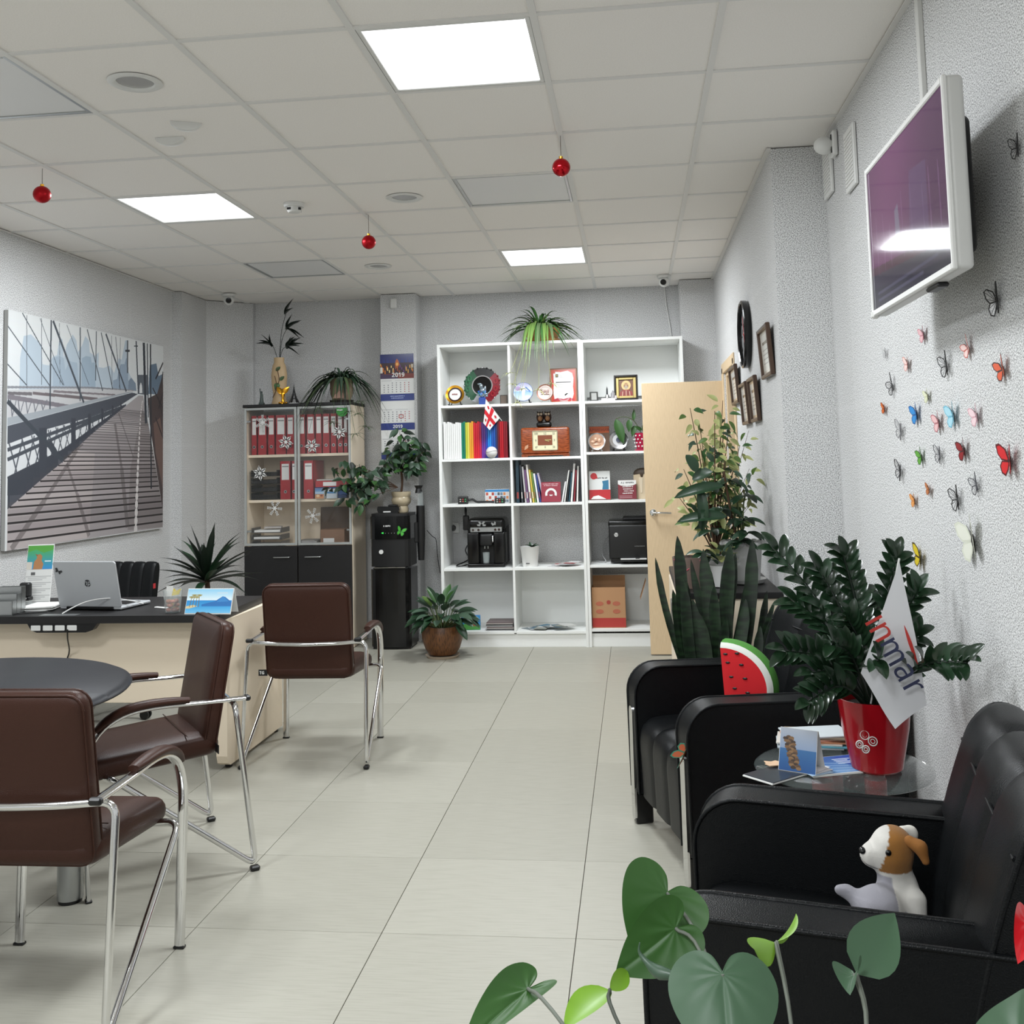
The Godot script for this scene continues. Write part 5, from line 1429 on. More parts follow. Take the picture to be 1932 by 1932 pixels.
	put(prism(S(), circle(0.026, 24), 0.003, 0.0042, lean * trf(Vector3(-0.045, 0.184, 0))), "speech_bubble", tint(Color("b5161f"), 0.4), t)
	put(prism(S(), V2([0, 0, 0.02, 0.012, 0.02, -0.006]), 0.003, 0.0042, lean * trf(Vector3(-0.036, 0.168, 0))), "bubble_tail", tint(Color("b5161f"), 0.4), t)
	scribble(t, lean * trf(Vector3(0.024, 0.168, 0.0036)), 0.075, 0.011, 1, tint(Color("3a3a3c"), 0.5))
	put(prism(S(), V2([-0.03, -0.04, 0.02, -0.04, 0.02, 0.034, -0.03, 0.026, -0.024, 0.0]), 0.003, 0.0045, lean * trf(Vector3(0.05, 0.118, 0))), "blue_figure", tint(Color("2a6f92"), 0.45), t)
	put(prism(S(), V2([-0.06, 0, 0.06, 0, 0.0, 0.03, -0.04, 0.022]), 0.005, 0.012, lean * trf(Vector3(-0.01, 0.002, 0))), "white_wave", M.paper, t)
	t = on("info_sign", "dark red sign with a white arched heading and rows of text", "sign", -0.061, r3, -8.10)
	put(bx(Vector3(0, 0.074, 0), Vector3(0.142, 0.148, 0.004), 0.001, lean), "card", tint(Color("741322"), 0.35), t)
	put(prism(S(), V2([-0.071, 0.03, -0.071, 0.0, -0.045, -0.012, 0, -0.016, 0.045, -0.012, 0.071, 0.0, 0.071, 0.03]), 0.002, 0.003, lean * trf(Vector3(0, 0.117, 0))), "white_heading", M.paper, t)
	words("А у", 0.018, tint(Color("4a4a4e"), 0.5), t, lean * trf(Vector3(-0.035, 0.128, 0.0034)), false, true)
	scribble(t, lean * trf(Vector3(0.026, 0.128, 0.0034)), 0.075, 0.011, 1, tint(Color("4a4a4e"), 0.5))
	scribble(t, lean * trf(Vector3(0.006, 0.096, 0.0026)), 0.085, 0.0085, 4, M.paper, 0.017)
	for k in 2: put(bx(Vector3(-0.012, 0.024 - k * 0.012, 0.0024), Vector3(0.1, 0.004, 0.0006), 0, lean), "fine_print", tint(Color("b08a90"), 0.5), t)
	t = on("paper_bag", "folded cream paper bag with a dark round lid behind the red sign", "bag", 0.055, r3, -8.17, -6)
	put(prism(S(), V2([-0.055, 0, 0.06, 0, 0.068, 0.19, 0.02, 0.196, 0.004, 0.15, -0.012, 0.196, -0.062, 0.19]), -0.03, 0.03), "bag", tint(Color("c9b79a"), 0.7), t)
	put(prism(S(), V2([-0.008, 0.05, 0.006, 0.05, 0.012, 0.17, -0.02, 0.17]), 0.0301, 0.034), "fold", tint(Color("d6c7ae"), 0.7), t)
	put(ball(S(), Vector3(0.01, 0.2, 0), Vector3(0.075, 0.045, 0.03), 20), "dark_lid", tint(Color("4a3c30"), 0.5), t)
	# --- fourth row: coffee machine, planter, printer
	coffee_machine(-1.187, y4)
	t = on("white_planter", "white tapered planter with a sprouting plant beside the coffee machine", "planter", -0.842, y4, -8.12)
	put(lathe(S(), [[0, 0], [0.058, 0], [0.075, 0.155], [0.077, 0.158], [0.07, 0.158], [0.055, 0.01], [0, 0.008]], 36), "pot", M.white_gloss, t)
	put(bx(Vector3(-0.012, 0.03, 0.0605), Vector3(0.03, 0.007, 0.01), 0.002), "water_slot", M.thread, t)
	put(lathe(S(), [[0, 0.14], [0.07, 0.14], [0, 0.145]], 20), "soil", M.soil, t)
	for k in 6: put(leaf_mesh(k % 2), "leaf", M.leaf_deep, t, lay_leaf(Vector3(0.02, 0.145, 0), Vector3(cos(k * 1.1) * 0.6, 0.8 - 0.1 * k, sin(k * 1.1) * 0.5 + 0.3), Vector3(0, 1, 0.3), 0.06, 0.03))
	loose_papers("scattered_leaflets", "loose white leaflets scattered on the shelf beside the white planter", Vector3(-0.566, y4, -8.15), 9, 0.15, 0.09, [Color("dcdcdc"), Color("c9c9cc"), Color("e2dedc"), Color("c05a5a")], Vector2(0.07, 0.045))
	printer(-0.029, r4)
	# --- bottom row
	t = on("snack_box", "small blue and green carton on the bottom shelf behind the floor plant", "carton", -1.328, y5, -8.14, 6)
	put(bx(Vector3(0, 0.055, 0), Vector3(0.15, 0.11, 0.05), 0.001), "carton", tint(Color("2a7fc0"), 0.35), t)
	var sn := img(128, 96, Color("3a90cc"))
	i_poly(sn, V2([0, 60, 60, 44, 128, 66, 128, 96, 0, 96]), Color("4f9a48"))
	i_disc(sn, Vector2(78, 40), 22, 14, Color("d8e4ea")); i_disc(sn, Vector2(92, 58), 14, 12, Color("a83a34")); i_rect(sn, 8, 10, 50, 12, Color("e4e8ea"))
	sheet(sn, 0.146, 0.106, "print", t, trf(Vector3(0, 0.055, 0.0256)), 0.35)
	t = on("magazine_pile", "neat low pile of magazines on the bottom shelf", "magazines", -1.092, y5, -8.19)
	for k in 9: put(bx(Vector3(0, 0.0035 + k * 0.007, 0), Vector3(0.215, 0.006, 0.21), 0.0005, trf(Vector3(rng.randf_range(-0.006, 0.006), 0, rng.randf_range(-0.008, 0.008)), rng.randf_range(-3, 3))), "magazine", tint([Color("8a8a8a"), Color("4a4a4e"), Color("b8b2ac"), Color("6a5a5a"), Color("cfcfcf")][k % 5], 0.4), t)
	loose_papers("fanned_brochures", "fan of glossy travel brochures spread over the bottom shelf", Vector3(-0.709, y5, -8.16), 11, 0.16, 0.11, [Color("7a868c"), Color("b8bcbe"), Color("4a6a7c"), Color("8a8e86"), Color("d0d0cc"), Color("2f7a9c")], Vector2(0.14, 0.045))
	t = on("cardboard_box", "open brown cardboard box with red print on the bottom shelf", "box", -0.234, r5, -8.19)
	var card := tint(Color("b98d66"), 0.8)
	var cb := bx(Vector3(0, 0.002, 0), Vector3(0.258, 0.004, 0.2))
	for s in [-1, 1]:
		box(cb, Vector3(s * 0.127, 0.157, 0), Vector3(0.004, 0.306, 0.2))
		box(cb, Vector3(0, 0.157, s * 0.098), Vector3(0.25, 0.306, 0.004))
	put(cb, "carton", card, t)
	put(bx(Vector3(0, 0.345, -0.1), Vector3(0.258, 0.08, 0.003), 0, eul(Vector3.ZERO, Vector3(-3, 0, 0))), "flap", card, t)
	put(bx(Vector3(0.155, 0.33, 0), Vector3(0.003, 0.15, 0.19), 0, eul(Vector3(0.02, 0.02, 0), Vector3(0, 0, -18))), "flap", card, t)
	put(bx(Vector3(0, 0.04, 0.1008), Vector3(0.258, 0.07, 0.001)), "red_band", tint(Color("b03a34"), 0.7), t)
	var red := tint(Color("b86a52"), 0.8)
	for q in [[-0.07, 0.185], [0.06, 0.185], [-0.07, 0.125], [0.06, 0.125]]: put(prism(S(), circle(0.03, 18), 0.1002, 0.1014, Transform3D(Basis.from_scale(Vector3(1, 0.55, 1)), Vector3(q[0], q[1], 0))), "printed_mark", red, t)
	put(prism(S(), circle(0.016, 16), 0.1002, 0.1016, trf(Vector3(0, 0.195, 0))), "printed_mark", tint(Color("a8483c"), 0.8), t)

func round_print(t: Node3D, im: Image, r: float, b: Transform3D) -> void:
	var st := S()
	for k in 36:
		var a0 := TAU * k / 36; var a1 := TAU * (k + 1) / 36
		for q in [[0.0, 0.0], [cos(a1), sin(a1)], [cos(a0), sin(a0)]]:
			st.set_uv(Vector2(0.5 + q[0] * 0.5, 0.5 - q[1] * 0.5))
			st.add_vertex(b * Vector3(q[0] * r, q[1] * r, 0.0165))
	var m := StandardMaterial3D.new()
	m.albedo_texture = ImageTexture.create_from_image(im)
	m.roughness = 0.2
	put(st, "painting", m, t)

func flag_cloth(c: Array, wave: float, part := [0.0, 1.0, 0.0, 1.0]) -> SurfaceTool:   # corners along the stick: top, bottom; then fly bottom, fly top
	var st := S()
	st.set_smooth_group(2)
	var P := func(u: float, v: float) -> Vector3:
		var a: Vector3 = c[0].lerp(c[1], v)
		var b: Vector3 = c[3].lerp(c[2], v)
		return a.lerp(b, u) + Vector3(0.3, 0, 1).normalized() * wave * sin(u * 4.0 + v * 2.0) * u
	for i in 8:
		for j in 8:
			var u0 := lerpf(part[0], part[1], i / 8.0); var u1 := lerpf(part[0], part[1], (i + 1) / 8.0)
			var v0 := lerpf(part[2], part[3], j / 8.0); var v1 := lerpf(part[2], part[3], (j + 1) / 8.0)
			quad(st, P.call(u0, v1), P.call(u1, v1), P.call(u1, v0), P.call(u0, v0))
	st.set_smooth_group(-1)
	return st

func loose_papers(called: String, label: String, at: Vector3, n: int, w: float, d: float, cols: Array, spread: Vector2) -> void:
	var t := thing(called, label, "papers", at)
	for k in n:
		var u := -1.0 + 2.0 * k / (n - 1)
		put(bx(Vector3(0, 0.002 + 0.0032 * k, 0), Vector3(w * 0.62, 0.0015, d * 1.25), 0, eul(Vector3(u * spread.x, 0, rng.randf_range(-1, 1) * spread.y), Vector3(0, rng.randf_range(-60, 60), 0))), "leaflet", tint(cols[k % cols.size()], 0.4), t)

func coffee_machine(x: float, y: float) -> void:
	var t := on("coffee_machine", "black bean-to-cup coffee machine with a silver control strip", "coffee machine", x, y, -8.23)
	var G := M.gloss_black as Material
	put(rbox(S(), Vector3(0, 0.335, -0.02), Vector3(0.30, 0.10, 0.26), 0.03), "hopper", G, t)
	put(bx(Vector3(0, 0.17, -0.06), Vector3(0.30, 0.30, 0.2), 0.006), "rear_body", M.black_plastic, t)
	for s in [-1, 1]: put(rbox(S(), Vector3(s * 0.105, 0.15, 0.06), Vector3(0.095, 0.25, 0.14), 0.014), "front_column", G, t)
	put(bx(Vector3(0, 0.294, 0.108), Vector3(0.255, 0.04, 0.012), 0.004), "control_strip", M.satin_steel, t)
	for q in [-0.105, -0.06, 0.075, 0.105]: put(lathe(S(), [[0, 0], [0.011, 0], [0.011, 0.006], [0.009, 0.008], [0, 0.008]], 14, eul(Vector3(q, 0.294, 0.113), Vector3(90, 0, 0))), "knob", M.chrome, t)
	put(rbox(S(), Vector3(0, 0.215, 0.075), Vector3(0.11, 0.1, 0.11), 0.02), "brew_group", M.black_plastic, t)
	for s in [-1, 1]: put(rod(S(), Vector3(s * 0.013, 0.165, 0.115), Vector3(s * 0.013, 0.145, 0.115), 0.005, 8), "spout", M.satin_steel, t)
	put(rbox(S(), Vector3(0, 0.015, 0.06), Vector3(0.30, 0.03, 0.17), 0.01), "drip_tray", G, t)
	put(tube(S(), bend([Vector3(0.05, 0.245, 0.12), Vector3(0.055, 0.243, 0.14), Vector3(0.057, 0.2, 0.145)], 0.01), 0.007, 8), "steam_wand", M.chrome, t)
	var deco := S()
	for q in [[0.062, 15.0], [-0.02, -70.0], [-0.052, 60.0]]:
		for s in [-1, 1]: prism(deco, V2([0, 0, s * 0.012, 0.018, s * 0.02, 0.008, s * 0.012, -0.012, 0, -0.008]), 0.108, 0.112, eul(Vector3(q[0], 0.338, 0), Vector3(0, 0, q[1])))
	put(deco, "butterfly_sticker", M.satin_steel, t)
	var g := on("drinking_glass", "small empty glass on the coffee machine's drip tray", "glass", x - 0.005, y + 0.0305, -8.125)
	put(lathe(S(), [[0, 0], [0.024, 0], [0.03, 0.085], [0.028, 0.085], [0.0225, 0.006], [0, 0.005]], 22), "glass", M.clear_glass, g)
	# leads and sockets behind
	var sk := thing("wall_socket", "white double wall socket seen through the bookcase", "socket", Vector3(-1.508, 0.902, -8.488))
	put(bx(Vector3(0, 0, 0), Vector3(0.085, 0.085, 0.012), 0.004), "cover", M.white_plastic, sk)
	put(lathe(S(), [[0, 0], [0.026, 0], [0.02, 0.05], [0, 0.055]], 16, eul(Vector3(-0.01, 0, 0.006), Vector3(90, 0, 0))), "plug", M.black_plastic, sk)
	solo(tube(S(), spline([Vector3(x - 0.20, y + 0.468, -8.34), Vector3(x - 0.2, y + 0.42, -8.33), Vector3(x - 0.19, y + 0.36, -8.33), Vector3(x - 0.17, y + 0.2, -8.32), Vector3(x - 0.20, y + 0.12, -8.30), Vector3(x - 0.17, y + 0.05, -8.26), Vector3(x - 0.25, y + 0.012, -8.16), Vector3(x - 0.2, y + 0.012, -8.10), Vector3(x - 0.17, y + 0.014, -8.2)], 5), 0.0055, 6), "power_lead", M.black_plastic, "black power lead looping down beside the coffee machine", "cable")
	var ps := thing("power_adapter", "black power adapter hanging on its lead beside the coffee machine", "adapter", Vector3(x - 0.192, y + 0.29, -8.315))
	put(rbox(S(), Vector3(0, 0.05, 0), Vector3(0.05, 0.12, 0.035), 0.01), "body", M.black_plastic, ps)
	put(tube(S(), spline([Vector3(0, 0.10, 0), Vector3(0.004, 0.15, 0), Vector3(0.0, 0.17, 0)], 3), 0.006, 6), "strain_relief", M.black_plastic, ps)

func printer(x: float, y: float) -> void:
	var t := on("laser_printer", "black laser printer with a paper tray pulled out", "printer", x, y, -8.26)
	put(rbox(S(), Vector3(0, 0.165, 0), Vector3(0.375, 0.27, 0.32), 0.012), "body", M.black_plastic, t)
	put(rbox(S(), Vector3(0, 0.31, -0.005), Vector3(0.38, 0.045, 0.32), 0.012), "scanner_lid", M.gloss_black, t)
	put(bx(Vector3(0.05, 0.345, -0.02), Vector3(0.25, 0.022, 0.2), 0.005), "output_slot", tint(Color(0.2, 0.2, 0.21), 0.4), t)
	put(bx(Vector3(0, 0.03, 0.01), Vector3(0.35, 0.04, 0.3), 0.004), "base", M.gloss_black, t)
	put(bx(Vector3(0.03, 0.03, 0.18), Vector3(0.27, 0.012, 0.09), 0.004), "paper_tray", M.gloss_black, t)
	put(bx(Vector3(0.0, 0.04, 0.185), Vector3(0.2, 0.006, 0.075)), "paper", M.paper, t)
	put(bx(Vector3(0.03, 0.043, 0.19), Vector3(0.03, 0.02, 0.06), 0.003), "paper_guide", M.black_plastic, t)
	put(prism(S(), circle(0.016, 24), 0.16, 0.1612, trf(Vector3(-0.13, 0.225, 0))), "logo_disc", M.white_plastic, t)
	words("hp", 0.026, M.black_plastic, t, Transform3D(Basis(Vector3(1, 0, 0), Vector3(0.2, 1, 0), Vector3(0, 0, 1)), Vector3(-0.13, 0.2265, 0.1618)), false, false, "logo_lettering", 0.0006)
	scribble(t, trf(Vector3(0.05, 0.135, 0.1606)), 0.08, 0.005, 1, M.satin_steel)
	solo(tube(S(), spline([Vector3(x - 0.19, y + 0.2, -8.42), Vector3(x - 0.23, y + 0.15, -8.36), Vector3(x - 0.25, y + 0.06, -8.3), Vector3(x - 0.22, y + 0.012, -8.2), Vector3(x - 0.29, y + 0.009, -8.25)], 5), 0.004, 6), "printer_cable", tint(Color(0.7, 0.7, 0.7), 0.5), "pale grey cable curling down beside the printer", "cable")

# ---------------------------------------------------------------- leaves: unit meshes (length 1 along +y, width 1 along x, upper side +z), shared by copies
func leaf_mesh(kind: int) -> ArrayMesh:
	var key := "leaf%d" % kind
	if cache.has(key): return cache[key]
	var n := 10
	var mid := []
	var wid := []
	for i in n + 1:
		var u := float(i) / n
		var w := 0.0
		var bow := 0.0
		match kind:
			0: w = pow(sin(PI * pow(u, 0.85)), 0.8); bow = -0.18 * u * u                      # ovate
			1: w = pow(sin(PI * pow(u, 0.75)), 1.0); bow = -0.30 * u * u                      # drooping ficus leaf
			2: w = pow(sin(PI * pow(u, 0.9)), 0.6); bow = 0.10 * sin(PI * u)                  # blunt glossy leaflet
			3: w = pow(sin(PI * pow(u, 0.62)), 0.9); bow = -0.12 * u * u                      # broad-based
			4: w = minf(1.0, 1.6 * (1.0 - u)) * minf(1.0, 0.55 + u * 2.0); bow = 0.06 * sin(PI * u)   # sword
		mid.append(Vector3(0, u, bow))
		wid.append(maxf(w, 0.015 if i in [0, n] else 0.05) if kind != 4 else maxf(w, 0.01))
	var st := strip(S(), mid, wid, Vector3(0, 0, 1), 0.10 if kind != 4 else 0.22)
	st.generate_normals()
	cache[key] = st.commit()
	return cache[key]

func lay_leaf(base: Vector3, dir: Vector3, up: Vector3, length: float, width: float) -> Transform3D:
	var y := dir.normalized()
	var z := (up - y * up.dot(y))
	if z.length() < 0.05: z = Vector3(0.3, 0.2, 0.9) - y * Vector3(0.3, 0.2, 0.9).dot(y)
	z = z.normalized()
	var x := y.cross(z)
	return Transform3D(Basis(x * width, y * length, z * length), base)

# ---------------------------------------------------------------- things on the walls and the ceiling
func face(p: Vector3, way: Vector3, roll := 0.0) -> Transform3D:   # local +z looks along `way`, +y up
	var z := way.normalized()
	var x := Vector3.UP.cross(z).normalized()
	return Transform3D(Basis(x, z.cross(x), z) * Basis(Vector3.BACK, deg_to_rad(roll)), p)

func butterfly_sheet(called: String, label: String, cols: Array, T: Transform3D, size: float, open := 28.0, group := "paper butterflies on the wall") -> void:
	var t := thing(called, label, "butterfly", Vector3.ZERO, 0, group)
	t.transform = T
	for s in [-1, 1]:
		var W := Transform3D(Basis(Vector3.UP, deg_to_rad(-s * open)), Vector3(0, 0, 0.004))
		var fore := V2([0, 0.0, s * 0.18, 0.42, s * 0.52, 0.62, s * 0.70, 0.58, s * 0.62, 0.26, s * 0.42, 0.04, s * 0.06, -0.02])
		var hind := V2([0, 0.0, s * 0.40, 0.02, s * 0.52, -0.16, s * 0.44, -0.42, s * 0.24, -0.52, s * 0.08, -0.30, 0, -0.06])
		for q in [[fore, 0], [hind, 1]]:
			var poly := PackedVector2Array()
			var core := PackedVector2Array()
			var mid := Vector2.ZERO
			for v in q[0]: mid += v / q[0].size()
			for v in q[0]:
				poly.append(v * size)
				core.append((mid + (v - mid) * 0.78) * size)
			var wing := put(prism(S(), poly, -0.0004, 0.0004, W), "wing", tint(cols[1], 0.5), t)
			for e in [-1, 1]: put(prism(S(), core, e * 0.0005 - 0.0002, e * 0.0005 + 0.0002, W), "wing_patch", tint(cols[0], 0.5), wing)
	var dark := tint(Color("26211f"), 0.6)
	put(tube(S(), [Vector3(0, -0.3, 0.002) * Vector3(size, size, 1), Vector3(0, 0, 0.004), Vector3(0, 0.16, 0.003) * Vector3(size, size, 1)], [size * 0.02, size * 0.045, size * 0.03], 6), "body", dark, t)
	for s in [-1, 1]: put(tube(S(), [Vector3(0, 0.15 * size, 0.003), Vector3(s * 0.08 * size, 0.33 * size, 0.008), Vector3(s * 0.16 * size, 0.44 * size, 0.01)], 0.0006, 4), "antenna", dark, t)

func outline_butterfly(label: String, col: Color, T: Transform3D, size: float, open := 28.0) -> void:   # clear film with a printed outline and veins
	var t := thing("film_butterfly", label, "butterfly", Vector3.ZERO, 0, "paper butterflies on the wall")
	t.transform = T
	var m := tint(col, 0.5)
	for s in [-1, 1]:
		var W := Transform3D(Basis(Vector3.UP, deg_to_rad(-s * open)), Vector3(0, 0, 0.004))
		for q in [[Vector2(0, 0.0), Vector2(s * 0.18, 0.42), Vector2(s * 0.52, 0.62), Vector2(s * 0.70, 0.58), Vector2(s * 0.62, 0.26), Vector2(s * 0.42, 0.04), Vector2(0, 0)], [Vector2(0, 0.0), Vector2(s * 0.40, 0.02), Vector2(s * 0.52, -0.16), Vector2(s * 0.44, -0.42), Vector2(s * 0.24, -0.52), Vector2(s * 0.08, -0.30), Vector2(0, 0)]]:
			var pl := PackedVector2Array()
			for v in q.slice(0, -1): pl.append(v * size)
			var wing := put(prism(S(), pl, -0.0002, 0.0002, W), "wing", M.film, t)
			var e := S()
			for k in q.size() - 1: tube(e, [W * Vector3(q[k].x * size, q[k].y * size, 0), W * Vector3(q[k + 1].x * size, q[k + 1].y * size, 0)], size * 0.026, 4)
			for k in [2, 3, 4]: tube(e, [W * Vector3.ZERO, W * Vector3(q[k].x * size, q[k].y * size, 0)], size * 0.012, 4)
			put(e, "printed_veins", m, wing)
	put(tube(S(), [Vector3(0, -0.3, 0.002) * Vector3(size, size, 1), Vector3(0, 0, 0.004), Vector3(0, 0.16, 0.003) * Vector3(size, size, 1)], [size * 0.02, size * 0.04, size * 0.03], 6), "body", m, t)
	for s in [-1, 1]: put(tube(S(), [Vector3(0, 0.15 * size, 0.003), Vector3(s * 0.08 * size, 0.33 * size, 0.008), Vector3(s * 0.16 * size, 0.44 * size, 0.01)], 0.0006, 4), "antenna", m, t)

func wall_things() -> void:
	var film := mat("film", Color(0.9, 0.9, 0.9, 0.10), 0.2)
	film.transparency = BaseMaterial3D.TRANSPARENCY_ALPHA
	# canvas print
	var t := thing("canvas_print", "large stretched canvas photograph of a plank footbridge and hazy skyline", "picture", Vector3(-3.618, 1.70, -6.51), 90.0)
	put(bx(Vector3(0, 0, 0.015), Vector3(1.98, 1.395, 0.026), 0.002), "canvas", tint(Color(0.62, 0.62, 0.61), 0.8), t)
	var pr := sheet(bridge_print(), 1.98, 1.395, "print", t, trf(Vector3(0, 0, 0.0286)), 0.55)
	# television on its bracket
	t = thing("television", "white-framed flat television showing a purple picture on a wall bracket", "television", Vector3(0.752, 2.087, -2.838), -90.0)
	var sh := tint(Color(0.78, 0.78, 0.77), 0.4)
	put(rbox(S(), Vector3(0, 0, -0.022), Vector3(0.812, 0.462, 0.042), 0.012), "housing", sh, t)
	put(rbox(S(), Vector3(0, -0.01, -0.055), Vector3(0.66, 0.34, 0.05), 0.02), "back_cover", M.black_plastic, t)
	var fr := S()
	for s in [-1, 1]:
		box(fr, Vector3(s * 0.399, 0, 0.001), Vector3(0.014, 0.462, 0.012), 0.003)
		box(fr, Vector3(0, s * 0.222, 0.001), Vector3(0.784, 0.018, 0.012), 0.003)
	put(fr, "bezel", M.white_plastic, t)
	var im := img(256, 144, Color("5a3a5c"))
	for y in 144:
		for x in 256:
			var c := Color("4a1f4e").lerp(Color("75386e"), clampf(0.5 + 0.4 * sin(x * 0.018 + y * 0.006) - 0.15 * y / 144.0, 0, 1))
			var d := (y - 116) + (x - 128) * -0.06
			if d > 0: c = Color("2c2a3c") if d > 14 else Color("3b3448")
			if d <= 0 and d > -8: c = Color("4a2440")
			im.set_pixel(x, y, c)
	for x in [26, 52, 76, 120, 150, 186, 206, 232]: i_line(im, Vector2(x, 50 + (x * 7) % 30), Vector2(x + 2, 112), 2.5, Color("8a6a90"), 0.5)  # pale upright streaks: reflections painted into the screen picture
	i_poly(im, V2([96, 62, 108, 58, 112, 84, 104, 96, 96, 92]), Color("78788c"), 0.8)
	i_poly(im, V2([150, 40, 200, 44, 200, 110, 140, 112]), Color("5f5078"), 0.5)
	i_lines(im, 20, 128, 200, 2, 7, 3, Color("4d4a62"))
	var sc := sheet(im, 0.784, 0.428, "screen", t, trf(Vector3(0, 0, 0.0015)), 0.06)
	var sm: StandardMaterial3D = sc.material_override
	sm.albedo_texture = null
	sm.albedo_color = Color(0.02, 0.02, 0.025)
	sm.emission_enabled = true
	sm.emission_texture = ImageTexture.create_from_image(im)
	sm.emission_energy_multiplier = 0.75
	put(bx(Vector3(-0.39, -0.225, -0.0), Vector3(0.02, 0.026, 0.024), 0.006), "sensor_foot", M.white_plastic, t)
	put(bx(Vector3(0.18, -0.237, -0.022), Vector3(0.10, 0.012, 0.03), 0.004), "stand_mount", M.black_plastic, t)
	var br := S()
	box(br, Vector3(0, 0, -0.155), Vector3(0.1, 0.2, 0.02), 0.002)
	box(br, Vector3(0, 0, -0.115), Vector3(0.05, 0.05, 0.08), 0.002)
	box(br, Vector3(0, 0, -0.085), Vector3(0.22, 0.22, 0.014), 0.002)
	put(br, "wall_bracket", M.black_plastic, t)
	solo(bx(Vector3(0.912, 2.63, -3.157), Vector3(0.016, 0.46, 0.03), 0.002), "cable_channel", M.white_plastic, "white vertical cable channel running from ceiling to television", "cable channel")
	# grilles and sensor high on the wall
	for q in [[-4.18, 2.625, "white slatted ventilation grille beside the alarm sensor"], [-4.645, 2.715, "white slatted ventilation grille tight in the corner under the ceiling"]]:
		var g := thing("vent_grille", q[2], "vent", Vector3(0.919, q[1], q[0]), -90.0, "white wall grilles")
		put(bx(Vector3(0, 0, 0.008), Vector3(0.175, 0.25, 0.014), 0.003), "frame", M.white_plastic, g)
		for k in 14: put(bx(Vector3(0, -0.1 + k * 0.0154, 0.0165), Vector3(0.145, 0.009, 0.004), 0.001, eul(Vector3.ZERO, Vector3.ZERO)), "slat", M.white_plastic, g)
	t = thing("alarm_siren", "small rounded white alarm sensor in the ceiling corner", "sensor", Vector3(0.918, 2.775, -4.47), -90.0)
	put(bx(Vector3(0, 0, 0.012), Vector3(0.07, 0.11, 0.022), 0.006), "base", M.white_plastic, t)
	put(ball(S(), Vector3(-0.012, 0.0, 0.05), Vector3(0.036, 0.04, 0.045), 20), "dome", M.white_plastic, t)
	put(bx(Vector3(0.012, 0.0, 0.024), Vector3(0.006, 0.08, 0.006)), "slot", M.black_plastic, t)
	# wall clock
	t = thing("wall_clock", "round black-rimmed wall clock with red hands above framed pictures", "clock", Vector3(0.678, 2.138, -5.98), -90.0)
	put(lathe(S(), [[0, 0], [0.19, 0], [0.196, 0.01], [0.196, 0.036], [0.186, 0.042], [0.178, 0.036], [0.178, 0.016], [0, 0.016]], 56, eul(Vector3.ZERO, Vector3(90, 0, 0))), "rim", M.gloss_black, t)
	put(prism(S(), circle(0.176, 48), 0.016, 0.018), "dial", tint(Color(0.55, 0.55, 0.56), 0.35), t)
	for k in 12:
		var a := TAU * k / 12
		put(bx(Vector3(0, 0.15, 0.019), Vector3(0.008, 0.034, 0.002), 0, Transform3D(Basis(Vector3.BACK, -a), Vector3.ZERO)), "hour_mark", M.gloss_black, t)
		put(bx(Vector3(0, 0.105 - 0.03 * (k % 3), 0.019), Vector3(0.028, 0.02, 0.001), 0, Transform3D(Basis(Vector3.BACK, -a - 0.26), Vector3.ZERO)), "dial_print", tint(Color(0.25, 0.25, 0.26), 0.5), t)
	for q in [[0.11, 0.011, 18.0], [0.14, 0.007, 200.0]]: put(bx(Vector3(0, q[0] / 2, 0.024), Vector3(q[1], q[0], 0.002), 0, Transform3D(Basis(Vector3.BACK, deg_to_rad(q[2])), Vector3.ZERO)), "hand", tint(Color("b0202c"), 0.4), t)
	put(lathe(S(), [[0, 0], [0.012, 0], [0, 0.006]], 14, eul(Vector3(0, 0, 0.024), Vector3(90, 0, 0))), "hub", tint(Color("b0202c"), 0.4), t)
	# framed certificates
	var fn := 0
	for q in [[-5.10, 1.945, 0.36, 0.25, "framed certificate hanging apart, beside the wall's step"], [-6.69, 1.895, 0.40, 0.245, "framed certificate next to the door frame"], [-6.12, 1.745, 0.34, 0.245, "framed certificate of the lower pair, on the door side"], [-5.67, 1.745, 0.32, 0.245, "framed certificate of the lower pair, under the clock"]]:
		var p := thing("framed_document", "brown " + q[4], "picture frame", Vector3(0.672, q[1], q[0]), -90.0, "framed certificates on the wall")
		var lean := Basis(Vector3.RIGHT, deg_to_rad(4))
		var L := Transform3D(lean, Vector3(0, 0, 0.014))
		var o := S()
		for s in [-1, 1]:
			box(o, Vector3(s * (q[2] / 2 - 0.01), 0, 0), Vector3(0.02, q[3], 0.022), 0.004, L)
			box(o, Vector3(0, s * (q[3] / 2 - 0.01), 0), Vector3(q[2] - 0.04, 0.02, 0.022), 0.004, L)
		put(o, "frame", M.frame_wood, p)
		put(bx(Vector3(0, 0, -0.006), Vector3(q[2] - 0.03, q[3] - 0.03, 0.004), 0, L), "backing", M.black_plastic, p)
		var di := img(128, 88, Color("c9c3b6") if fn % 2 == 0 else Color("cdb89c"))
		i_rect(di, 8, 8, 112, 72, Color("dcd9d2"))
		i_lines(di, 24, 22, 80, 1, 10, 6, Color("7a6a5a")); i_lines(di, 20, 38, 88, 4, 9, 2, Color("a8a49e"))
		sheet(di, q[2] - 0.036, q[3] - 0.036, "document", p, L * trf(Vector3(0, 0, -0.003)), 0.15)
		fn += 1
	# butterflies
	var L := Vector3(-1, 0, 0)
	var X := 0.9175
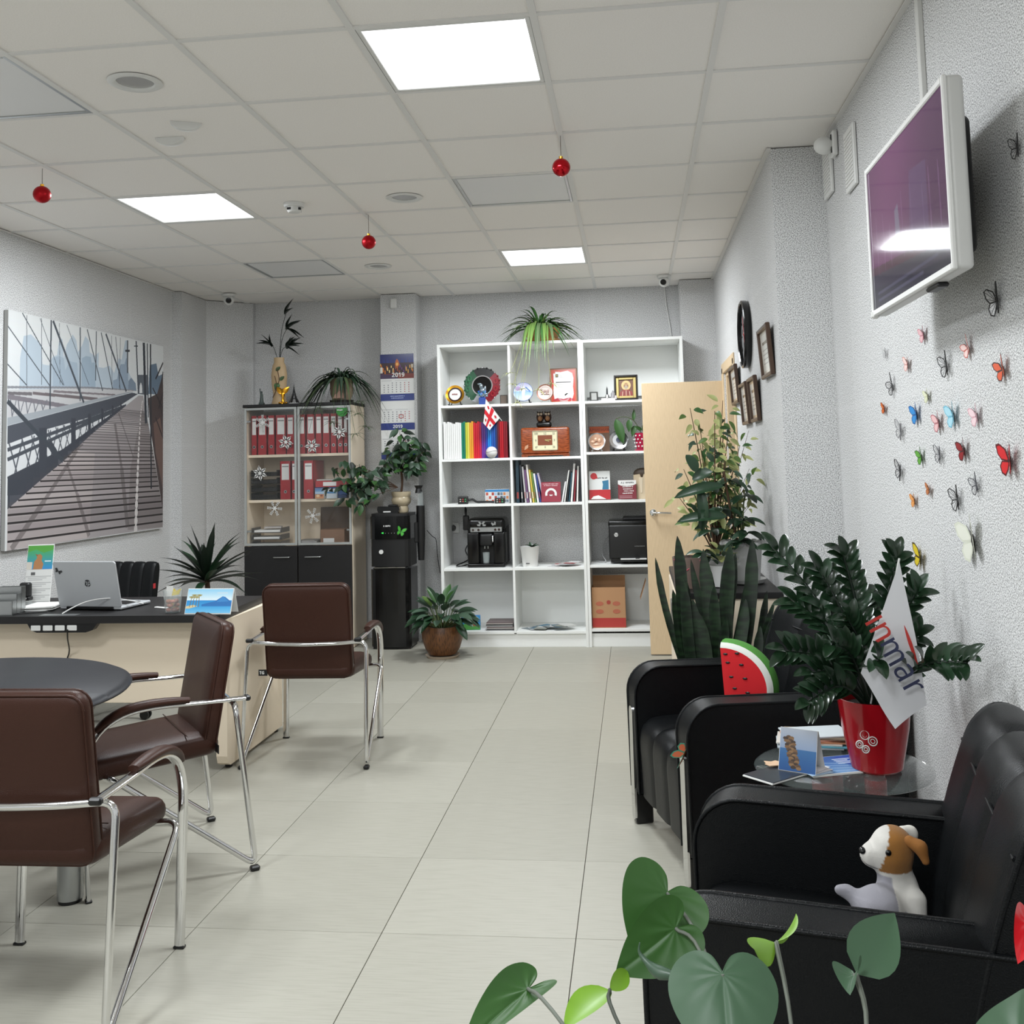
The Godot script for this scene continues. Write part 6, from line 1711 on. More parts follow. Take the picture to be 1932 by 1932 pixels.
	var nb := [
		[Vector3(X, 1.716, -2.897), "e8c8c2", "c0584c", 0.075, 30, "salmon paper butterfly with a pale middle, second row below the television"],
		[Vector3(X, 1.636, -2.646), "d8562a", "3a1a12", 0.085, 20, "orange-red and yellow butterfly near the wall's middle, with black tips"],
		[Vector3(X, 1.596, -3.863), "d0682c", "8a3a1a", 0.06, -10, "small solid orange butterfly low on the wall towards the column"],
		[Vector3(X, 1.559, -3.443), "2f86c8", "1f5a98", 0.095, 10, "bright blue paper butterfly with folded wings"],
		[Vector3(X, 1.524, -3.207), "e2b8b8", "b06a70", 0.085, 12, "pale pink butterfly with a darker pink border beside the pale blue one"],
		[Vector3(X, 1.538, -3.061), "a8d4e2", "6fb2c8", 0.10, 10, "pale turquoise butterfly with a dark body"],
		[Vector3(X, 1.529, -2.862), "ead0d4", "d4a4ae", 0.08, 14, "faint rose butterfly between turquoise and crimson ones"],
		[Vector3(X, 1.438, -2.985), "8a1418", "4a0c0e", 0.085, 12, "dark crimson butterfly with a strong shadow"],
		[Vector3(X, 1.41, -2.64), "d42428", "5a1214", 0.115, 0, "large scarlet butterfly with black tip"],
		[Vector3(X, 1.422, -3.416), "5a9a34", "33661f", 0.075, 16, "green paper butterfly on the wall"],
		[Vector3(X, 1.317, -3.349), "c07a4c", "9a5a34", 0.055, -12, "small tan-orange butterfly above the pale orange one"],
		[Vector3(X, 1.277, -3.527), "dc9a58", "c47c3a", 0.065, 6, "pale orange butterfly near the lowest rows"],
		[Vector3(X, 1.192, -2.956), "dedfd2", "d2d4c4", 0.17, 16, "very large ivory butterfly with one black wing tip"],
		[Vector3(X, 1.093, -3.496), "d8c02c", "4a3c14", 0.11, -14, "yellow butterfly with black edging just above the plant"],
		[Vector3(X, 1.802, -3.313), "e0b4b8", "c07c88", 0.07, 8, "rose butterfly right under the television's corner"],
		[Vector3(X, 1.727, -3.516), "ecd2cc", "d49a92", 0.07, -6, "light peach butterfly beside the rose one"],
		[Vector3(X, 1.609, -3.307), "d6d8bc", "bfc29c", 0.06, 10, "faint olive butterfly in the middle of the swarm"]]
	for q in nb: butterfly_sheet("paper_butterfly", q[5], [Color(q[1]), Color(q[2])], face(q[0], L, q[4]), q[3] * 0.62, 17.0)
	for q in [[Vector3(X, 1.808, -2.656), 0.10, 8, "1c1c1c", "clear butterfly with a bold black wing outline beside the television's shadow"], [Vector3(X, 1.686, -3.097), 0.09, 12, "1c1c1c", "black-striped clear butterfly under the television"], [Vector3(X, 1.672, -3.731), 0.085, 30, "3a3a3c", "slim charcoal-outlined butterfly high near the column"],
			[Vector3(X, 1.511, -3.651), 0.085, -16, "8a8a8c", "grey-outlined clear butterfly below the orange one"], [Vector3(X, 1.427, -3.216), 0.07, -6, "5a5a5e", "small grey-veined butterfly beside the green one"], [Vector3(X, 1.371, -3.688), 0.085, -20, "2c2c2e", "round black-outlined butterfly with trailing antennae"],
			[Vector3(X, 1.345, -2.897), 0.07, 20, "4a4a50", "dark grey veined butterfly below the crimson one"], [Vector3(X, 1.3, -3.068), 0.09, 12, "1c1c1c", "black-striped clear butterfly in the lower swarm"], [Vector3(X, 1.794, -3.803), 0.05, 0, "b8b8b8", "tiny faint grey butterfly highest towards the column"], [Vector3(X, 2.14, -2.46), 0.07, 0, "2a2a2a", "black-outlined butterfly near the television's outer edge"]]:
		outline_butterfly(q[4], Color(q[3]), face(q[0], L, q[2]), q[1] * 0.66, 17.0)
	# one butterfly sits on the far armchair's front
	butterfly_sheet("paper_butterfly", "orange and turquoise butterfly clipped on the armchair's chrome strip", [Color("c0603c"), Color("2f8a72")], face(Vector3(0.142, 0.455, -3.545), Vector3(-0.9, 0.1, 0.45), 150), 0.065, 50.0, "")
	# three-month wall calendar
	t = thing("wall_calendar", "three-part wall calendar with a night city picture and blue bands", "calendar", Vector3(-1.93, 1.555, -8.298))
	var cw := 0.285
	put(bx(Vector3(0, 0.40, 0.002), Vector3(cw, 0.805, 0.003)), "backing", M.paper, t)
	var ci := img(200, 140, Color("1a2a6e"))
	i_fade(ci, 0, 70, Color("16225e"), Color("2a3a86"))
	i_rect(ci, 0, 50, 200, 62, Color("3a2a30"))
	for k in 22: i_rect(ci, (k * 37) % 196, 54 + (k * 13) % 40, 6, 12 + (k * 7) % 16, [Color("e0a84a"), Color("d8782c"), Color("f0d48a"), Color("a84a2c"), Color("6a3a7a")][k % 5])
	for k in 9: i_line(ci, Vector2(10 + k * 22, 26), Vector2(14 + k * 22, 60), 2, Color("3a2430"))
	i_poly(ci, V2([92, 40, 100, 26, 110, 40, 116, 60, 101, 84, 88, 60]), Color("b8602a")); i_disc(ci, Vector2(101, 58), 7, 9, Color("e8b05a"))
	i_rect(ci, 0, 112, 200, 28, Color("7a3a34")); i_poly(ci, V2([0, 112, 90, 118, 110, 140, 0, 140]), Color("4a3a54"))
	i_rect(ci, 0, 74, 14, 34, Color("d8d4cc")); i_rect(ci, 184, 60, 12, 20, Color("c8b8a0"))
	sheet(ci, cw, 0.205, "picture", t, trf(Vector3(0, 0.70, 0.0042)), 0.15)
	words("2019", 0.05, M.paper, t, trf(Vector3(0.01, 0.628, 0.005)), false, true)
	for k in 3:
		var y0 := 0.535 - k * 0.242
		var mi := img(160, 64, Color("dcdcda"))
		i_rect(mi, 4, 4, 50, 3, Color("b8b8b8")); i_rect(mi, 70, 4, 60, 3, Color("c4c4c4"))
		for r in 5:
			for d in 7: if (r * 7 + d + k * 2) % 36 > 1: i_rect(mi, 14 + d * 20, 14 + r * 10, 5, 4, Color("a8585c") if d > 4 else Color("6a6a70"))
		var mb := put(bx(Vector3(0, y0 - 0.003, 0.005), Vector3(cw - 0.005, 0.122, 0.004)), "month_block", M.paper, t)
		sheet(mi, cw - 0.007, 0.118, "month_print", mb, trf(Vector3(0, y0 - 0.003, 0.0074)), 0.5)
		put(bx(Vector3(0, y0 - 0.093, 0.0045), Vector3(cw, 0.056, 0.003)), "blue_band", tint(Color("1c2f78"), 0.35), t)
		if k == 1:
			words("2019", 0.038, M.paper, t, trf(Vector3(0, y0 - 0.093, 0.0065)), false, true)
			var mk := S()
			for s in [-1, 1]:
				box(mk, Vector3(0.03 + s * 0.017, y0 - 0.01, 0.0085), Vector3(0.005, 0.03, 0.002))
				box(mk, Vector3(0.03, y0 - 0.01 + s * 0.013, 0.0085), Vector3(0.034, 0.005, 0.002))
			put(mk, "date_slider", tint(Color("b03a34"), 0.4), t)
		else:
			scribble(t, trf(Vector3(0, y0 - 0.084, 0.0065)), 0.12, 0.008, 2, tint(Color("a8b4dc"), 0.5), 0.016)
	solo(bx(Vector3(-1.95, 2.782, -8.285), Vector3(0.055, 0.085, 0.028), 0.008), "motion_sensor", M.white_plastic, "small white box sensor on the pilaster above the wall calendar", "sensor")
	solo(tube(S(), spline([Vector3(0.30, 2.85, -8.488), Vector3(0.31, 2.7, -8.492), Vector3(0.33, 2.55, -8.492), Vector3(0.345, 2.40, -8.488)], 4), 0.005, 6), "camera_cable", M.white_plastic, "white cable running down the wall from the ceiling camera to the bookcase", "cable")
	# cameras
	for q in [[Vector3(-3.235, CE - 0.001, -7.93), 20.0, "white dome camera under the ceiling above the glazed cabinet"], [Vector3(0.282, CE - 0.001, -7.99), -10.0, "white dome camera under the ceiling above the white bookcases"]]:
		var c := thing("security_camera", q[2], "camera", q[0], q[1], "ceiling security cameras")
		put(lathe(S(), [[0, -0.02], [0.05, -0.02], [0.055, -0.005], [0.055, 0], [0, 0]], 24), "mount", M.white_plastic, c)
		put(ball(S(), Vector3(0, -0.05, 0.012), Vector3(0.042, 0.042, 0.042), 20), "housing", M.white_plastic, c)
		put(lathe(S(), [[0, 0], [0.024, 0], [0.022, 0.014], [0, 0.012]], 18, eul(Vector3(0, -0.058, 0.044), Vector3(90, 0, 0))), "lens", M.gloss_black, c)
	# ceiling fittings
	for q in [[Vector3(-1.772, CE + 0.006, -3.47), "above the walkway, beside two half-dome sensors"], [Vector3(-1.172, CE + 0.006, -5.276), "between the smoke detector and an unlit panel"], [Vector3(-1.774, CE + 0.006, -7.09), "near the cabinet end of the room"]]:
		var d := thing("recessed_downlight", "round unlit recessed ceiling spot " + q[1], "ceiling light", q[0], 0, "round recessed ceiling spots")
		put(lathe(S(), [[0.066, 0.0], [0.090, 0.0], [0.098, -0.004], [0.088, -0.010], [0.070, -0.008], [0.066, 0.0]], 36), "ring", M.white_plastic, d)
		put(lathe(S(), [[0, -0.001], [0.068, -0.001], [0.068, 0.0], [0, 0.0]], 32), "reflector", tint(Color(0.75, 0.75, 0.74), 0.25, 0.5), d)
	for q in [[Vector3(-1.785, CE + 0.0055, -3.93), 205.0, "half-dome white ceiling sensor next to the recessed spot"], [Vector3(-1.935, CE + 0.0055, -4.10), 180.0, "half-dome white ceiling sensor further from the recessed spot"]]:
		var s := thing("ceiling_sensor", q[2], "sensor", q[0], q[1], "half-dome ceiling sensors")
		var dome := []
		for k in 7: dome.append([0.062 * cos(PI / 2 * k / 6.0) if k < 6 else 0.0, -0.034 * sin(PI / 2 * k / 6.0)])
		dome.reverse()
		var st := S()
		for i in 6:
			for k in 14:
				var a0 := PI + PI * k / 14; var a1 := PI + PI * (k + 1) / 14
				var P := func(j: int, a: float) -> Vector3: return Vector3(dome[j][0] * cos(a), dome[j][1], -dome[j][0] * sin(a) * 0.95)
				st.set_smooth_group(1)
				quad(st, P.call(i, a0), P.call(i, a1), P.call(i + 1, a1), P.call(i + 1, a0))
		st.set_smooth_group(-1)
		var cap := [Vector3(-0.062, 0, 0), Vector3(0.062, 0, 0)]
		for i in range(6, -1, -1): cap.append(Vector3(dome[i][0], dome[i][1], 0))
		var fp := PackedVector2Array()
		for i in 7: fp.append(Vector2(-dome[6 - i][0], dome[6 - i][1]))
		for i in 7: if dome[i][0] > 0: fp.append(Vector2(dome[i][0], dome[i][1]))
		prism(st, fp, -0.012, 0.0)
		put(st, "housing", M.white_plastic, s)
		put(ball(S(), Vector3(-0.02, -0.022, 0.028), Vector3.ONE * 0.004, 8), "eye", M.black_plastic, s)
	t = thing("smoke_detector", "round white smoke detector on the ceiling between lit and unlit panels", "smoke detector", Vector3(-1.783, CE + 0.0055, -5.279))
	put(lathe(S(), [[0, -0.022], [0.05, -0.022], [0.056, -0.014], [0.056, 0], [0, 0]], 32), "base", M.white_plastic, t)
	put(lathe(S(), [[0, -0.05], [0.03, -0.05], [0.038, -0.042], [0.038, -0.022], [0, -0.022]], 28), "chamber", M.white_plastic, t)
	for k in 4:
		var a := TAU * k / 4 + 0.5
		put(bx(Vector3(cos(a) * 0.036, -0.034, sin(a) * 0.036), Vector3(0.022, 0.012, 0.012), 0, Transform3D(Basis(Vector3.UP, 0), Vector3.ZERO)), "opening", M.black_plastic, t)
	# red baubles on threads
	for q in [[Vector3(-2.698, CE, -4.394), 2.736, "matt dark red bauble hanging from the ceiling grid towards the bridge picture"], [Vector3(-1.451, CE, -5.585), 2.701, "red bauble hanging from the ceiling grid beyond the smoke detector"], [Vector3(-0.272, CE, -4.382), 2.717, "mirror-bright red bauble hanging above the walkway"]]:
		var b := thing("christmas_bauble", q[2], "bauble", q[0], 0, "red baubles hanging from the ceiling")
		var dy: float = q[1] - CE
		var red := mat("bauble%d" % rng.randi(), Color("b0101c"), 0.12 if q[0].x > -1 else 0.34, 0.75)
		put(ball(S(), Vector3(0, dy, 0), Vector3.ONE * 0.040, 32), "ball", red, b)
		put(lathe(S(), [[0.008, 0.038], [0.009, 0.048], [0, 0.05]], 12, trf(Vector3(0, dy, 0))), "cap", M.gold, b)
		put(rod(S(), Vector3(0, dy + 0.048, 0), Vector3(0, -0.0005, 0), 0.0012, 5), "thread", M.stem_brown, b)

# ---------------------------------------------------------------- the print on the canvas: a plank footbridge towards a hazy skyline
func bridge_print() -> Image:
	var im := img(800, 560, Color("d4d6d6"))
	i_fade(im, 0, 280, Color("d9dbdb"), Color("c9cdd0"))
	i_poly(im, V2([47.8, 180.5, 49.1, 109.7, 62.8, 54.9, 93.2, 47.6, 137.8, 68.1, 142, 115.4, 171.3, 116.5, 187.3, 92.6, 207.3, 86.8, 216.7, 44.2, 230.3, 42.6, 238.2, 91.4, 251.4, 55.6, 279.1, 25.3, 297.4, 38.8, 305.2, 69.3, 326.8, 47.3, 341.2, 21.8, 360.2, 31.6, 364.6, 63.2, 391.5, 70.5, 410.8, 58.4, 411.4, 99, 439.2, 98.6, 471.4, 89.5, 496.4, 108.2, 521, 64, 538.1, 66.6, 559, 8.9, 572.1, 7.4, 577.5, 97.2, 595.4, 113, 622.5, 128.3, 627.2, 147.6, 47.9, 185.8]), Color("b3c0cb"))
	i_poly(im, V2([189, 174.6, 187.4, 96.3, 217.5, 87.7, 238.2, 91.4, 245.7, 121.3, 266.2, 96.4, 302, 96.9, 314.2, 166.3]), Color("a3b2c0"))
	i_poly(im, V2([323.7, 167.6, 325.2, 83, 345.9, 75, 370.1, 74.6, 374.9, 90.2, 391.8, 88.6, 396.8, 162.8]), Color("9aabba"))
	i_poly(im, V2([488.8, 156.7, 490.1, 129.6, 513.3, 123.6, 521.5, 97.7, 534, 79.7, 555.5, 77.7, 564, 59.8, 574.5, 58.8, 579, 150.7]), Color("8f9fb0"))
	i_poly(im, V2([578.2, 152.9, 578.7, 125, 595.4, 113, 622.5, 128.3, 627.2, 149.7]), Color("7b8a9a"))
	i_poly(im, V2([701.6, 153.8, 710.4, 65.9, 754.1, 57.3, 769.3, 94.8, 799.3, 85.5, 799.7, 152.3]), Color("66788a"))
	i_poly(im, V2([634.6, 158, 635.8, 102, 696.3, 97.1, 703.5, 158.1]), Color("5a6068"))
	i_poly(im, V2([645.5, 155.1, 647.1, 133.1, 654.4, 122.5, 661.9, 132.1, 664, 154]), Color("d8dadb"))
	i_poly(im, V2([1.4, 188.8, 362.3, 159.1, 636.3, 149.1, 591.4, 156.4, 3.4, 269.8]), Color("bcbcbe"))
	i_poly(im, V2([1.1, 179.5, 362.3, 155.9, 609.1, 147.5, 609.2, 150.5, 362.4, 160.7, 1.3, 185]), Color("84868c"))
	i_poly(im, V2([1.5, 192.6, 99.5, 187.8, 99.7, 195.7, 1.7, 199.5]), Color("6a666a"))
	i_poly(im, V2([102.6, 186.1, 408.8, 182.6, 405, 190.8, 102.7, 193.3]), Color("6d6467"))
	i_poly(im, V2([192.4, 176.6, 505.5, 166.9, 497.2, 171.6, 192.5, 182.6]), Color("7d767a"))
	i_poly(im, V2([1.7, 200.2, 13.1, 198.8, 264.8, 209.4, 247.6, 219.4, 1.9, 209.9]), Color("78737a"))
	i_line(im, Vector2(13.4, 209.6), Vector2(22.7, 259.1), 4, Color("6e7078"))
	i_line(im, Vector2(36.7, 209.3), Vector2(19.1, 254.5), 3, Color("6e7078"))
	i_line(im, Vector2(43.8, 209.7), Vector2(53.1, 253.1), 4, Color("6e7078"))
	i_line(im, Vector2(67.6, 207.5), Vector2(49.4, 248.8), 3, Color("6e7078"))
	i_line(im, Vector2(74.9, 209.8), Vector2(84.3, 246.9), 4, Color("6e7078"))
	i_line(im, Vector2(99.3, 205.7), Vector2(80.5, 242.9), 3, Color("6e7078"))
	i_line(im, Vector2(106.8, 209.9), Vector2(116.3, 240.5), 4, Color("6e7078"))
	i_line(im, Vector2(131.9, 203.9), Vector2(112.4, 236.9), 3, Color("6e7078"))
	i_line(im, Vector2(139.6, 210), Vector2(149.1, 234), 4, Color("6e7078"))
	i_line(im, Vector2(165.2, 202), Vector2(145.2, 230.7), 3, Color("6e7078"))
	i_poly(im, V2([4.5, 312.7, 168.1, 273.6, 371.2, 237.3, 522.8, 201.9, 565.5, 193, 364.4, 285.8, 236.4, 352.5, 8, 451.1]), Color("d0d2d4"))
	i_poly(im, V2([3, 253.3, 582.6, 155.7, 609.2, 153.9, 3.5, 271.5]), Color("9aa0a6"))
	i_poly(im, V2([3.5, 272.5, 600.3, 157.1, 636.4, 157.9, 522.8, 201.1, 371.2, 237.3, 168.1, 274.7, 4.5, 314.4]), Color("484c55"))
	i_line(im, Vector2(10.2, 311.4), Vector2(65.7, 429.9), 5, Color("53575f"))
	i_line(im, Vector2(62.7, 303.6), Vector2(13.4, 441.8), 5, Color("53575f"))
	i_line(im, Vector2(60.8, 300.4), Vector2(114.5, 407.6), 4.8, Color("53575f"))
	i_line(im, Vector2(111.9, 292.8), Vector2(63.7, 419.5), 4.8, Color("53575f"))
	i_line(im, Vector2(99.8, 292), Vector2(151, 390.8), 4.6, Color("53575f"))
	i_line(im, Vector2(148.7, 284.6), Vector2(102.3, 402.3), 4.6, Color("53575f"))
	i_line(im, Vector2(136, 284.1), Vector2(184.4, 375.3), 4.4, Color("53575f"))
	i_line(im, Vector2(182.4, 277.1), Vector2(138.2, 386.3), 4.4, Color("53575f"))
	i_line(im, Vector2(170.7, 276.6), Vector2(216.2, 360.5), 4.2, Color("53575f"))
	i_line(im, Vector2(214.4, 269.9), Vector2(172.7, 371), 4.2, Color("53575f"))
	i_line(im, Vector2(204.7, 269.2), Vector2(247, 346.1), 4, Color("53575f"))
	i_line(im, Vector2(245.4, 262.9), Vector2(206.4, 356), 4, Color("53575f"))
	i_line(im, Vector2(238.2, 261.9), Vector2(277.1, 332), 3.8, Color("53575f"))
	i_line(im, Vector2(275.7, 256.1), Vector2(239.7, 341.2), 3.8, Color("53575f"))
	i_line(im, Vector2(271.4, 254.7), Vector2(306.8, 318), 3.6, Color("53575f"))
	i_line(im, Vector2(305.5, 249.4), Vector2(272.7, 326.5), 3.6, Color("53575f"))
	i_line(im, Vector2(304.5, 247.5), Vector2(336.1, 304.2), 3.4, Color("53575f"))
	i_line(im, Vector2(335.1, 242.7), Vector2(305.6, 311.9), 3.4, Color("53575f"))
	i_line(im, Vector2(337.6, 240.3), Vector2(365.3, 290.5), 3.2, Color("53575f"))
	i_line(im, Vector2(364.4, 236.1), Vector2(338.5, 297.3), 3.2, Color("53575f"))
	i_line(im, Vector2(370.7, 233.1), Vector2(394.4, 276.8), 3, Color("53575f"))
	i_line(im, Vector2(393.6, 229.5), Vector2(371.5, 282.6), 3, Color("53575f"))
	i_line(im, Vector2(404, 225.9), Vector2(423.4, 263), 2.8, Color("53575f"))
	i_line(im, Vector2(422.8, 222.9), Vector2(404.7, 267.9), 2.8, Color("53575f"))
	i_line(im, Vector2(437.5, 218.6), Vector2(452.4, 249.3), 2.6, Color("53575f"))
	i_line(im, Vector2(451.9, 216.3), Vector2(438, 253), 2.6, Color("53575f"))
	i_line(im, Vector2(471.3, 211.3), Vector2(481.4, 235.5), 2.4, Color("53575f"))
	i_line(im, Vector2(481.1, 209.7), Vector2(471.7, 238.1), 2.4, Color("53575f"))
	i_line(im, Vector2(505.3, 203.9), Vector2(510.6, 221.7), 2.2, Color("53575f"))
	i_line(im, Vector2(510.3, 203.1), Vector2(505.6, 223), 2.2, Color("53575f"))
	i_line(im, Vector2(539.7, 196.4), Vector2(539.8, 207.8), 2, Color("53575f"))
	i_line(im, Vector2(539.7, 196.4), Vector2(539.8, 207.8), 2, Color("53575f"))
	i_line(im, Vector2(4.9, 328.1), Vector2(556.9, 198.5), 9, Color("454a52"))
	i_line(im, Vector2(5.4, 350.4), Vector2(556.9, 199.1), 9, Color("454a52"))
	i_poly(im, V2([8.3, 464.7, 6.4, 389.7, 235.9, 324.4, 364.2, 271.9, 565.5, 191.3, 565.6, 198.9, 364.5, 288.9, 236.5, 357]), Color("3a3e47"))
	i_line(im, Vector2(148.7, 272.4), Vector2(151, 381.4), 34, Color("3c4049"))
	i_line(im, Vector2(286.7, 243.3), Vector2(288.1, 320.1), 22, Color("3c4049"))
	i_line(im, Vector2(365.8, 228.4), Vector2(366.7, 283.7), 15, Color("3c4049"))
	i_line(im, Vector2(432.9, 211.3), Vector2(433.5, 255.9), 11, Color("3c4049"))
	i_line(im, Vector2(489.4, 200.2), Vector2(489.8, 231.3), 9, Color("3c4049"))
	i_line(im, Vector2(535.3, 189.5), Vector2(535.6, 212.6), 7, Color("3c4049"))
	i_line(im, Vector2(175.3, 308.4), Vector2(222.8, 352.5), 22, Color("3c4049"))
	i_poly(im, V2([8.3, 464.7, 236.5, 357, 364.5, 288.9, 574.2, 192.5, 641, 162.8, 668.7, 161.2, 702.3, 242.8, 761.5, 398.4, 801.9, 512.4, 802.2, 557.5, 7.9, 559.6]), Color("a19b9c"))
	i_poly(im, V2([8.3, 464.7, 157.7, 392.3, 306.1, 325.7, 395.7, 332.9, 382.3, 451.5, 368.9, 556.4, 7.9, 559.6]), Color("b3aaa9"))
	i_poly(im, V2([578.3, 551.2, 593.8, 374.5, 664.4, 200.1, 702.3, 242.8, 761.5, 398.4, 801.9, 512.4, 802.2, 557.5]), Color("8b8484"))
	i_line(im, Vector2(10.2, 519.02), Vector2(802.1, 519.02), 32, Color("5a5456"), 0.14)
	i_line(im, Vector2(10.2, 539.5), Vector2(802.1, 539.5), 5.44, Color("2b2728"))
	i_line(im, Vector2(9.7, 498.651), Vector2(802, 498.651), 29.92, Color("5a5456"), 0.18)
	i_line(im, Vector2(9.7, 517.8), Vector2(802, 517.8), 5.0864, Color("2b2728"))
	i_line(im, Vector2(9.1, 479.496), Vector2(796.4, 479.496), 27.9752, Color("5a5456"), 0.18)
	i_line(im, Vector2(9.1, 497.4), Vector2(796.4, 497.4), 4.75578, Color("2b2728"))
	i_line(im, Vector2(8.7, 461.66), Vector2(789.9, 461.66), 26.1568, Color("5a5456"), 0.16)
	i_line(im, Vector2(8.7, 478.4), Vector2(789.9, 478.4), 4.44666, Color("2b2728"))
	i_line(im, Vector2(16.3, 445.348), Vector2(783.3, 445.348), 24.4566, Color("c8bfbe"), 0.11)
	i_line(im, Vector2(16.3, 461), Vector2(783.3, 461), 4.15763, Color("2b2728"))
	i_line(im, Vector2(48.9, 430.965), Vector2(778.3, 430.965), 22.8669, Color("5a5456"), 0.09)
	i_line(im, Vector2(48.9, 445.6), Vector2(778.3, 445.6), 3.88738, Color("2b2728"))
	i_line(im, Vector2(80.2, 417.116), Vector2(773.3, 417.116), 21.3806, Color("5a5456"), 0.09)
	i_line(im, Vector2(80.2, 430.8), Vector2(773.3, 430.8), 3.6347, Color("2b2728"))
	i_line(im, Vector2(110.3, 403.806), Vector2(768.2, 403.806), 19.9908, Color("5a5456"), 0.18)
	i_line(im, Vector2(110.3, 416.6), Vector2(768.2, 416.6), 3.39844, Color("2b2728"))
	i_line(im, Vector2(139.1, 391.037), Vector2(763.2, 391.037), 18.6914, Color("5a5456"), 0.18)
	i_line(im, Vector2(139.1, 403), Vector2(763.2, 403), 3.17755, Color("2b2728"))
	i_line(im, Vector2(166.6, 378.815), Vector2(758, 378.815), 17.4765, Color("5a5456"), 0.11)
	i_line(im, Vector2(166.6, 390), Vector2(758, 390), 2.97101, Color("2b2728"))
	i_line(im, Vector2(193, 367.142), Vector2(753.4, 367.142), 16.3405, Color("5a5456"), 0.11)
	i_line(im, Vector2(193, 377.6), Vector2(753.4, 377.6), 2.77789, Color("2b2728"))
	i_line(im, Vector2(218.1, 355.922), Vector2(748.8, 355.922), 15.2784, Color("c8bfbe"), 0.16)
	i_line(im, Vector2(218.1, 365.7), Vector2(748.8, 365.7), 2.59733, Color("2b2728"))
	i_line(im, Vector2(241.5, 345.257), Vector2(745, 345.257), 14.2853, Color("5a5456"), 0.16)
	i_line(im, Vector2(241.5, 354.4), Vector2(745, 354.4), 2.4285, Color("2b2728"))
	i_line(im, Vector2(261.7, 335.052), Vector2(740.5, 335.052), 13.3568, Color("c8bfbe"), 0.11)
	i_line(im, Vector2(261.7, 343.6), Vector2(740.5, 343.6), 2.27065, Color("2b2728"))
	i_line(im, Vector2(280.9, 325.407), Vector2(736.7, 325.407), 12.4886, Color("5a5456"), 0.18)
	i_line(im, Vector2(280.9, 333.4), Vector2(736.7, 333.4), 2.12306, Color("2b2728"))
	i_line(im, Vector2(299.2, 316.227), Vector2(732.9, 316.227), 11.6768, Color("5a5456"), 0.18)
	i_line(im, Vector2(299.2, 323.7), Vector2(732.9, 323.7), 1.98506, Color("2b2728"))
	i_line(im, Vector2(316.4, 307.513), Vector2(729.9, 307.513), 10.9178, Color("c8bfbe"), 0.11)
	i_line(im, Vector2(316.4, 314.5), Vector2(729.9, 314.5), 1.85603, Color("2b2728"))
	i_line(im, Vector2(332.8, 299.267), Vector2(726.1, 299.267), 10.2082, Color("5a5456"), 0.18)
	i_line(im, Vector2(332.8, 305.8), Vector2(726.1, 305.8), 1.73539, Color("2b2728"))
	i_line(im, Vector2(348.3, 291.391), Vector2(723.1, 291.391), 9.54463, Color("5a5456"), 0.18)
	i_line(im, Vector2(348.3, 297.5), Vector2(723.1, 297.5), 1.62259, Color("2b2728"))
	i_line(im, Vector2(363, 283.988), Vector2(720.1, 283.988), 8.92423, Color("5a5456"), 0.18)
	i_line(im, Vector2(363, 289.7), Vector2(720.1, 289.7), 1.51712, Color("2b2728"))
	i_line(im, Vector2(378.9, 276.96), Vector2(717.1, 276.96), 8.34415, Color("5a5456"), 0.11)
	i_line(im, Vector2(378.9, 282.3), Vector2(717.1, 282.3), 1.41851, Color("2b2728"))
	i_line(im, Vector2(394.1, 270.307), Vector2(714.9, 270.307), 7.80178, Color("c8bfbe"), 0.14)
	i_line(im, Vector2(394.1, 275.3), Vector2(714.9, 275.3), 1.3263, Color("2b2728"))
	i_line(im, Vector2(408.6, 264.031), Vector2(711.9, 264.031), 7.29467, Color("c8bfbe"), 0.16)
	i_line(im, Vector2(408.6, 268.7), Vector2(711.9, 268.7), 1.24009, Color("2b2728"))
	i_line(im, Vector2(422.2, 258.035), Vector2(709.7, 258.035), 6.82051, Color("c8bfbe"), 0.14)
	i_line(im, Vector2(422.2, 262.4), Vector2(709.7, 262.4), 1.15949, Color("2b2728"))
	i_line(im, Vector2(435.1, 252.419), Vector2(707.4, 252.419), 6.37718, Color("c8bfbe"), 0.09)
	i_line(im, Vector2(435.1, 256.5), Vector2(707.4, 256.5), 1.08412, Color("2b2728"))
	i_line(im, Vector2(447.2, 247.084), Vector2(705.2, 247.084), 5.96266, Color("5a5456"), 0.16)
	i_line(im, Vector2(447.2, 250.9), Vector2(705.2, 250.9), 1.01365, Color("2b2728"))
	i_line(im, Vector2(458.7, 242.032), Vector2(703.7, 242.032), 5.57509, Color("c8bfbe"), 0.09)
	i_line(im, Vector2(458.7, 245.6), Vector2(703.7, 245.6), 1, Color("2b2728"))
	i_line(im, Vector2(469.5, 237.364), Vector2(701.4, 237.364), 5.21271, Color("c8bfbe"), 0.11)
	i_line(im, Vector2(469.5, 240.7), Vector2(701.4, 240.7), 1, Color("2b2728"))
	i_line(im, Vector2(479.7, 232.881), Vector2(699.8, 232.881), 4.87388, Color("c8bfbe"), 0.11)
	i_line(im, Vector2(479.7, 236), Vector2(699.8, 236), 1, Color("2b2728"))
	i_line(im, Vector2(489.3, 228.683), Vector2(697.4, 228.683), 4.55708, Color("c8bfbe"), 0.11)
	i_line(im, Vector2(489.3, 231.6), Vector2(697.4, 231.6), 1, Color("2b2728"))
	i_line(im, Vector2(498.3, 224.673), Vector2(695.8, 224.673), 4.26087, Color("5a5456"), 0.09)
	i_line(im, Vector2(498.3, 227.4), Vector2(695.8, 227.4), 1, Color("2b2728"))
	i_line(im, Vector2(506.8, 220.95), Vector2(694.2, 220.95), 3.98391, Color("5a5456"), 0.14)
	i_line(im, Vector2(506.8, 223.5), Vector2(694.2, 223.5), 1, Color("2b2728"))
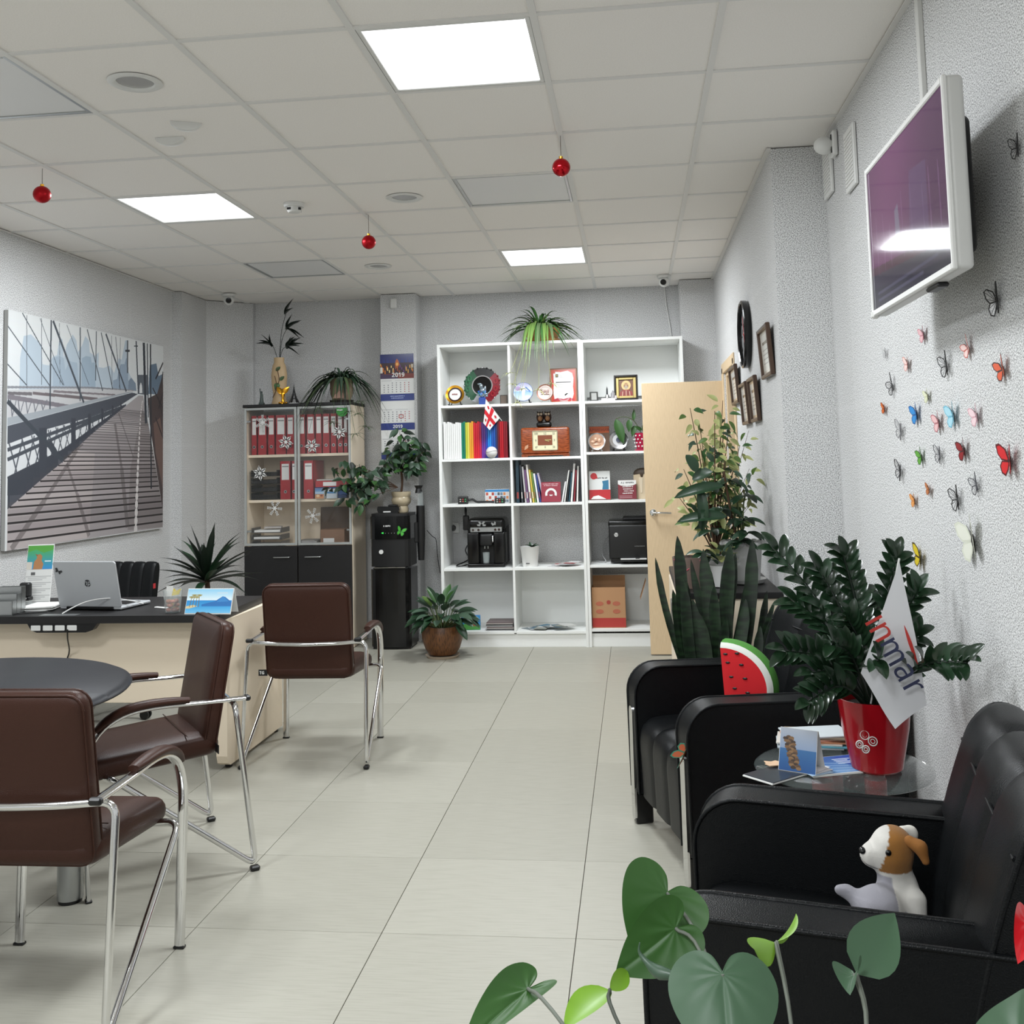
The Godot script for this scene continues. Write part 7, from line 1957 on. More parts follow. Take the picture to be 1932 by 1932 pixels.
	i_line(im, Vector2(514.7, 217.516), Vector2(692.6, 217.516), 3.72496, Color("c8bfbe"), 0.16)
	i_line(im, Vector2(514.7, 219.9), Vector2(692.6, 219.9), 1, Color("2b2728"))
	i_line(im, Vector2(522.2, 214.16), Vector2(691.8, 214.16), 3.5, Color("5a5456"), 0.14)
	i_line(im, Vector2(522.2, 216.4), Vector2(691.8, 216.4), 1, Color("2b2728"))
	i_line(im, Vector2(529.3, 210.96), Vector2(690.2, 210.96), 3.5, Color("c8bfbe"), 0.11)
	i_line(im, Vector2(529.3, 213.2), Vector2(690.2, 213.2), 1, Color("2b2728"))
	i_line(im, Vector2(536.5, 207.66), Vector2(688.6, 207.66), 3.5, Color("5a5456"), 0.16)
	i_line(im, Vector2(536.5, 209.9), Vector2(688.6, 209.9), 1, Color("2b2728"))
	i_line(im, Vector2(24.9, 557.7), Vector2(158.9, 450.4), 16, Color("4a4444"), 0.45)
	i_line(im, Vector2(158.9, 450.4), Vector2(306.1, 325.7), 12, Color("4a4444"), 0.45)
	i_line(im, Vector2(368.8, 552.5), Vector2(308.2, 441), 15, Color("4a4444"), 0.45)
	i_line(im, Vector2(308.2, 441), Vector2(257.2, 360.1), 10, Color("4a4444"), 0.45)
	i_line(im, Vector2(578.2, 542.8), Vector2(541.9, 374), 20, Color("4a4444"), 0.45)
	i_line(im, Vector2(541.9, 374), Vector2(502.4, 249.5), 12, Color("4a4444"), 0.45)
	i_line(im, Vector2(236.4, 352.5), Vector2(335, 309.8), 6, Color("4a4444"), 0.45)
	i_line(im, Vector2(611.2, 344.7), Vector2(523, 219.5), 5, Color("4a4444"), 0.45)
	i_disc(im, Vector2(626.8, 552.4), 10.0, 14.0, Color("cfcac8"))
	i_disc(im, Vector2(628.2, 527.8), 9.5, 13.3, Color("cfcac8"))
	i_disc(im, Vector2(629.7, 503.8), 9.1, 12.6, Color("cfcac8"))
	i_disc(im, Vector2(631.1, 480.5), 8.6, 11.9, Color("cfcac8"))
	i_disc(im, Vector2(632.6, 457.9), 8.2, 11.2, Color("cfcac8"))
	i_disc(im, Vector2(634.1, 435.9), 7.7, 10.6, Color("cfcac8"))
	i_disc(im, Vector2(635.6, 414.7), 7.3, 10.0, Color("cfcac8"))
	i_disc(im, Vector2(637.1, 394.2), 6.9, 9.3, Color("cfcac8"))
	i_disc(im, Vector2(638.6, 374.5), 6.5, 8.7, Color("cfcac8"))
	i_disc(im, Vector2(640.1, 355.5), 6.1, 8.1, Color("cfcac8"))
	i_disc(im, Vector2(641.6, 337.3), 5.7, 7.6, Color("cfcac8"))
	i_disc(im, Vector2(643.2, 319.9), 5.4, 7.0, Color("cfcac8"))
	i_disc(im, Vector2(644.7, 303.2), 5.0, 6.5, Color("cfcac8"))
	i_disc(im, Vector2(646.3, 287.5), 4.7, 6.0, Color("cfcac8"))
	i_disc(im, Vector2(647.9, 272.6), 4.3, 5.5, Color("cfcac8"))
	i_disc(im, Vector2(649.5, 258.6), 4.0, 5.0, Color("cfcac8"))
	i_disc(im, Vector2(651.1, 245.5), 3.7, 4.6, Color("cfcac8"))
	i_disc(im, Vector2(652.7, 233.4), 3.4, 4.2, Color("cfcac8"))
	i_disc(im, Vector2(654.3, 222.2), 3.2, 3.8, Color("cfcac8"))
	i_disc(im, Vector2(655.9, 212.1), 2.9, 3.4, Color("cfcac8"))
	i_disc(im, Vector2(657.6, 203.1), 2.7, 3.1, Color("cfcac8"))
	i_disc(im, Vector2(659.2, 195.3), 2.5, 2.8, Color("cfcac8"))
	i_disc(im, Vector2(660.9, 188.7), 2.3, 2.5, Color("cfcac8"))
	i_disc(im, Vector2(662.6, 183.4), 2.2, 2.3, Color("cfcac8"))
	i_disc(im, Vector2(664.3, 179.7), 2.1, 2.1, Color("cfcac8"))
	i_disc(im, Vector2(666.1, 178.1), 2.0, 2.0, Color("cfcac8"))
	i_poly(im, V2([701.7, 167.2, 759.7, 150.2, 799.3, 83.2, 801.9, 512.4, 746.4, 349, 711.9, 242.4]), Color("4a3f3f"))
	i_poly(im, V2([735.9, 241.6, 780.1, 221.9, 800.6, 285.2, 801.5, 444.5, 751.2, 331.1]), Color("6b5650"))
	i_line(im, Vector2(749.6, 105.5), Vector2(799.1, 50.9), 6, Color("2f2b2e"))
	i_line(im, Vector2(730.2, 134), Vector2(800, 193.6), 5, Color("2f2b2e"))
	i_line(im, Vector2(769.9, 195.1), Vector2(799.7, 143.1), 6, Color("2f2b2e"))
	i_line(im, Vector2(750.4, 223.1), Vector2(800.6, 285.2), 5, Color("2f2b2e"))
	i_line(im, Vector2(784.5, 130.3), Vector2(799.3, 78.6), 6, Color("2f2b2e"))
	i_line(im, Vector2(764.7, 159), Vector2(800.2, 221.1), 5, Color("2f2b2e"))
	i_line(im, Vector2(671.9, 2.7), Vector2(688.1, 243.2), 14, Color("353a42"))
	i_line(im, Vector2(693.6, 2.5), Vector2(702.2, 225), 6, Color("3c424a"))
	i_line(im, Vector2(714.7, 2.4), Vector2(723, 437.7), 8, Color("2f3339"))
	i_line(im, Vector2(55.5, 0.4), Vector2(236.1, 160.1), 3, Color("4a5058"))
	i_line(im, Vector2(-2.4, 38.2), Vector2(175.6, 166.2), 3, Color("4a5058"))
	i_line(im, Vector2(-0.1, 128.4), Vector2(78.9, 173), 3, Color("4a5058"))
	i_line(im, Vector2(178.8, 1), Vector2(177.5, 225.4), 6, Color("4a5058"))
	i_line(im, Vector2(187.4, 1.7), Vector2(336.8, 200.2), 8, Color("4a5058"))
	i_line(im, Vector2(130, 3.5), Vector2(240.9, 161.6), 2, Color("4a5058"))
	i_line(im, Vector2(73.7, 3.2), Vector2(77.8, 178.5), 2, Color("4a5058"))
	i_line(im, Vector2(136.4, 1.9), Vector2(140, 166.9), 2, Color("4a5058"))
	i_line(im, Vector2(315.7, 2), Vector2(318.4, 197.2), 5, Color("4a5058"))
	i_line(im, Vector2(350.7, 2.7), Vector2(433.7, 162.4), 4, Color("4a5058"))
	i_line(im, Vector2(398.2, 2.1), Vector2(395.7, 136.7), 4, Color("4a5058"))
	i_line(im, Vector2(423.4, 2.3), Vector2(488.7, 154.6), 4, Color("4a5058"))
	i_line(im, Vector2(449, 2.8), Vector2(566.8, 155.8), 7, Color("4a5058"))
	i_line(im, Vector2(480.1, 4.5), Vector2(485.4, 150.7), 2, Color("4a5058"))
	i_line(im, Vector2(503.4, 4.7), Vector2(530.6, 151.8), 3, Color("4a5058"))
	i_line(im, Vector2(623.9, 2.8), Vector2(638.1, 144.7), 7, Color("4a5058"))
	i_line(im, Vector2(572.1, 7.4), Vector2(573.2, 101.9), 7, Color("4a5058"))
	i_line(im, Vector2(530.5, 3.6), Vector2(526.3, 147.9), 2, Color("4a5058"))
	i_line(im, Vector2(250.4, 3.7), Vector2(362.2, 151.1), 2, Color("4a5058"))
	i_line(im, Vector2(215.9, 4.4), Vector2(222.4, 161.1), 1.5, Color("4a5058"))
	i_line(im, Vector2(2, 214.7), Vector2(239.9, 354.4), 12, Color("3c424a"))
	i_line(im, Vector2(559.4, 38.9), Vector2(585.7, 36.1), 6, Color("3a3e45"))
	i_line(im, Vector2(612.3, 19.4), Vector2(635, 16.9), 3, Color("3a3e45"))
	return im

# ---------------------------------------------------------------- plants
var rest := []   # what drooping leaves lie on: [height, front edge z, x from, x to], in the plant's own axes

func strap(parent: Node, p: Vector3, dir: Vector3, length: float, width: float, droop: float, m: Material, n := 9, called := "leaf") -> void:   # an arching ribbon leaf
	var mid := []
	var wid := []
	for i in n + 1:
		var u := float(i) / n
		var q := p + dir * length * u - Vector3(0, droop * length * u * u, 0)
		if rest and q.y < rest[0] + 0.004 and q.z < rest[1] + 0.012 and q.x > rest[2] and q.x < rest[3]:
			if q.z > rest[1] - 0.03: q.z = rest[1] + 0.016
			else: q.y = rest[0] + 0.004
		mid.append(q)
		wid.append(width * (0.55 + 0.6 * sin(PI * minf(u * 1.1 + 0.1, 1.0))) * (1.0 if u < 0.7 else maxf(0.04, (1.0 - u) / 0.3)))
	var side := dir.cross(Vector3.UP)
	if side.length() < 0.1: side = Vector3.RIGHT
	put(strip(S(), mid, wid, side.cross(dir).normalized() + Vector3(0, 0.4, 0), 0.22), called, m, parent)

func spider(t: Node3D, o: Vector3, n: int, l0: float, l1: float, width: float, ms: Array, droop0 := 0.5, droop1 := 1.5, flat := Vector3.ONE) -> void:
	for k in n:
		var a := k * 2.39996 + rng.randf_range(-0.3, 0.3)
		var el := rng.randf_range(0.25, 1.25)
		var d := Vector3(cos(a) * cos(el), sin(el), sin(a) * cos(el)) * flat
		if d.z < 0.0: d.z *= 0.3
		d = d.normalized()
		strap(t, o + Vector3(d.x, 0, d.z) * 0.02, d, rng.randf_range(l0, l1), width * rng.randf_range(0.8, 1.25), rng.randf_range(droop0, droop1), ms[k % ms.size()])

func runner_shoot(t: Node3D, a: Vector3, b: Vector3, m: Material, n := 7, l := 0.09) -> void:   # a thin trailing stem that ends in a plantlet
	put(tube(S(), spline([a, a.lerp(b, 0.35) + Vector3(0, 0.03, 0.03), a.lerp(b, 0.75), b], 4), 0.0016, 5), "runner", m, t)
	for k in n:
		var an := TAU * k / n
		strap(t, b, Vector3(cos(an), rng.randf_range(-0.2, 0.7), sin(an)).normalized(), l * rng.randf_range(0.7, 1.1), 0.008, 0.6, m, 5, "plantlet_leaf")

func pot(t: Node3D, r0: float, r1: float, h: float, m: Material, lip := 0.008, segs := 32) -> void:
	put(lathe(S(), [[0, 0], [r0, 0], [r1, h - lip * 1.6], [r1 + lip * 0.6, h - lip], [r1 + lip * 0.6, h], [r1 - 0.006, h], [r0 - 0.006, 0.012], [0, 0.012]], segs), "pot", m, t)
	put(lathe(S(), [[0, h - 0.03], [lerpf(r0, r1, 0.85) - 0.004, h - 0.03], [0, h - 0.025]], 20), "soil", M.soil, t)

func saucer(t: Node3D, r: float, m: Material) -> void:
	put(lathe(S(), [[0, -0.012], [r * 0.9, -0.012], [r, 0.008], [r - 0.006, 0.008], [r * 0.86, -0.006], [0, -0.006]], 36), "saucer", m, t)

func twig_tree(t: Node3D, o: Vector3, tips: Array, per: int, kind: int, ms: Array, ll: float, lw: float, stem: Material, spread := 0.1, hang := 0.4, thick := 0.006) -> void:   # branches from o to each tip, leaves along their outer half
	for tip in tips:
		var mid: Vector3 = o.lerp(tip, 0.5) + Vector3(0, 0.06 * (tip - o).length(), 0)
		var path := spline([o, mid, tip], 5)
		var rr := []
		for i in path.size(): rr.append(lerpf(thick, thick * 0.3, float(i) / (path.size() - 1)))
		put(tube(S(), path, rr, 6), "branch", stem, t)
		for k in per:
			var u := 0.45 + 0.55 * (k + 0.5) / per
			var i := u * (path.size() - 1)
			var p: Vector3 = path[int(i)].lerp(path[mini(int(i) + 1, path.size() - 1)], i - int(i))
			var d := Vector3(rng.randf_range(-1, 1), rng.randf_range(-0.5, 0.6) - hang, rng.randf_range(-1, 1)).normalized()
			var q := p + Vector3(d.x, absf(d.y) * 0.2, d.z) * spread * rng.randf_range(0.1, 1.0)
			put(leaf_mesh(kind), "leaf", ms[(k * 7 + int(tip.x * 100)) % ms.size()], t, lay_leaf(q, d, Vector3(rng.randf_range(-0.4, 0.4), 0.6, 0.8), ll * rng.randf_range(0.75, 1.2), lw * rng.randf_range(0.8, 1.15)))

func plants() -> void:
	# spider plant on the bookcase
	var t := thing("spider_plant", "green spider plant in a tan bowl with hanging plantlets on the white bookcase", "potted plant", Vector3(-0.696, 2.404, -8.15))
	put(lathe(S(), [[0, 0], [0.11, 0], [0.135, 0.04], [0.142, 0.095], [0.134, 0.095], [0.12, 0.03], [0, 0.012]], 36), "pot", M.terracotta, t)
	saucer(t, 0.14, M.terracotta)
	put(lathe(S(), [[0, 0.08], [0.13, 0.08], [0, 0.085]], 20), "soil", M.soil, t)
	rest = [-0.012, 0.122, -2.0, 2.0]
	spider(t, Vector3(-0.02, 0.09, 0.02), 64, 0.26, 0.46, 0.022, [M.leaf_mid, M.leaf_light, M.leaf_spider, M.leaf_mid], 0.45, 1.1, Vector3(1.3, 1, 0.8))
	for q in [[-0.13, -0.22], [-0.09, -0.28], [-0.03, -0.2], [0.03, -0.17], [0.08, -0.1], [-0.16, -0.12], [-0.01, -0.27], [0.13, -0.12], [-0.11, -0.1], [-0.06, -0.34], [0.05, -0.25], [0.0, -0.12]]:
		var e := Vector3(q[0] * 1.15, q[1], 0.16)
		strap(t, Vector3(q[0] * 0.4, 0.09, 0.06), Vector3(q[0] * 1.2, 0.5, 0.75).normalized(), 0.30 + absf(q[1]) * 0.72, 0.025, 1.2, [M.leaf_spider, M.leaf_light, M.leaf_mid][absi(int(q[1] * 100)) % 3], 11)
	for q in [Vector3(-0.23, -0.36, 0.17), Vector3(-0.16, -0.40, 0.165), Vector3(-0.03, -0.41, 0.16), Vector3(0.075, -0.36, 0.17), Vector3(-0.26, -0.27, 0.17), Vector3(-0.2, -0.5, 0.165)]: runner_shoot(t, Vector3(q.x * 0.3, 0.09, 0.135), q, M.leaf_pale)
	# spider plant on the binder cabinet
	t = thing("spider_plant", "dark drooping spider plant in a clay pot on the binder cabinet", "potted plant", Vector3(-2.366, 1.969, -8.16))
	put(lathe(S(), [[0, 0], [0.07, 0], [0.092, 0.06], [0.096, 0.17], [0.088, 0.185], [0.08, 0.185], [0.084, 0.06], [0, 0.012]], 32), "pot", tint(Color("8c7a66"), 0.5), t)
	saucer(t, 0.10, tint(Color("3a3430"), 0.5))
	put(prism(S(), V2([-0.05, 0.02, 0.05, 0.02, 0.04, 0.06, 0.01, 0.08, -0.03, 0.05]), 0.088, 0.093), "painted_patch", tint(Color("b08a78"), 0.5), t)
	rest = [-0.01, 0.135, -2.0, 0.085]
	spider(t, Vector3(0, 0.17, 0), 84, 0.28, 0.46, 0.019, [M.leaf_deep, M.leaf_spider, M.leaf_dark, M.leaf_grey], 0.8, 1.7, Vector3(1.25, 1, 0.8))
	for q in [Vector3(0.18, -0.12, 0.14), Vector3(0.24, -0.22, 0.10), Vector3(0.10, -0.10, 0.16), Vector3(-0.14, -0.06, 0.16), Vector3(0.16, -0.28, 0.15), Vector3(-0.02, -0.18, 0.17), Vector3(0.2, -0.02, 0.13)]: runner_shoot(t, Vector3(q.x * 0.4, 0.18, 0.10), q + Vector3(0, 0, 0.03), M.leaf_spider, 8, 0.11)
	rest = []
	# vase with bamboo twigs
	t = thing("carved_vase", "tall cream carved vase with dark bamboo twigs on the binder cabinet", "vase", Vector3(-2.91, 1.958, -8.2))
	put(lathe(S(), [[0, 0], [0.068, 0], [0.055, 0.05], [0.05, 0.09], [0.062, 0.16], [0.068, 0.25], [0.055, 0.33], [0.042, 0.355], [0.044, 0.395], [0.036, 0.395], [0.036, 0.35], [0, 0.34]], 28, Transform3D(), Vector2(1, 0.8)), "vase", tint(Color("cdb088"), 0.45), t)
	for q in [[-0.02, 0.13, 0.05], [0.025, 0.2, 0.05], [-0.01, 0.28, 0.045]]: put(leaf_mesh(0), "carved_leaf", tint(Color("3f5a34"), 0.5), t, lay_leaf(Vector3(q[0], q[1], q[2] + 0.006), Vector3(0.5, 0.5, 0), Vector3(0, 0, 1), 0.05, 0.03))
	for q in [[0.0, 0.2, 0.03, 0.3], [-0.02, 0.14, 0.0, 0.24]]: put(tube(S(), spline([Vector3(q[0] - 0.02, q[1] - 0.08, 0.05), Vector3(q[0] + 0.02, q[1], 0.062), Vector3(q[0], q[3], 0.052)], 4), 0.003, 5), "carved_stem", tint(Color("5a3a24"), 0.5), t)
	put(ball(S(), Vector3(-0.002, 0.16, 0.05), Vector3(0.026, 0.022, 0.012), 14), "painted_fruit", tint(Color("4f7a4a"), 0.5), t)
	for q in [[Vector3(0.07, 0.64, 0.0), 7], [Vector3(0.09, 0.48, 0.03), 8], [Vector3(-0.06, 0.50, 0.0), 6], [Vector3(0.06, 0.76, 0.0), 2]]:
		put(tube(S(), spline([Vector3(0, 0.34, 0), (q[0] as Vector3) * 0.5 + Vector3(-0.01, 0.22, 0), q[0]], 4), 0.0025, 5), "twig", M.leaf_dark, t)
		for k in q[1]:
			var a := rng.randf_range(-1.3, 1.5)
			put(leaf_mesh(4), "bamboo_leaf", M.leaf_dark, t, lay_leaf(q[0] - Vector3(0, 0.002 * k, 0), Vector3(cos(a) * (1 if q[0].x > 0 else -1), sin(a) * 0.7, rng.randf_range(-0.5, 0.6)), Vector3(0, 0.5, 1), rng.randf_range(0.10, 0.17), 0.013))
	# ficus in a cream ribbed pot on the water cooler
	t = thing("small_leaf_ficus", "bushy ficus in a cream ribbed pot standing on the water cooler", "potted plant", Vector3(-1.878, 1.0565, -8.15))
	put(lathe(S(), [[0, 0], [0.055, 0], [0.06, 0.02], [0.052, 0.05], [0.075, 0.075], [0.08, 0.1], [0.07, 0.122], [0.078, 0.14], [0.078, 0.165], [0.07, 0.165], [0.06, 0.13], [0, 0.12]], 32), "pot", tint(Color("b5a78c"), 0.25), t)
	put(lathe(S(), [[0, 0.15], [0.07, 0.15], [0, 0.155]], 20), "soil", M.soil, t)
	put(tube(S(), spline([Vector3(0, 0.15, 0), Vector3(0.01, 0.25, 0), Vector3(0.0, 0.36, 0.0)], 4), 0.009, 8), "trunk", M.stem_brown, t)
	var fm := [M.leaf_deep, M.leaf_deep, M.leaf_grey, M.leaf_dark, M.leaf_mid]
	twig_tree(t, Vector3(0, 0.33, 0), [Vector3(0.0, 0.68, 0.02), Vector3(0.09, 0.6, 0.03), Vector3(0.18, 0.56, 0.0), Vector3(0.12, 0.46, 0.06), Vector3(-0.05, 0.52, 0.06), Vector3(0.16, 0.4, 0.05), Vector3(0.04, 0.56, 0.09), Vector3(-0.1, 0.42, 0.07), Vector3(0.2, 0.48, 0.04), Vector3(-0.13, 0.36, 0.06), Vector3(0.12, 0.33, 0.08)], 14, 1, fm, 0.085, 0.045, M.stem_brown, 0.06, 0.5, 0.0035)
	twig_tree(t, Vector3(-0.02, 0.2, 0.02), [Vector3(-0.50, 0.37, 0.25), Vector3(-0.41, 0.42, 0.25), Vector3(-0.33, 0.36, 0.24), Vector3(-0.45, 0.22, 0.26), Vector3(-0.34, 0.18, 0.25), Vector3(-0.53, 0.2, 0.26), Vector3(-0.24, 0.26, 0.2), Vector3(-0.4, 0.28, 0.28), Vector3(-0.28, 0.06, 0.24), Vector3(-0.43, 0.1, 0.26)], 13, 1, fm, 0.085, 0.045, M.stem_brown, 0.065, 0.5, 0.0025)
	# leafy plant in the round brown pot on the floor
	t = thing("peace_lily", "leafy green plant in a round wood-brown pot on the floor by the bookcase", "potted plant", Vector3(-1.468, 0.018, -7.66))
	var bp := mat("brown_pot", Color(0.46, 0.30, 0.16), 0.4)
	bp.albedo_texture = M.clock_wood.albedo_texture
	tri(bp, Vector3(9, 2, 9), false)
	put(lathe(S(), [[0, 0.008], [0.10, 0.008], [0.13, 0.05], [0.152, 0.12], [0.154, 0.17], [0.14, 0.215], [0.128, 0.215], [0.142, 0.165], [0.12, 0.05], [0, 0.03]], 40), "pot", bp, t)
	put(lathe(S(), [[0, -0.018], [0.11, -0.018], [0.13, 0.004], [0.124, 0.004], [0.105, -0.01], [0, -0.01]], 40), "saucer", tint(Color("c9b8a4"), 0.6), t)
	put(lathe(S(), [[0, 0.19], [0.135, 0.19], [0, 0.195]], 20), "soil", M.soil, t)
	for k in 66:
		var a := k * 2.39996
		var f := sqrt((k + 0.5) / 66.0)
		var el := lerpf(1.3, -0.35, f)
		var d := Vector3(cos(a) * cos(el) + rng.randf_range(-0.3, 0.3), sin(el) + rng.randf_range(-0.25, 0.25), sin(a) * cos(el) + rng.randf_range(-0.3, 0.3)).normalized()
		var base := Vector3(0, 0.2, 0) + Vector3(d.x, 0.0, d.z) * 0.10 * f + Vector3(0, 0.13 * (1.0 - f * 0.5) + d.y * 0.07, 0) + Vector3(d.x, 0, d.z) * 0.07
		put(rod(S(), Vector3(d.x * 0.03, 0.19, d.z * 0.03), base, 0.0025, 5), "petiole", M.stem_green, t)
		var m: Material = M.leaf_light if k == 9 else M.leaf_mid if k < 6 and k % 2 == 0 else fm[k % 3]
		put(leaf_mesh(0), "leaf", m, t, lay_leaf(base, d + Vector3(0, -0.15 if k > 12 else 0.35, 0), Vector3(-d.x * 0.3, 1, -d.z * 0.3 + 0.3), rng.randf_range(0.10, 0.16), rng.randf_range(0.05, 0.078)))
	for q in [[0.14, 0.27, 0.05, 0.9, -0.2, 0.2, 0.17]]: put(leaf_mesh(0), "leaf", M.leaf_deep, t, lay_leaf(Vector3(q[0], q[1], q[2]), Vector3(q[3], q[4], q[5]), Vector3.UP, q[6], 0.06))
	# strap-leaved plant behind the desk
	t = thing("dragon_tree", "dark strap-leaved plant in a floor pot behind the desk", "potted plant", Vector3(-2.908, 0, -6.75))
	pot(t, 0.13, 0.17, 0.34, tint(Color("4a3a30"), 0.6))
	put(tube(S(), [Vector3(0, 0.31, 0), Vector3(0.01, 0.55, 0), Vector3(-0.01, 0.72, 0)], 0.018, 8), "trunk", M.stem_brown, t)
	for k in 34:
		var a := k * 2.39996
		var el := lerpf(1.45, 0.1, pow((k + 0.5) / 34.0, 0.8))
		var d := Vector3(cos(a) * cos(el) * 1.15, sin(el), sin(a) * cos(el)).normalized()
		strap(t, Vector3(-0.01 + d.x * 0.02, 0.66 + 0.06 * sin(el), d.z * 0.02), d, rng.randf_range(0.32, 0.50), 0.046, rng.randf_range(0.1, 0.45), M.leaf_dark if k % 4 else M.leaf_deep)
	# snake plant before the low cabinet
	t = thing("snake_plant", "tall banded snake plant in a dark pot beyond the far armchair", "potted plant", Vector3(0.33, 0, -4.82))
	pot(t, 0.12, 0.155, 0.30, tint(Color("2d2a28"), 0.5))
	var sk := mat("snake_leaf", Color.WHITE, 0.42)
	sk.albedo_texture = noise_tex(0.022, [[0.0, Color(0.04, 0.08, 0.045)], [0.42, Color(0.07, 0.13, 0.07)], [0.58, Color(0.10, 0.175, 0.10)], [1.0, Color(0.13, 0.21, 0.12)]], 61, 256)
	tri(sk, Vector3(1.2, 5.0, 1.2), false)
	for q in [[-0.10, 0.04, 1.08, 0.085, -0.03], [-0.015, 0.06, 1.02, 0.09, 0.0], [0.05, 0.07, 1.04, 0.095, 0.02], [0.115, 0.05, 1.06, 0.085, 0.05], [-0.06, 0.09, 0.80, 0.06, -0.02], [0.02, 0.10, 0.86, 0.075, -0.01], [-0.12, 0.0, 0.98, 0.045, -0.10], [-0.02, 0.0, 0.97, 0.05, -0.05], [0.08, 0.02, 0.90, 0.06, 0.06], [0.13, -0.03, 0.82, 0.05, 0.10], [-0.07, -0.05, 0.92, 0.06, -0.05], [0.04, -0.06, 0.96, 0.06, 0.03], [0.16, 0.04, 0.7, 0.04, 0.07], [0.18, 0.02, 0.78, 0.045, 0.06], [-0.12, 0.09, 0.5, 0.05, -0.12], [-0.085, 0.1, 0.9, 0.07, -0.04], [-0.04, 0.12, 0.74, 0.075, -0.01], [0.035, 0.12, 0.72, 0.07, 0.01], [0.085, 0.1, 0.8, 0.075, 0.03], [0.0, 0.02, 0.93, 0.07, 0.01], [-0.1, 0.06, 0.84, 0.06, -0.06], [0.06, 0.02, 1.0, 0.06, 0.03], [0.12, 0.1, 0.68, 0.06, 0.06]]:
		var top := Vector3(q[0] * 1.25 + q[4], q[2], q[1] * 0.8)
		var low := Vector3(q[0] * 0.75, 0.27, q[1] * 0.8)
		var mid := []
		var wid := []
		for i in 12:
			var u := 1.0 - pow(1.0 - i / 11.0, 1.4)
			mid.append(low.lerp(top, u) + Vector3(0.012 * sin(u * 5.0 + q[0] * 40), 0, 0.01 * sin(u * 4.0)))
			wid.append(q[3] * 0.68 * (0.85 + 0.2 * sin(PI * minf(u * 0.9, 1.0))) * (1.0 if u < 0.84 else maxf(0.05, pow((1.0 - u) / 0.16, 0.55))))
		put(strip(S(), mid, wid, Vector3(0.3 * sin(q[0] * 50), 0.0, 1), 0.16), "leaf", sk, t)
	put(leaf_mesh(0), "fallen_leaf", M.leaf_dark, t, lay_leaf(Vector3(-0.17, 0.3, 0.05), Vector3(-0.5, 0.8, 0.1), Vector3(0, 0, 1), 0.09, 0.03))
	# plants on the low cabinet
	t = thing("umbrella_plant", "umbrella plant with rubbery leaves in a frilled white pot on the low cabinet", "potted plant", Vector3(0.538, 0.812, -5.371))
	var wpm := tint(Color(0.80, 0.80, 0.79), 0.35)
	put(lathe(S(), [[0, 0], [0.078, 0], [0.092, 0.15], [0.102, 0.19], [0.092, 0.19], [0.085, 0.15], [0, 0.02]], 36), "pot", wpm, t)
	saucer(t, 0.11, wpm)
	for k in 14:
		var a := TAU * k / 14
		put(ball(S(), Vector3(cos(a) * 0.1, 0.185, sin(a) * 0.1), Vector3(0.02, 0.016, 0.02), 8), "frill", wpm, t)
	put(lathe(S(), [[0, 0.15], [0.085, 0.15], [0, 0.155]], 20), "soil", M.soil, t)
	for q in [[Vector3(0.0, 0.3, 0.06), 7], [Vector3(-0.1, 0.36, 0.05), 7], [Vector3(0.015, 0.24, 0.08), 7], [Vector3(-0.16, 0.25, 0.06), 6], [Vector3(-0.06, 0.5, 0.03), 7], [Vector3(0.02, 0.42, 0.0), 6], [Vector3(-0.15, 0.48, 0.04), 6], [Vector3(-0.2, 0.14, 0.08), 6], [Vector3(-0.02, 0.2, 0.1), 7]]:
		put(tube(S(), spline([Vector3(0, 0.15, 0), (q[0] as Vector3) * Vector3(0.4, 0.7, 0.4) + Vector3(0, 0.06, 0), q[0]], 4), 0.004, 6), "stalk", M.stem_green, t)
		for k in q[1]:
			var a: float = TAU * k / q[1] + rng.randf() * 0.4
			put(leaf_mesh(2), "leaf", [M.leaf_deep, M.leaf_dark, M.leaf_deep, M.leaf_grey][k % 4], t, lay_leaf(q[0], Vector3(cos(a), -0.25 + rng.randf_range(-0.3, 0.2), sin(a)), Vector3(0, 1, 0.4), rng.randf_range(0.085, 0.115), 0.042))
	for q in [[Vector3(0.421, 1.298, -5), Vector3(0.185, 1.245, -5)], [Vector3(0.432, 1.152, -5), Vector3(0.194, 1.131, -5)], [Vector3(0.296, 1.369, -5), Vector3(0.249, 1.452, -5)], [Vector3(0.373, 1.367, -5), Vector3(0.277, 1.331, -5.05)], [Vector3(0.31, 1.086, -5), Vector3(0.304, 1.313, -5)]]:
		put(leaf_mesh(2), "rubber_leaf", M.leaf_deep, t, Transform3D(Basis(), -t.position) * lay_leaf(q[0], q[1] - q[0], Vector3(0.2, 0.5, 1), (q[1] - q[0]).length(), 0.055))
	put(tube(S(), spline([Vector3(-0.02, 0.15, 0), Vector3(-0.06, 0.35, 0.05), Vector3(-0.09, 0.55, 0.1)], 4), 0.006, 6), "stalk", M.stem_brown, t)
	t = thing("variegated_ficus", "tall airy ficus with pale variegated leaves on the low cabinet", "potted plant", Vector3(0.405, 0.812, -5.476))
	put(lathe(S(), [[0, 0], [0.07, 0], [0.082, 0.12], [0.076, 0.12], [0.06, 0.02], [0, 0.02]], 32), "pot", wpm, t)
	saucer(t, 0.09, wpm)
	put(lathe(S(), [[0, 0.105], [0.072, 0.105], [0, 0.11]], 20), "soil", M.soil, t)
	var vm := [M.leaf_pale, M.leaf_pale, M.leaf_light, M.leaf_grey, M.leaf_mid, M.leaf_pale]
	var tips := []
	for k in 22:
		var a := k * 2.39996
		tips.append(Vector3(0.02 + cos(a) * rng.randf_range(0.03, 0.2), 0.3 + 0.62 * (k / 21.0), sin(a) * rng.randf_range(0.03, 0.15)))
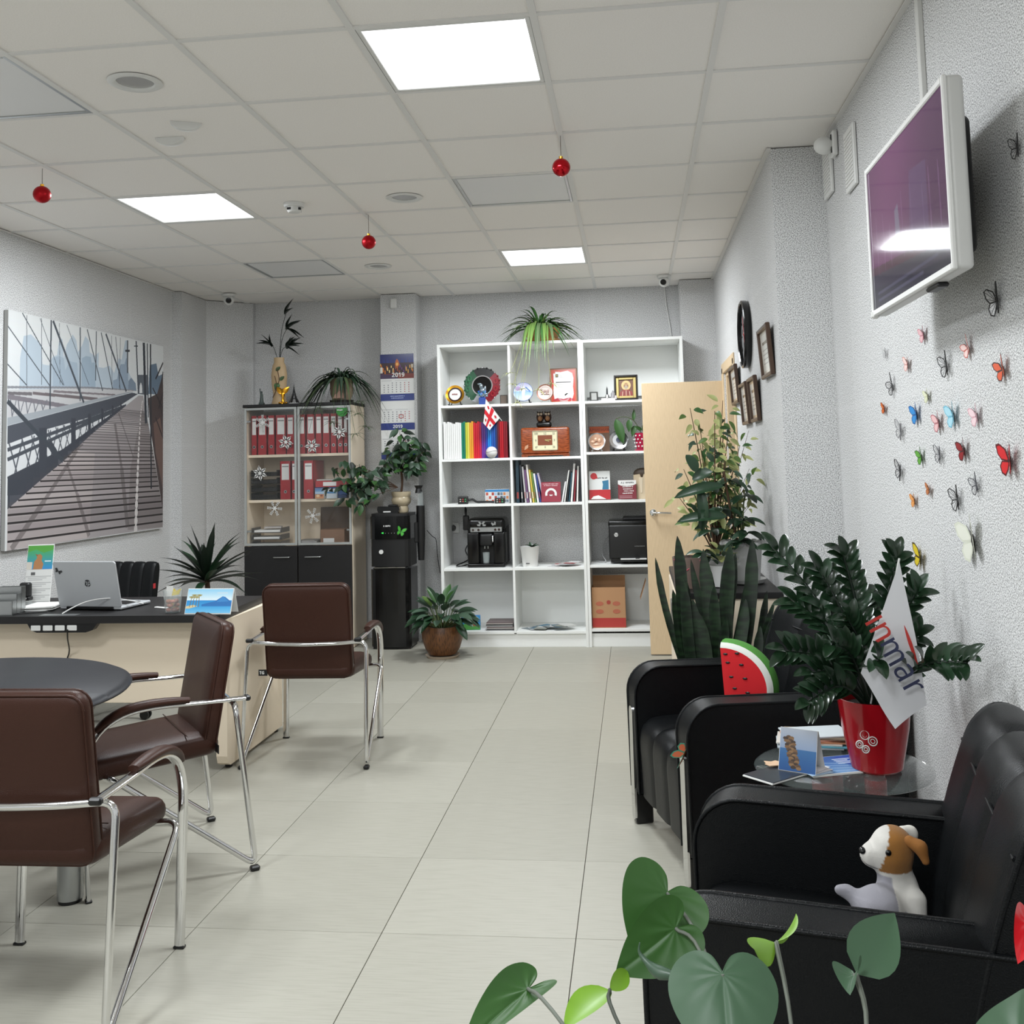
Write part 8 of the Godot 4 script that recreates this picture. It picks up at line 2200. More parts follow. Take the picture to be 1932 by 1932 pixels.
	twig_tree(t, Vector3(0, 0.11, 0), tips, 14, 1, vm, 0.062, 0.028, M.stem_brown, 0.055, 0.25, 0.005)
	twig_tree(t, Vector3(0.02, 0.11, 0), [Vector3(0.21, 0.42, 0.02), Vector3(0.19, 0.56, 0.02), Vector3(0.2, 0.50, -0.05), Vector3(0.17, 0.36, 0.05), Vector3(0.2, 0.76, -0.02)], 7, 1, vm, 0.05, 0.022, M.stem_brown, 0.04, 0.2, 0.003)
	t = thing("grey_planter_box", "translucent brown tub with a pink net on the low cabinet", "tub", Vector3(0.257, 0.796, -5.222))
	put(lathe(S(), [[0, 0], [0.075, 0], [0.085, 0.15], [0.08, 0.15], [0.07, 0.006], [0, 0.006]], 24), "tub", tint(Color("6e5d55"), 0.4), t)
	for k in 7: put(tube(S(), [Vector3(cos(k * 0.9) * 0.084, 0.09 + 0.05 * (k % 2), sin(k * 0.9) * 0.084), Vector3(cos(k * 0.9 + 0.9) * 0.084, 0.14 - 0.05 * (k % 2), sin(k * 0.9 + 0.9) * 0.084)], 0.003, 5), "net_cord", tint(Color("c05a68"), 0.6), t)
	t = thing("kalanchoe", "small plant with pale rosettes in a white pot between the ficus and umbrella plant", "potted plant", Vector3(0.435 - 0.02, 0.812, -5.248 + 0.02))
	put(lathe(S(), [[0, -0.012], [0.06, -0.012], [0.07, 0.09], [0.064, 0.09], [0.05, 0.01], [0, 0.01]], 28), "pot", wpm, t)
	for k in 22:
		var a := k * 2.4
		put(leaf_mesh(2), "leaf", M.leaf_grey if k % 2 else M.leaf_pale, t, lay_leaf(Vector3(cos(a) * 0.03, 0.09 + 0.004 * k, sin(a) * 0.03), Vector3(cos(a), 0.5, sin(a)), Vector3.UP, 0.06, 0.035))
	zz_plant()
	philodendron()

func zz_plant() -> void:
	var t := thing("zz_plant", "glossy dark zz plant in a red pot printed with a white butterfly", "potted plant", Vector3(0.672, 0.521, -3.16))
	put(lathe(S(), [[0, 0], [0.062, 0], [0.072, 0.008], [0.094, 0.12], [0.103, 0.205], [0.098, 0.205], [0.088, 0.12], [0, 0.02]], 48), "pot", mat("red_pot", Color("96101a"), 0.14), t)
	put(lathe(S(), [[0, 0.18], [0.094, 0.18], [0, 0.185]], 24), "soil", M.soil, t)
	var B := face(Vector3(-0.045, 0.095, 0.077), Vector3(-0.5, -0.12, 0.86), -35)
	var pr := S()
	for s in [-1, 1]:
		for q in [[0.0, 0.004, 0.022, 0.014], [0.0, -0.004, 0.017, -0.012]]:
			var loop := []
			for k in 15: loop.append(B * Vector3(s * (q[2] * 0.6 + q[2] * 0.55 * cos(TAU * k / 14)), q[1] + q[3] + absf(q[3]) * 0.95 * sin(TAU * k / 14), 0.0))
			tube(pr, loop, 0.0018, 4)
			var lp2 := []
			for k in 11: lp2.append(B * Vector3(s * (q[2] * 0.6 + q[2] * 0.28 * cos(TAU * k / 10)), q[1] + q[3] + absf(q[3]) * 0.45 * sin(TAU * k / 10), 0.0))
			tube(pr, lp2, 0.0013, 4)
	put(pr, "butterfly_print", M.paper, t)
	var o := Vector3(0, 0.18, 0)
	var inv := Transform3D(Basis(), -t.position)
	var ms := [M.leaf_zz, M.leaf_zz, M.leaf_deep, M.leaf_zz]
	var tipz := [[Vector3(0.427, 1.147, -3.3), 9], [Vector3(0.541, 1.092, -3.2), 8], [Vector3(0.598, 1.146, -3.12), 9], [Vector3(0.77, 1.136, -3.2), 9], [Vector3(0.812, 1.037, -3.15), 7], [Vector3(0.828, 0.899, -2.78), 10], [Vector3(0.41, 0.875, -3.08), 9], [Vector3(0.455, 0.752, -2.98), 9], [Vector3(0.636, 0.879, -2.92), 5], [Vector3(0.474, 0.991, -3.25), 8], [Vector3(0.682, 1.015, -3.3), 9], [Vector3(0.527, 0.911, -2.98), 9], [Vector3(0.814, 0.894, -3.2), 6], [Vector3(0.48, 0.817, -3.05), 8], [Vector3(0.599, 0.958, -3.1), 9]]
	for q in tipz:
		var tip: Vector3 = inv * (q[0] as Vector3)
		var mid := o.lerp(tip, 0.5) + Vector3(0, 0.05, 0)
		var path := spline([o + Vector3(tip.x, 0, tip.z) * 0.1, mid, tip], 6)
		var rr := []
		for i in path.size(): rr.append(lerpf(0.008, 0.003, float(i) / (path.size() - 1)))
		put(tube(S(), path, rr, 8), "stalk", M.leaf_dark, t)
		for k in q[1]:
			var u: float = 0.3 + 0.7 * (k + 0.5) / q[1]
			var i := u * (path.size() - 1)
			var p: Vector3 = path[int(i)].lerp(path[mini(int(i) + 1, path.size() - 1)], i - int(i))
			var along: Vector3 = (path[mini(int(i) + 1, path.size() - 1)] - path[maxi(int(i) - 1, 0)]).normalized()
			var side := along.cross(Vector3(0.2, 0.3, 1)).normalized()
			for s in [-1, 1]:
				if k == q[1] - 1 and s == 1: side = Vector3.ZERO
				var d: Vector3 = (along * 0.9 + side * s * 0.95 + Vector3(0, 0.05, 0.12)).normalized()
				put(leaf_mesh(2), "leaf", ms[k % 4], t, lay_leaf(p, d, Vector3(0, 0.75, 0.65), rng.randf_range(0.062, 0.08), 0.032))

func heart_mesh(cup: float, bow: float, twist := 0.0) -> ArrayMesh:   # heart-shaped blade round its stalk joint, with raised veins
	var half := spline([Vector2(0, 1.0), Vector2(0.12, 0.88), Vector2(0.32, 0.62), Vector2(0.46, 0.32), Vector2(0.50, 0.04), Vector2(0.42, -0.18), Vector2(0.25, -0.27), Vector2(0.09, -0.21), Vector2(0.0, -0.03)], 4)
	var rim := []
	for p in half: rim.append(p)
	for k in range(half.size() - 2, 0, -1): rim.append(Vector2(-half[k].x, half[k].y))
	var st := S()
	st.set_smooth_group(6)
	var P := func(v: Vector2, f: float) -> Vector3:
		var p := v * f
		var a := p.angle()
		var z := cup * p.x * p.x * 2.0 - bow * p.y * absf(p.y) + twist * p.x * p.y
		z += 0.006 * f * (1.0 - f) * 4.0 * cos(a * 11.0) - 0.02 * exp(-pow(p.x / 0.03, 2)) * (1 if p.y > 0 else 0)
		return Vector3(p.x, p.y, z)
	var n := rim.size()
	for r in 6:
		for k in n:
			var a: Vector2 = rim[k]; var b: Vector2 = rim[(k + 1) % n]
			var f0 := r / 6.0; var f1 := (r + 1) / 6.0
			if r == 0: for v in [P.call(a, 0.0), P.call(a, f1), P.call(b, f1)]: st.add_vertex(v)
			else: quad(st, P.call(a, f0), P.call(b, f0), P.call(b, f1), P.call(a, f1))
	st.set_smooth_group(-1)
	st.generate_normals()
	return st.commit()

func philodendron() -> void:
	var t := thing("philodendron", "heart-leaved philodendron whose leaves rise in front of the near armchair", "potted plant", Vector3(0.12, 0.0, -1.02))
	pot(t, 0.10, 0.13, 0.24, tint(Color("8a8478"), 0.5))
	for c in t.get_children(): c.position.y += 0.40
	put(lathe(S(), [[0, 0], [0.15, 0], [0.15, 0.02], [0.03, 0.03], [0.03, 0.37], [0.16, 0.38], [0.16, 0.40], [0, 0.40]], 28), "plant_stand", M.black_board, t)
	var inv := Transform3D(Basis(), -t.position)
	var h := [heart_mesh(0.25, 0.12), heart_mesh(-0.35, 0.25), heart_mesh(1.1, 0.2), heart_mesh(0.3, -0.25, 0.5), leaf_mesh(0), leaf_mesh(3)]
	# joint, tip, width, mesh, material, facing, where its stalk comes from
	for q in [
			[Vector3(0.023, 0.88, -1.38), Vector3(-0.019, 0.826, -1.33), 0.118, 0, M.leaf_philo, Vector3(0.25, 0.5, 0.9), Vector3(0.073, 0.818, -1.3)],
			[Vector3(0.031, 0.858, -1.33), Vector3(-0.042, 0.813, -1.3), 0.085, 0, M.leaf_philo, Vector3(0.35, 0.35, 0.9), Vector3(0.068, 0.825, -1.28)],
			[Vector3(0.079, 0.858, -1.22), Vector3(0.078, 0.8, -1.14), 0.122, 1, M.leaf_philo_top, Vector3(0.0, 0.45, 1), Vector3(0.084, 0.783, -1.2)],
			[Vector3(0.15, 0.849, -1.32), Vector3(0.108, 0.863, -1.25), 0.036, 4, M.leaf_new, Vector3(-0.75, -0.2, 0.6), Vector3(0.151, 0.785, -1.2)],
			[Vector3(0.153, 0.846, -1.33), Vector3(0.192, 0.849, -1.38), 0.018, 4, M.leaf_new, Vector3(0.4, -0.6, 0.6), Vector3(0.151, 0.785, -1.2)],
			[Vector3(0.237, 0.834, -1.28), Vector3(0.3, 0.883, -1.34), 0.06, 5, M.leaf_philo_top, Vector3(-0.35, 0.15, 1), Vector3(0.226, 0.788, -1.2)],
			[Vector3(0.232, 0.839, -1.27), Vector3(0.218, 0.837, -1.24), 0.035, 2, M.leaf_philo_top, Vector3(-0.6, 0.2, 1), Vector3(0.226, 0.788, -1.2)],
			[Vector3(-0.149, 0.805, -1.28), Vector3(-0.213, 0.8, -1.18), 0.062, 0, M.leaf_philo, Vector3(-0.3, 0.75, 0.75), Vector3(-0.086, 0.852, -1.1)],
			[Vector3(-0.05, 0.817, -1.26), Vector3(-0.099, 0.816, -1.2), 0.04, 4, M.leaf_new, Vector3(-0.35, 0.8, 0.55), Vector3(-0.029, 0.849, -1.1)],
			[Vector3(-0.05, 0.817, -1.26), Vector3(-0.024, 0.823, -1.3), 0.022, 4, M.leaf_new, Vector3(0.3, 0.5, 0.8), Vector3(-0.029, 0.849, -1.1)],
			[Vector3(0.332, 0.894, -1.02), Vector3(0.366, 0.915, -1.12), 0.085, 0, M.leaf_philo_top, Vector3(-0.5, 0.3, 0.8), Vector3(0.32, 0.889, -1)]]:
		var a: Vector3 = q[0]
		var d: Vector3 = q[1] - a
		put(h[q[3]], "leaf", q[4], t, inv * lay_leaf(a, d, q[5], d.length(), q[2]))
		var foot: Vector3 = q[6]
		put(tube(S(), spline([inv * a, inv * foot, Vector3(0.0, 0.62, 0.0)], 6), 0.0022, 6), "stalk", M.stem_grey, t)
	put(tube(S(), spline([inv * Vector3(-0.013, 0.867, -1.27), inv * Vector3(-0.013, 0.854, -1.27), inv * Vector3(0.006, 0.84, -1.26), inv * Vector3(0.027, 0.84, -1.25), inv * Vector3(0.048, 0.839, -1.24)], 4), [0.0008, 0.001, 0.0012, 0.0016, 0.0022, 0.003, 0.004, 0.006, 0.0075, 0.008, 0.007, 0.0055, 0.004, 0.003, 0.0025, 0.0022, 0.002], 8), "rolled_leaf", M.leaf_grey, t)
	# red flower at the picture's edge
	var f := thing("anthurium", "red anthurium flower on a thin stalk next to the philodendron", "flower", Vector3(0.56, 0.0, -1.18))
	pot(f, 0.07, 0.09, 0.15, tint(Color("6a665e"), 0.5))
	put(bx(Vector3(0, -0.01 - 0.2, 0), Vector3(0.2, 0.4, 0.2), 0.004), "plant_block", M.black_board, f)
	for c in f.get_children(): c.position.y += 0.415
	var fi := Transform3D(Basis(), -f.position)
	put(heart_mesh(0.7, 0.2), "spathe", tint(Color("c01822"), 0.3), f, fi * lay_leaf(Vector3(0.412, 0.922, -1.22), Vector3(0.387, 0.903, -1.18) - Vector3(0.412, 0.922, -1.22), Vector3(-0.3, 0.3, 1), 0.05, 0.035))
	put(tube(S(), spline([fi * Vector3(0.412, 0.922, -1.22), Vector3(0.01, 0.7, 0.0), Vector3(0, 0.53, 0)], 5), 0.003, 6), "stalk", M.stem_green, f)

# ---------------------------------------------------------------- soft toys, flag, papers, souvenirs
func blob(prims: Array, cell: float, k: float) -> ArrayMesh:   # smooth union of tapered capsules [a, ra, b, rb], meshed as surface nets
	var lo := Vector3.INF; var hi := -Vector3.INF
	for p in prims:
		for e in [[p[0], p[1]], [p[2], p[3]]]:
			lo = lo.min(e[0] - Vector3.ONE * (e[1] + 2 * cell + k)); hi = hi.max(e[0] + Vector3.ONE * (e[1] + 2 * cell + k))
	var n := Vector3i(((hi - lo) / cell).ceil()) + Vector3i.ONE
	var F := PackedFloat32Array()
	F.resize(n.x * n.y * n.z)
	var at := 0
	for z in n.z:
		for y in n.y:
			for x in n.x:
				var p := lo + Vector3(x, y, z) * cell
				var s := 0.0
				for c in prims:
					var ab: Vector3 = c[2] - c[0]
					var l := ab.length_squared()
					var u := clampf((p - c[0]).dot(ab) / l, 0.0, 1.0) if l > 1e-9 else 0.0
					var d: float = (p - c[0] - ab * u).length() - lerpf(c[1], c[3], u)
					s += exp(-d / k)
				F[at] = -k * log(maxf(s, 1e-30))
				at += 1
	var id := {}
	var vs := PackedVector3Array()
	var I := PackedInt32Array()
	var sx := 1; var sy := n.x; var sz := n.x * n.y
	for z in n.z - 1:
		for y in n.y - 1:
			for x in n.x - 1:
				var b := x * sx + y * sy + z * sz
				var m := 0
				for c in 8: if F[b + (c & 1) * sx + ((c >> 1) & 1) * sy + ((c >> 2) & 1) * sz] < 0: m |= 1 << c
				if m == 0 or m == 255: continue
				var sum := Vector3.ZERO
				var cnt := 0
				for c in 8:
					for ax in 3:
						if c & (1 << ax): continue
						var e := c | (1 << ax)
						if ((m >> c) & 1) == ((m >> e) & 1): continue
						var fa := F[b + (c & 1) * sx + ((c >> 1) & 1) * sy + ((c >> 2) & 1) * sz]
						var fb := F[b + (e & 1) * sx + ((e >> 1) & 1) * sy + ((e >> 2) & 1) * sz]
						var v := Vector3(c & 1, (c >> 1) & 1, (c >> 2) & 1)
						v[ax] += fa / (fa - fb)
						sum += v; cnt += 1
				id[b] = vs.size()
				vs.append(lo + (Vector3(x, y, z) + sum / cnt) * cell)
	var step := [sx, sy, sz]
	for b in id:
		for ax in 3:
			var u: int = step[(ax + 1) % 3]; var w: int = step[(ax + 2) % 3]
			var a0: bool = F[b] < 0
			var a1: bool = F[b + step[ax]] < 0
			if a0 == a1 or not (id.has(b - u) and id.has(b - w) and id.has(b - u - w)): continue
			var q := [id[b], id[b - u], id[b - u - w], id[b - w]]
			if a0: q.reverse()
			for i in [0, 1, 2, 0, 2, 3]: I.append(q[i])
	var st := S()
	st.set_smooth_group(1)
	for i in I: st.add_vertex(vs[i])
	st.generate_normals()
	return st.commit()

func coloured(mesh: ArrayMesh, fn: Callable) -> ArrayMesh:
	var a := mesh.surface_get_arrays(0)
	var c := PackedColorArray()
	for v in a[Mesh.ARRAY_VERTEX]: c.append((fn.call(v) as Color).srgb_to_linear())
	a[Mesh.ARRAY_COLOR] = c
	var m := ArrayMesh.new()
	m.add_surface_from_arrays(Mesh.PRIMITIVE_TRIANGLES, a)
	return m

func plush_dog() -> void:
	var t := thing("plush_dog", "sitting plush dog, white and grey with a brown eye patch, on the armchair", "plush toy", Vector3(0.50, 0.428, -2.30))
	# built facing -x; x 0 under the head
	var body := [
		[Vector3(0.03, 0.035, 0.0), 0.045, Vector3(0.02, 0.105, -0.005), 0.034],
		[Vector3(0.02, 0.10, -0.005), 0.034, Vector3(0.012, 0.135, 0.0), 0.03],
		[Vector3(-0.032, 0.072, 0.045), 0.05, Vector3(-0.005, 0.062, 0.015), 0.045],
		[Vector3(0.045, 0.09, 0.035), 0.020, Vector3(0.04, 0.03, 0.05), 0.018],
		[Vector3(0.04, 0.025, 0.05), 0.018, Vector3(0.025, 0.018, 0.062), 0.017],
		[Vector3(-0.03, 0.025, 0.055), 0.024, Vector3(-0.01, 0.02, 0.075), 0.02],
		[Vector3(0.01, 0.178, 0.0), 0.043, Vector3(0.012, 0.185, 0.0), 0.042],
		[Vector3(0.0, 0.168, 0.0), 0.034, Vector3(-0.034, 0.168, 0.004), 0.022],
		[Vector3(-0.07, 0.09, 0.045), 0.011, Vector3(-0.092, 0.104, 0.032), 0.0085],
		[Vector3(-0.092, 0.104, 0.032), 0.0085, Vector3(-0.108, 0.108, 0.034), 0.008]]
	var white := Color("dcd9d2"); var grey_ := Color("a09ea6"); var brown := Color("9a6a34")
	var fur := mat("plush", Color.WHITE, 0.95, 0.0, 0.2)
	fur.vertex_color_use_as_albedo = true
	fur.rim_enabled = true
	fur.rim = 0.4
	rough_normal(fur, noise_tex(0.25, [], 77, 256, FastNoiseLite.TYPE_SIMPLEX, 2, true, 8.0), 0.6)
	tri(fur, Vector3.ONE * 14.0, false)
	var mesh := coloured(blob(body, 0.004, 0.008), func(v: Vector3) -> Color:
		if v.y > 0.143:
			return brown if v.x > -0.012 + 0.35 * (v.y - 0.18) and v.z > -0.02 else white
		if v.x < 0.012 and v.y < 0.135 and not (v.z > 0.03 and v.x > 0.0): return grey_
		if v.x < 0.02 and v.y < 0.08: return grey_
		return white)
	put(mesh, "body", fur, t)
	var ear := put(blob([[Vector3(0.04, 0.205, 0.028), 0.012, Vector3(0.058, 0.198, 0.04), 0.012], [Vector3(0.058, 0.198, 0.04), 0.012, Vector3(0.066, 0.172, 0.045), 0.008]], 0.004, 0.004), "ear", tint(Color("8a5a28"), 0.95), t)
	put(blob([[Vector3(0.04, 0.205, -0.028), 0.012, Vector3(0.058, 0.198, -0.04), 0.014], [Vector3(0.058, 0.198, -0.04), 0.014, Vector3(0.064, 0.168, -0.045), 0.009]], 0.004, 0.004), "ear", tint(Color("d8d4cc"), 0.95), t)
	put(ball(S(), Vector3(-0.052, 0.179, 0.01), Vector3(0.008, 0.007, 0.011), 14), "nose", M.gloss_black, t)
	put(ball(S(), Vector3(-0.006, 0.186, 0.0405), Vector3(0.0065, 0.0065, 0.005), 12), "eye", M.gloss_black, t)
	put(ball(S(), Vector3(-0.012, 0.183, -0.032), Vector3(0.0065, 0.0065, 0.005), 12), "eye", M.gloss_black, t)
	put(tube(S(), spline([Vector3(-0.056, 0.165, 0.008), Vector3(-0.046, 0.154, 0.018), Vector3(-0.026, 0.148, 0.026)], 3), 0.001, 4), "mouth_stitch", M.thread, t)

func melon_cushion() -> void:
	var t := thing("melon_cushion", "plush watermelon slice cushion, red with black seeds, on the far armchair", "cushion", Vector3(0.325, 0.432, -3.93), -22.0)
	t.rotation.z = deg_to_rad(3)
	# half disc: straight edge upright, round edge away from it
	var R := 0.165
	var shell := func(r: float, z: float) -> Array:
		var a := []
		for k in 25: a.append(Vector3(cos(-PI / 2 + PI * k / 24) * r * 1.12, R + sin(-PI / 2 + PI * k / 24) * r, z))
		return a
	var layers := [[0.86, 0.052, 0], [0.90, 0.05, 1], [0.97, 0.038, 1], [1.0, 0.015, 2], [1.0, -0.02, 2], [0.93, -0.05, 2], [0.8, -0.062, 2]]
	var mats := [["flesh", Color("c8141e")], ["white_rind", Color("d8dad2")], ["green_rind", Color("4a8a34")]]
	var rings := []
	for l in layers: rings.append(shell.call(R * l[0], l[1]))
	var sts := [S(), S(), S()]
	for i in layers.size() - 1:
		var st: SurfaceTool = sts[layers[i + 1][2]]
		st.set_smooth_group(1)
		for k in 24: quad(st, rings[i][k], rings[i + 1][k], rings[i + 1][k + 1], rings[i][k + 1])
	# swollen red face and the straight cut edge
	var f: SurfaceTool = sts[0]
	f.set_smooth_group(2)
	var c := Vector3(0.05, R, 0.066)
	for k in 24:
		for v in [c, rings[0][k + 1], rings[0][k]]: f.add_vertex(v)
	for v in [c, rings[0][0], rings[0][24]]: f.add_vertex(v)
	f.set_smooth_group(3)
	for i in layers.size() - 1: quad(f, rings[i][24], rings[i + 1][24], rings[i + 1][0], rings[i][0])
	var g: SurfaceTool = sts[2]
	g.set_smooth_group(2)
	for k in 24:
		for v in [Vector3(0.05, R, -0.07), rings[6][k], rings[6][k + 1]]: g.add_vertex(v)
	for v in [Vector3(0.05, R, -0.07), rings[6][24], rings[6][0]]: g.add_vertex(v)
	for k in 3: put(sts[k], mats[k][0], tint(mats[k][1], 0.85), t)
	for q in [[0.018, 0.285, 40], [0.062, 0.288, 8], [0.025, 0.255, 35], [0.075, 0.248, 8], [0.035, 0.205, 38], [0.085, 0.2, 5], [0.045, 0.165, 30], [0.09, 0.15, 10], [0.03, 0.12, 35]]:
		var d := Vector3(q[0], q[1], 0) - Vector3(c.x, c.y, 0)
		put(ball(S(), Vector3(q[0], q[1], 0.0655 - 0.012 * minf(d.length() / 0.14, 1.0)), Vector3(0.009, 0.0042, 0.003), 10, Transform3D()), "seed", M.black_plastic, t)

func souvenirs() -> void:
	# on the binder cabinet
	var y := 1.9578
	var t := thing("liberty_statuette", "small grey-green statuette of a torch bearer on the binder cabinet", "statuette", Vector3(-3.033, y, -8.12))
	var gm := tint(Color("46524e"), 0.5)
	put(bx(Vector3(0, 0.01, 0), Vector3(0.04, 0.02, 0.04), 0.003), "pedestal", gm, t)
	put(lathe(S(), [[0, 0.02], [0.018, 0.02], [0.013, 0.06], [0.012, 0.085], [0.007, 0.094], [0.008, 0.104], [0, 0.115]], 14), "figure", gm, t)
	put(rod(S(), Vector3(-0.008, 0.085, 0), Vector3(-0.014, 0.128, 0), 0.0035, 6), "raised_arm", gm, t)
	put(lathe(S(), [[0, 0], [0.006, 0.004], [0, 0.014]], 8, trf(Vector3(-0.014, 0.126, 0))), "torch", gm, t)
	for k in 5: put(rod(S(), Vector3(0, 0.106, 0), Vector3(cos(0.3 + k * 0.63) * 0.013, 0.112 + 0.004 * sin(k * 0.8), sin(k * 1.2) * 0.005), 0.0012, 4), "crown_ray", gm, t)
	t = thing("eiffel_statuette", "black lattice tower souvenir on a white base beside the gold figure", "statuette", Vector3(-2.74, y, -8.07))
	put(bx(Vector3(0, 0.003, 0), Vector3(0.07, 0.006, 0.05), 0.002), "base", M.paper, t)
	var bl := M.black_plastic as Material
	for sx in [-1, 1]:
		for sz in [-1, 1]: put(tube(S(), [Vector3(sx * 0.032, 0.006, sz * 0.024), Vector3(sx * 0.016, 0.045, sz * 0.013), Vector3(sx * 0.007, 0.085, sz * 0.006), Vector3(0, 0.13, 0)], [0.007, 0.005, 0.004, 0.003], 6), "leg", bl, t)
	for q in [[0.04, 0.042], [0.072, 0.024], [0.128, 0.012]]: put(bx(Vector3(0, q[0], 0), Vector3(q[1], 0.005, q[1] * 0.8), 0.001), "deck", bl, t)
	put(lathe(S(), [[0, 0.128], [0.004, 0.128], [0, 0.17]], 8), "spire", bl, t)
	t = thing("gold_figurine", "shiny gold winged figurine before the carved vase", "figurine", Vector3(-2.841, y, -8.09))
	put(lathe(S(), [[0, 0], [0.03, 0], [0.03, 0.012], [0.014, 0.02], [0.01, 0.05], [0.016, 0.075], [0.012, 0.1], [0.008, 0.108], [0.011, 0.118], [0, 0.13]], 16), "body", M.gold, t)
	for s in [-1, 1]:
		put(leaf_mesh(0), "wing", M.gold, t, lay_leaf(Vector3(0, 0.085, 0), Vector3(s * 0.7, 0.75, 0.1), Vector3(0, 0, 1), 0.075, 0.045))
	for k in 6: put(ball(S(), Vector3(cos(k * 1.05) * 0.03, 0.01, sin(k * 1.05) * 0.03), Vector3.ONE * 0.009, 8), "coin", M.gold, t)

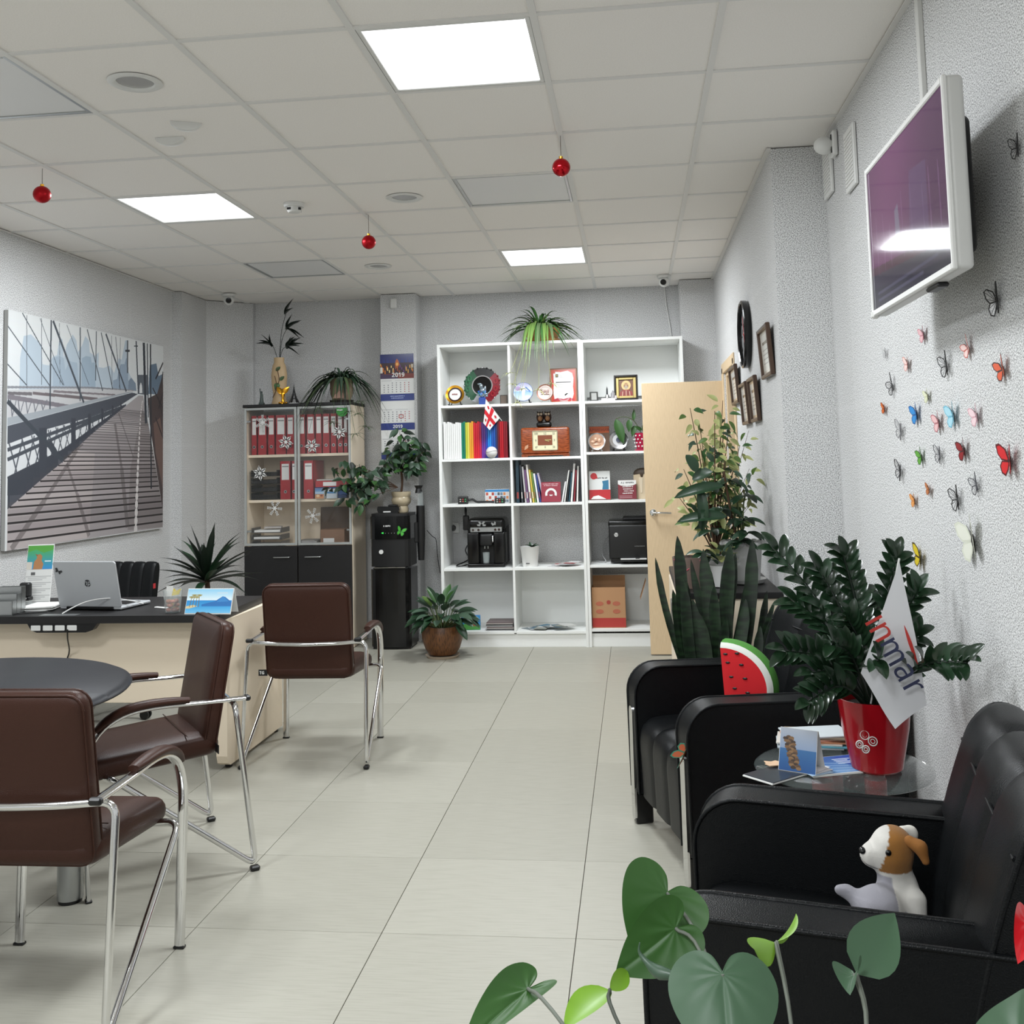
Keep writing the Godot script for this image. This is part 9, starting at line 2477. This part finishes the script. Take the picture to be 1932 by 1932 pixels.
func side_table_goods() -> void:
	var Y := 0.5205
	var t := thing("travel_brochures", "fan of brochures piled on the glass side table behind the tent card", "brochures", Vector3(0.531, Y, -3.422))
	var cols := ["b8c4cc", "5fa4b8", "d8d4cc", "c48a68", "e0a890", "7a6a58", "d0d8dc"]
	for k in 7: put(bx(Vector3(0, 0.003 + 0.0055 * k, 0), Vector3(0.20, 0.005, 0.13), 0.0006, trf(Vector3(rng.randf_range(-0.015, 0.02), 0, rng.randf_range(-0.01, 0.01)), rng.randf_range(-12, 14))), "brochure", tint(Color(cols[k]), 0.35), t)
	t = thing("blue_magazine", "glossy blue travel magazine lying on the glass side table under the red pot's edge", "magazine", Vector3(0.551, Y, -3.181), 18)
	put(bx(Vector3(0, 0.003, 0), Vector3(0.21, 0.006, 0.16), 0.0006), "pages", M.paper, t)
	var im := img(160, 120, Color("2a5aa8"))
	i_fade(im, 0, 120, Color("2a56a4"), Color("6f9ccc"))
	for k in 5: i_line(im, Vector2(-10, 20 + k * 26), Vector2(110, 60 + k * 16), 7, Color("9fc0e0"), 0.5)
	i_poly(im, V2([100, 10, 160, 0, 160, 120, 130, 120]), Color("1d3fa0"), 0.8)
	i_lines(im, 96, 22, 44, 4, 10, 5, Color("c8d8ec"))
	sheet(im, 0.205, 0.155, "cover", t, eul(Vector3(0, 0.0063, 0), Vector3(-90, 0, 0)), 0.15)
	t = thing("black_folder", "dark folder with white pages jutting over the glass table's edge", "folder", Vector3(0.371, Y, -3.088), 42)
	put(bx(Vector3(0, 0.0025, 0), Vector3(0.15, 0.004, 0.11), 0.0006), "pages", M.paper, t)
	put(bx(Vector3(0.004, 0.0058, 0), Vector3(0.15, 0.0018, 0.108), 0.0006), "cover", tint(Color("2b323a"), 0.25), t)
	t = thing("sticky_notes", "cream leaf-shaped notes on the glass side table", "notes", Vector3(0.388, Y + 0.0075, -3.188))
	for k in 2: put(prism(S(), V2([-0.03, -0.012, 0.03, -0.018, 0.034, 0.014, 0.012, 0.006, 0.0, 0.018, -0.014, 0.006, -0.034, 0.012]), 0.0, 0.002, eul(Vector3(0, 0.0005 + k * 0.003, k * 0.026), Vector3(-90, 0, 20 * k))), "note", tint(Color("d6b494"), 0.6), t)
	t = thing("leaflet_cards", "small white and blue leaflets in front of the tent card", "leaflets", Vector3(0.497, Y + 0.0072, -3.093), 30)
	for k in 3: put(bx(Vector3(0.012 * k, 0.0006 + k * 0.0014, -0.008 * k), Vector3(0.075, 0.001, 0.03), 0, trf(Vector3.ZERO, 10.0 * k)), "leaflet", tint([Color("a8c4dc"), Color("d4d8dc"), Color("e0e2e4")][k], 0.4), t)
	# tent card
	t = thing("tent_card", "folded tent card with a thatched hut and blue sea photo on the side table", "card", Vector3(0.451, Y + 0.0074, -3.128), -28)
	var fr := Transform3D(Basis(Vector3.RIGHT, deg_to_rad(-17)), Vector3(0, 0, 0.036))
	var bk := Transform3D(Basis(Vector3.RIGHT, deg_to_rad(20)), Vector3(0, 0, -0.046))
	put(bx(Vector3(0, 0.06, 0), Vector3(0.11, 0.12, 0.0015), 0, fr), "front_card", M.paper, t)
	put(bx(Vector3(0, 0.06, 0), Vector3(0.11, 0.12, 0.0015), 0, bk), "rear_card", M.paper, t)
	var ti := img(96, 104, Color("8fa0b8"))
	i_fade(ti, 0, 50, Color("a8aeb8"), Color("8a9cb8"))
	i_fade(ti, 50, 104, Color("3a6a9c"), Color("1f4f8a"))
	for k in 40: i_disc(ti, Vector2(22 + k * 0.55 + 9 * sin(k * 2.3), 22 + k * 1.9), 7, 4, [Color("5a4434"), Color("7a5a3c"), Color("3e3028"), Color("8a6a48")][k % 4])
	sheet(ti, 0.108, 0.118, "picture", t, fr * trf(Vector3(0, 0.06, 0.001)), 0.3)
	# company flag beside the plant
	t = thing("desk_flag", "white company flag with red and dark blue lettering hanging by the red pot", "flag", Vector3(0.705, 0.521, -3.02))
	var inv := Transform3D(Basis(), -t.position)
	var a: Vector3 = inv * Vector3(0.725, 1.134, -2.99)
	var b: Vector3 = inv * Vector3(0.605, 0.83, -2.99)
	var c: Vector3 = inv * Vector3(0.684, 0.685, -2.96)
	var d: Vector3 = inv * Vector3(0.781, 0.741, -2.99)
	put(flag_cloth([a, b, c, d], 0.012), "cloth", tint(Color(0.84, 0.84, 0.85), 0.5), t)
	put(rod(S(), a + Vector3(0.001, 0.008, -0.004), Vector3(-0.05, 0.196, -0.1), 0.0028, 8), "stick", M.white_plastic, t)
	var X := (inv * Vector3(0.758, 0.778, -2.975) - inv * Vector3(0.654, 0.973, -2.98)).normalized()
	var Yv := Vector3(0, 0, 1).cross(X).normalized()
	var Bs := Basis(X, Yv, X.cross(Yv))
	var red := tint(Color("b83028"), 0.5)
	var navy := tint(Color("2c3150"), 0.5)
	words("ın", 0.088, red, t, Transform3D(Bs, inv * Vector3(0.657, 0.959, -2.958)), false, false)
	words("mar", 0.088, navy, t, Transform3D(Bs, inv * Vector3(0.707, 0.861, -2.954)), false, false)
	put(strip(S(), spline([inv * Vector3(0.723, 0.963, -2.968), inv * Vector3(0.736, 0.913, -2.964), inv * Vector3(0.754, 0.851, -2.966)], 4), [0.001, 0.004, 0.007, 0.009, 0.010, 0.009, 0.007, 0.004, 0.001], Vector3(0, 0, 1), 0.0), "red_swoosh", red, t)

func small_things() -> void:
	plush_dog()
	melon_cushion()
	souvenirs()
	side_table_goods()
	var c := solo(tube(S(), spline([Vector3(0.693, 0.83, -5.4), Vector3(0.714, 0.885, -5.3), Vector3(0.718, 0.883, -5.15), Vector3(0.706, 0.843, -5.05), Vector3(0.691, 0.809, -4.985)], 4), 0.006, 6), "lamp_cable", M.black_plastic, "black cable curving over the low cabinet's edge beside the frilled white pot", "cable")
	solo(tube(S(), spline([Vector3(-1.70, 0.9, -8.28), Vector3(-1.66, 0.85, -8.3), Vector3(-1.63, 0.82, -8.31), Vector3(-1.62, 0.7, -8.3), Vector3(-1.6, 0.55, -8.3)], 4), 0.003, 5), "thin_wire", M.black_plastic, "thin dark wire hanging between the water cooler and the bookcase", "wire")
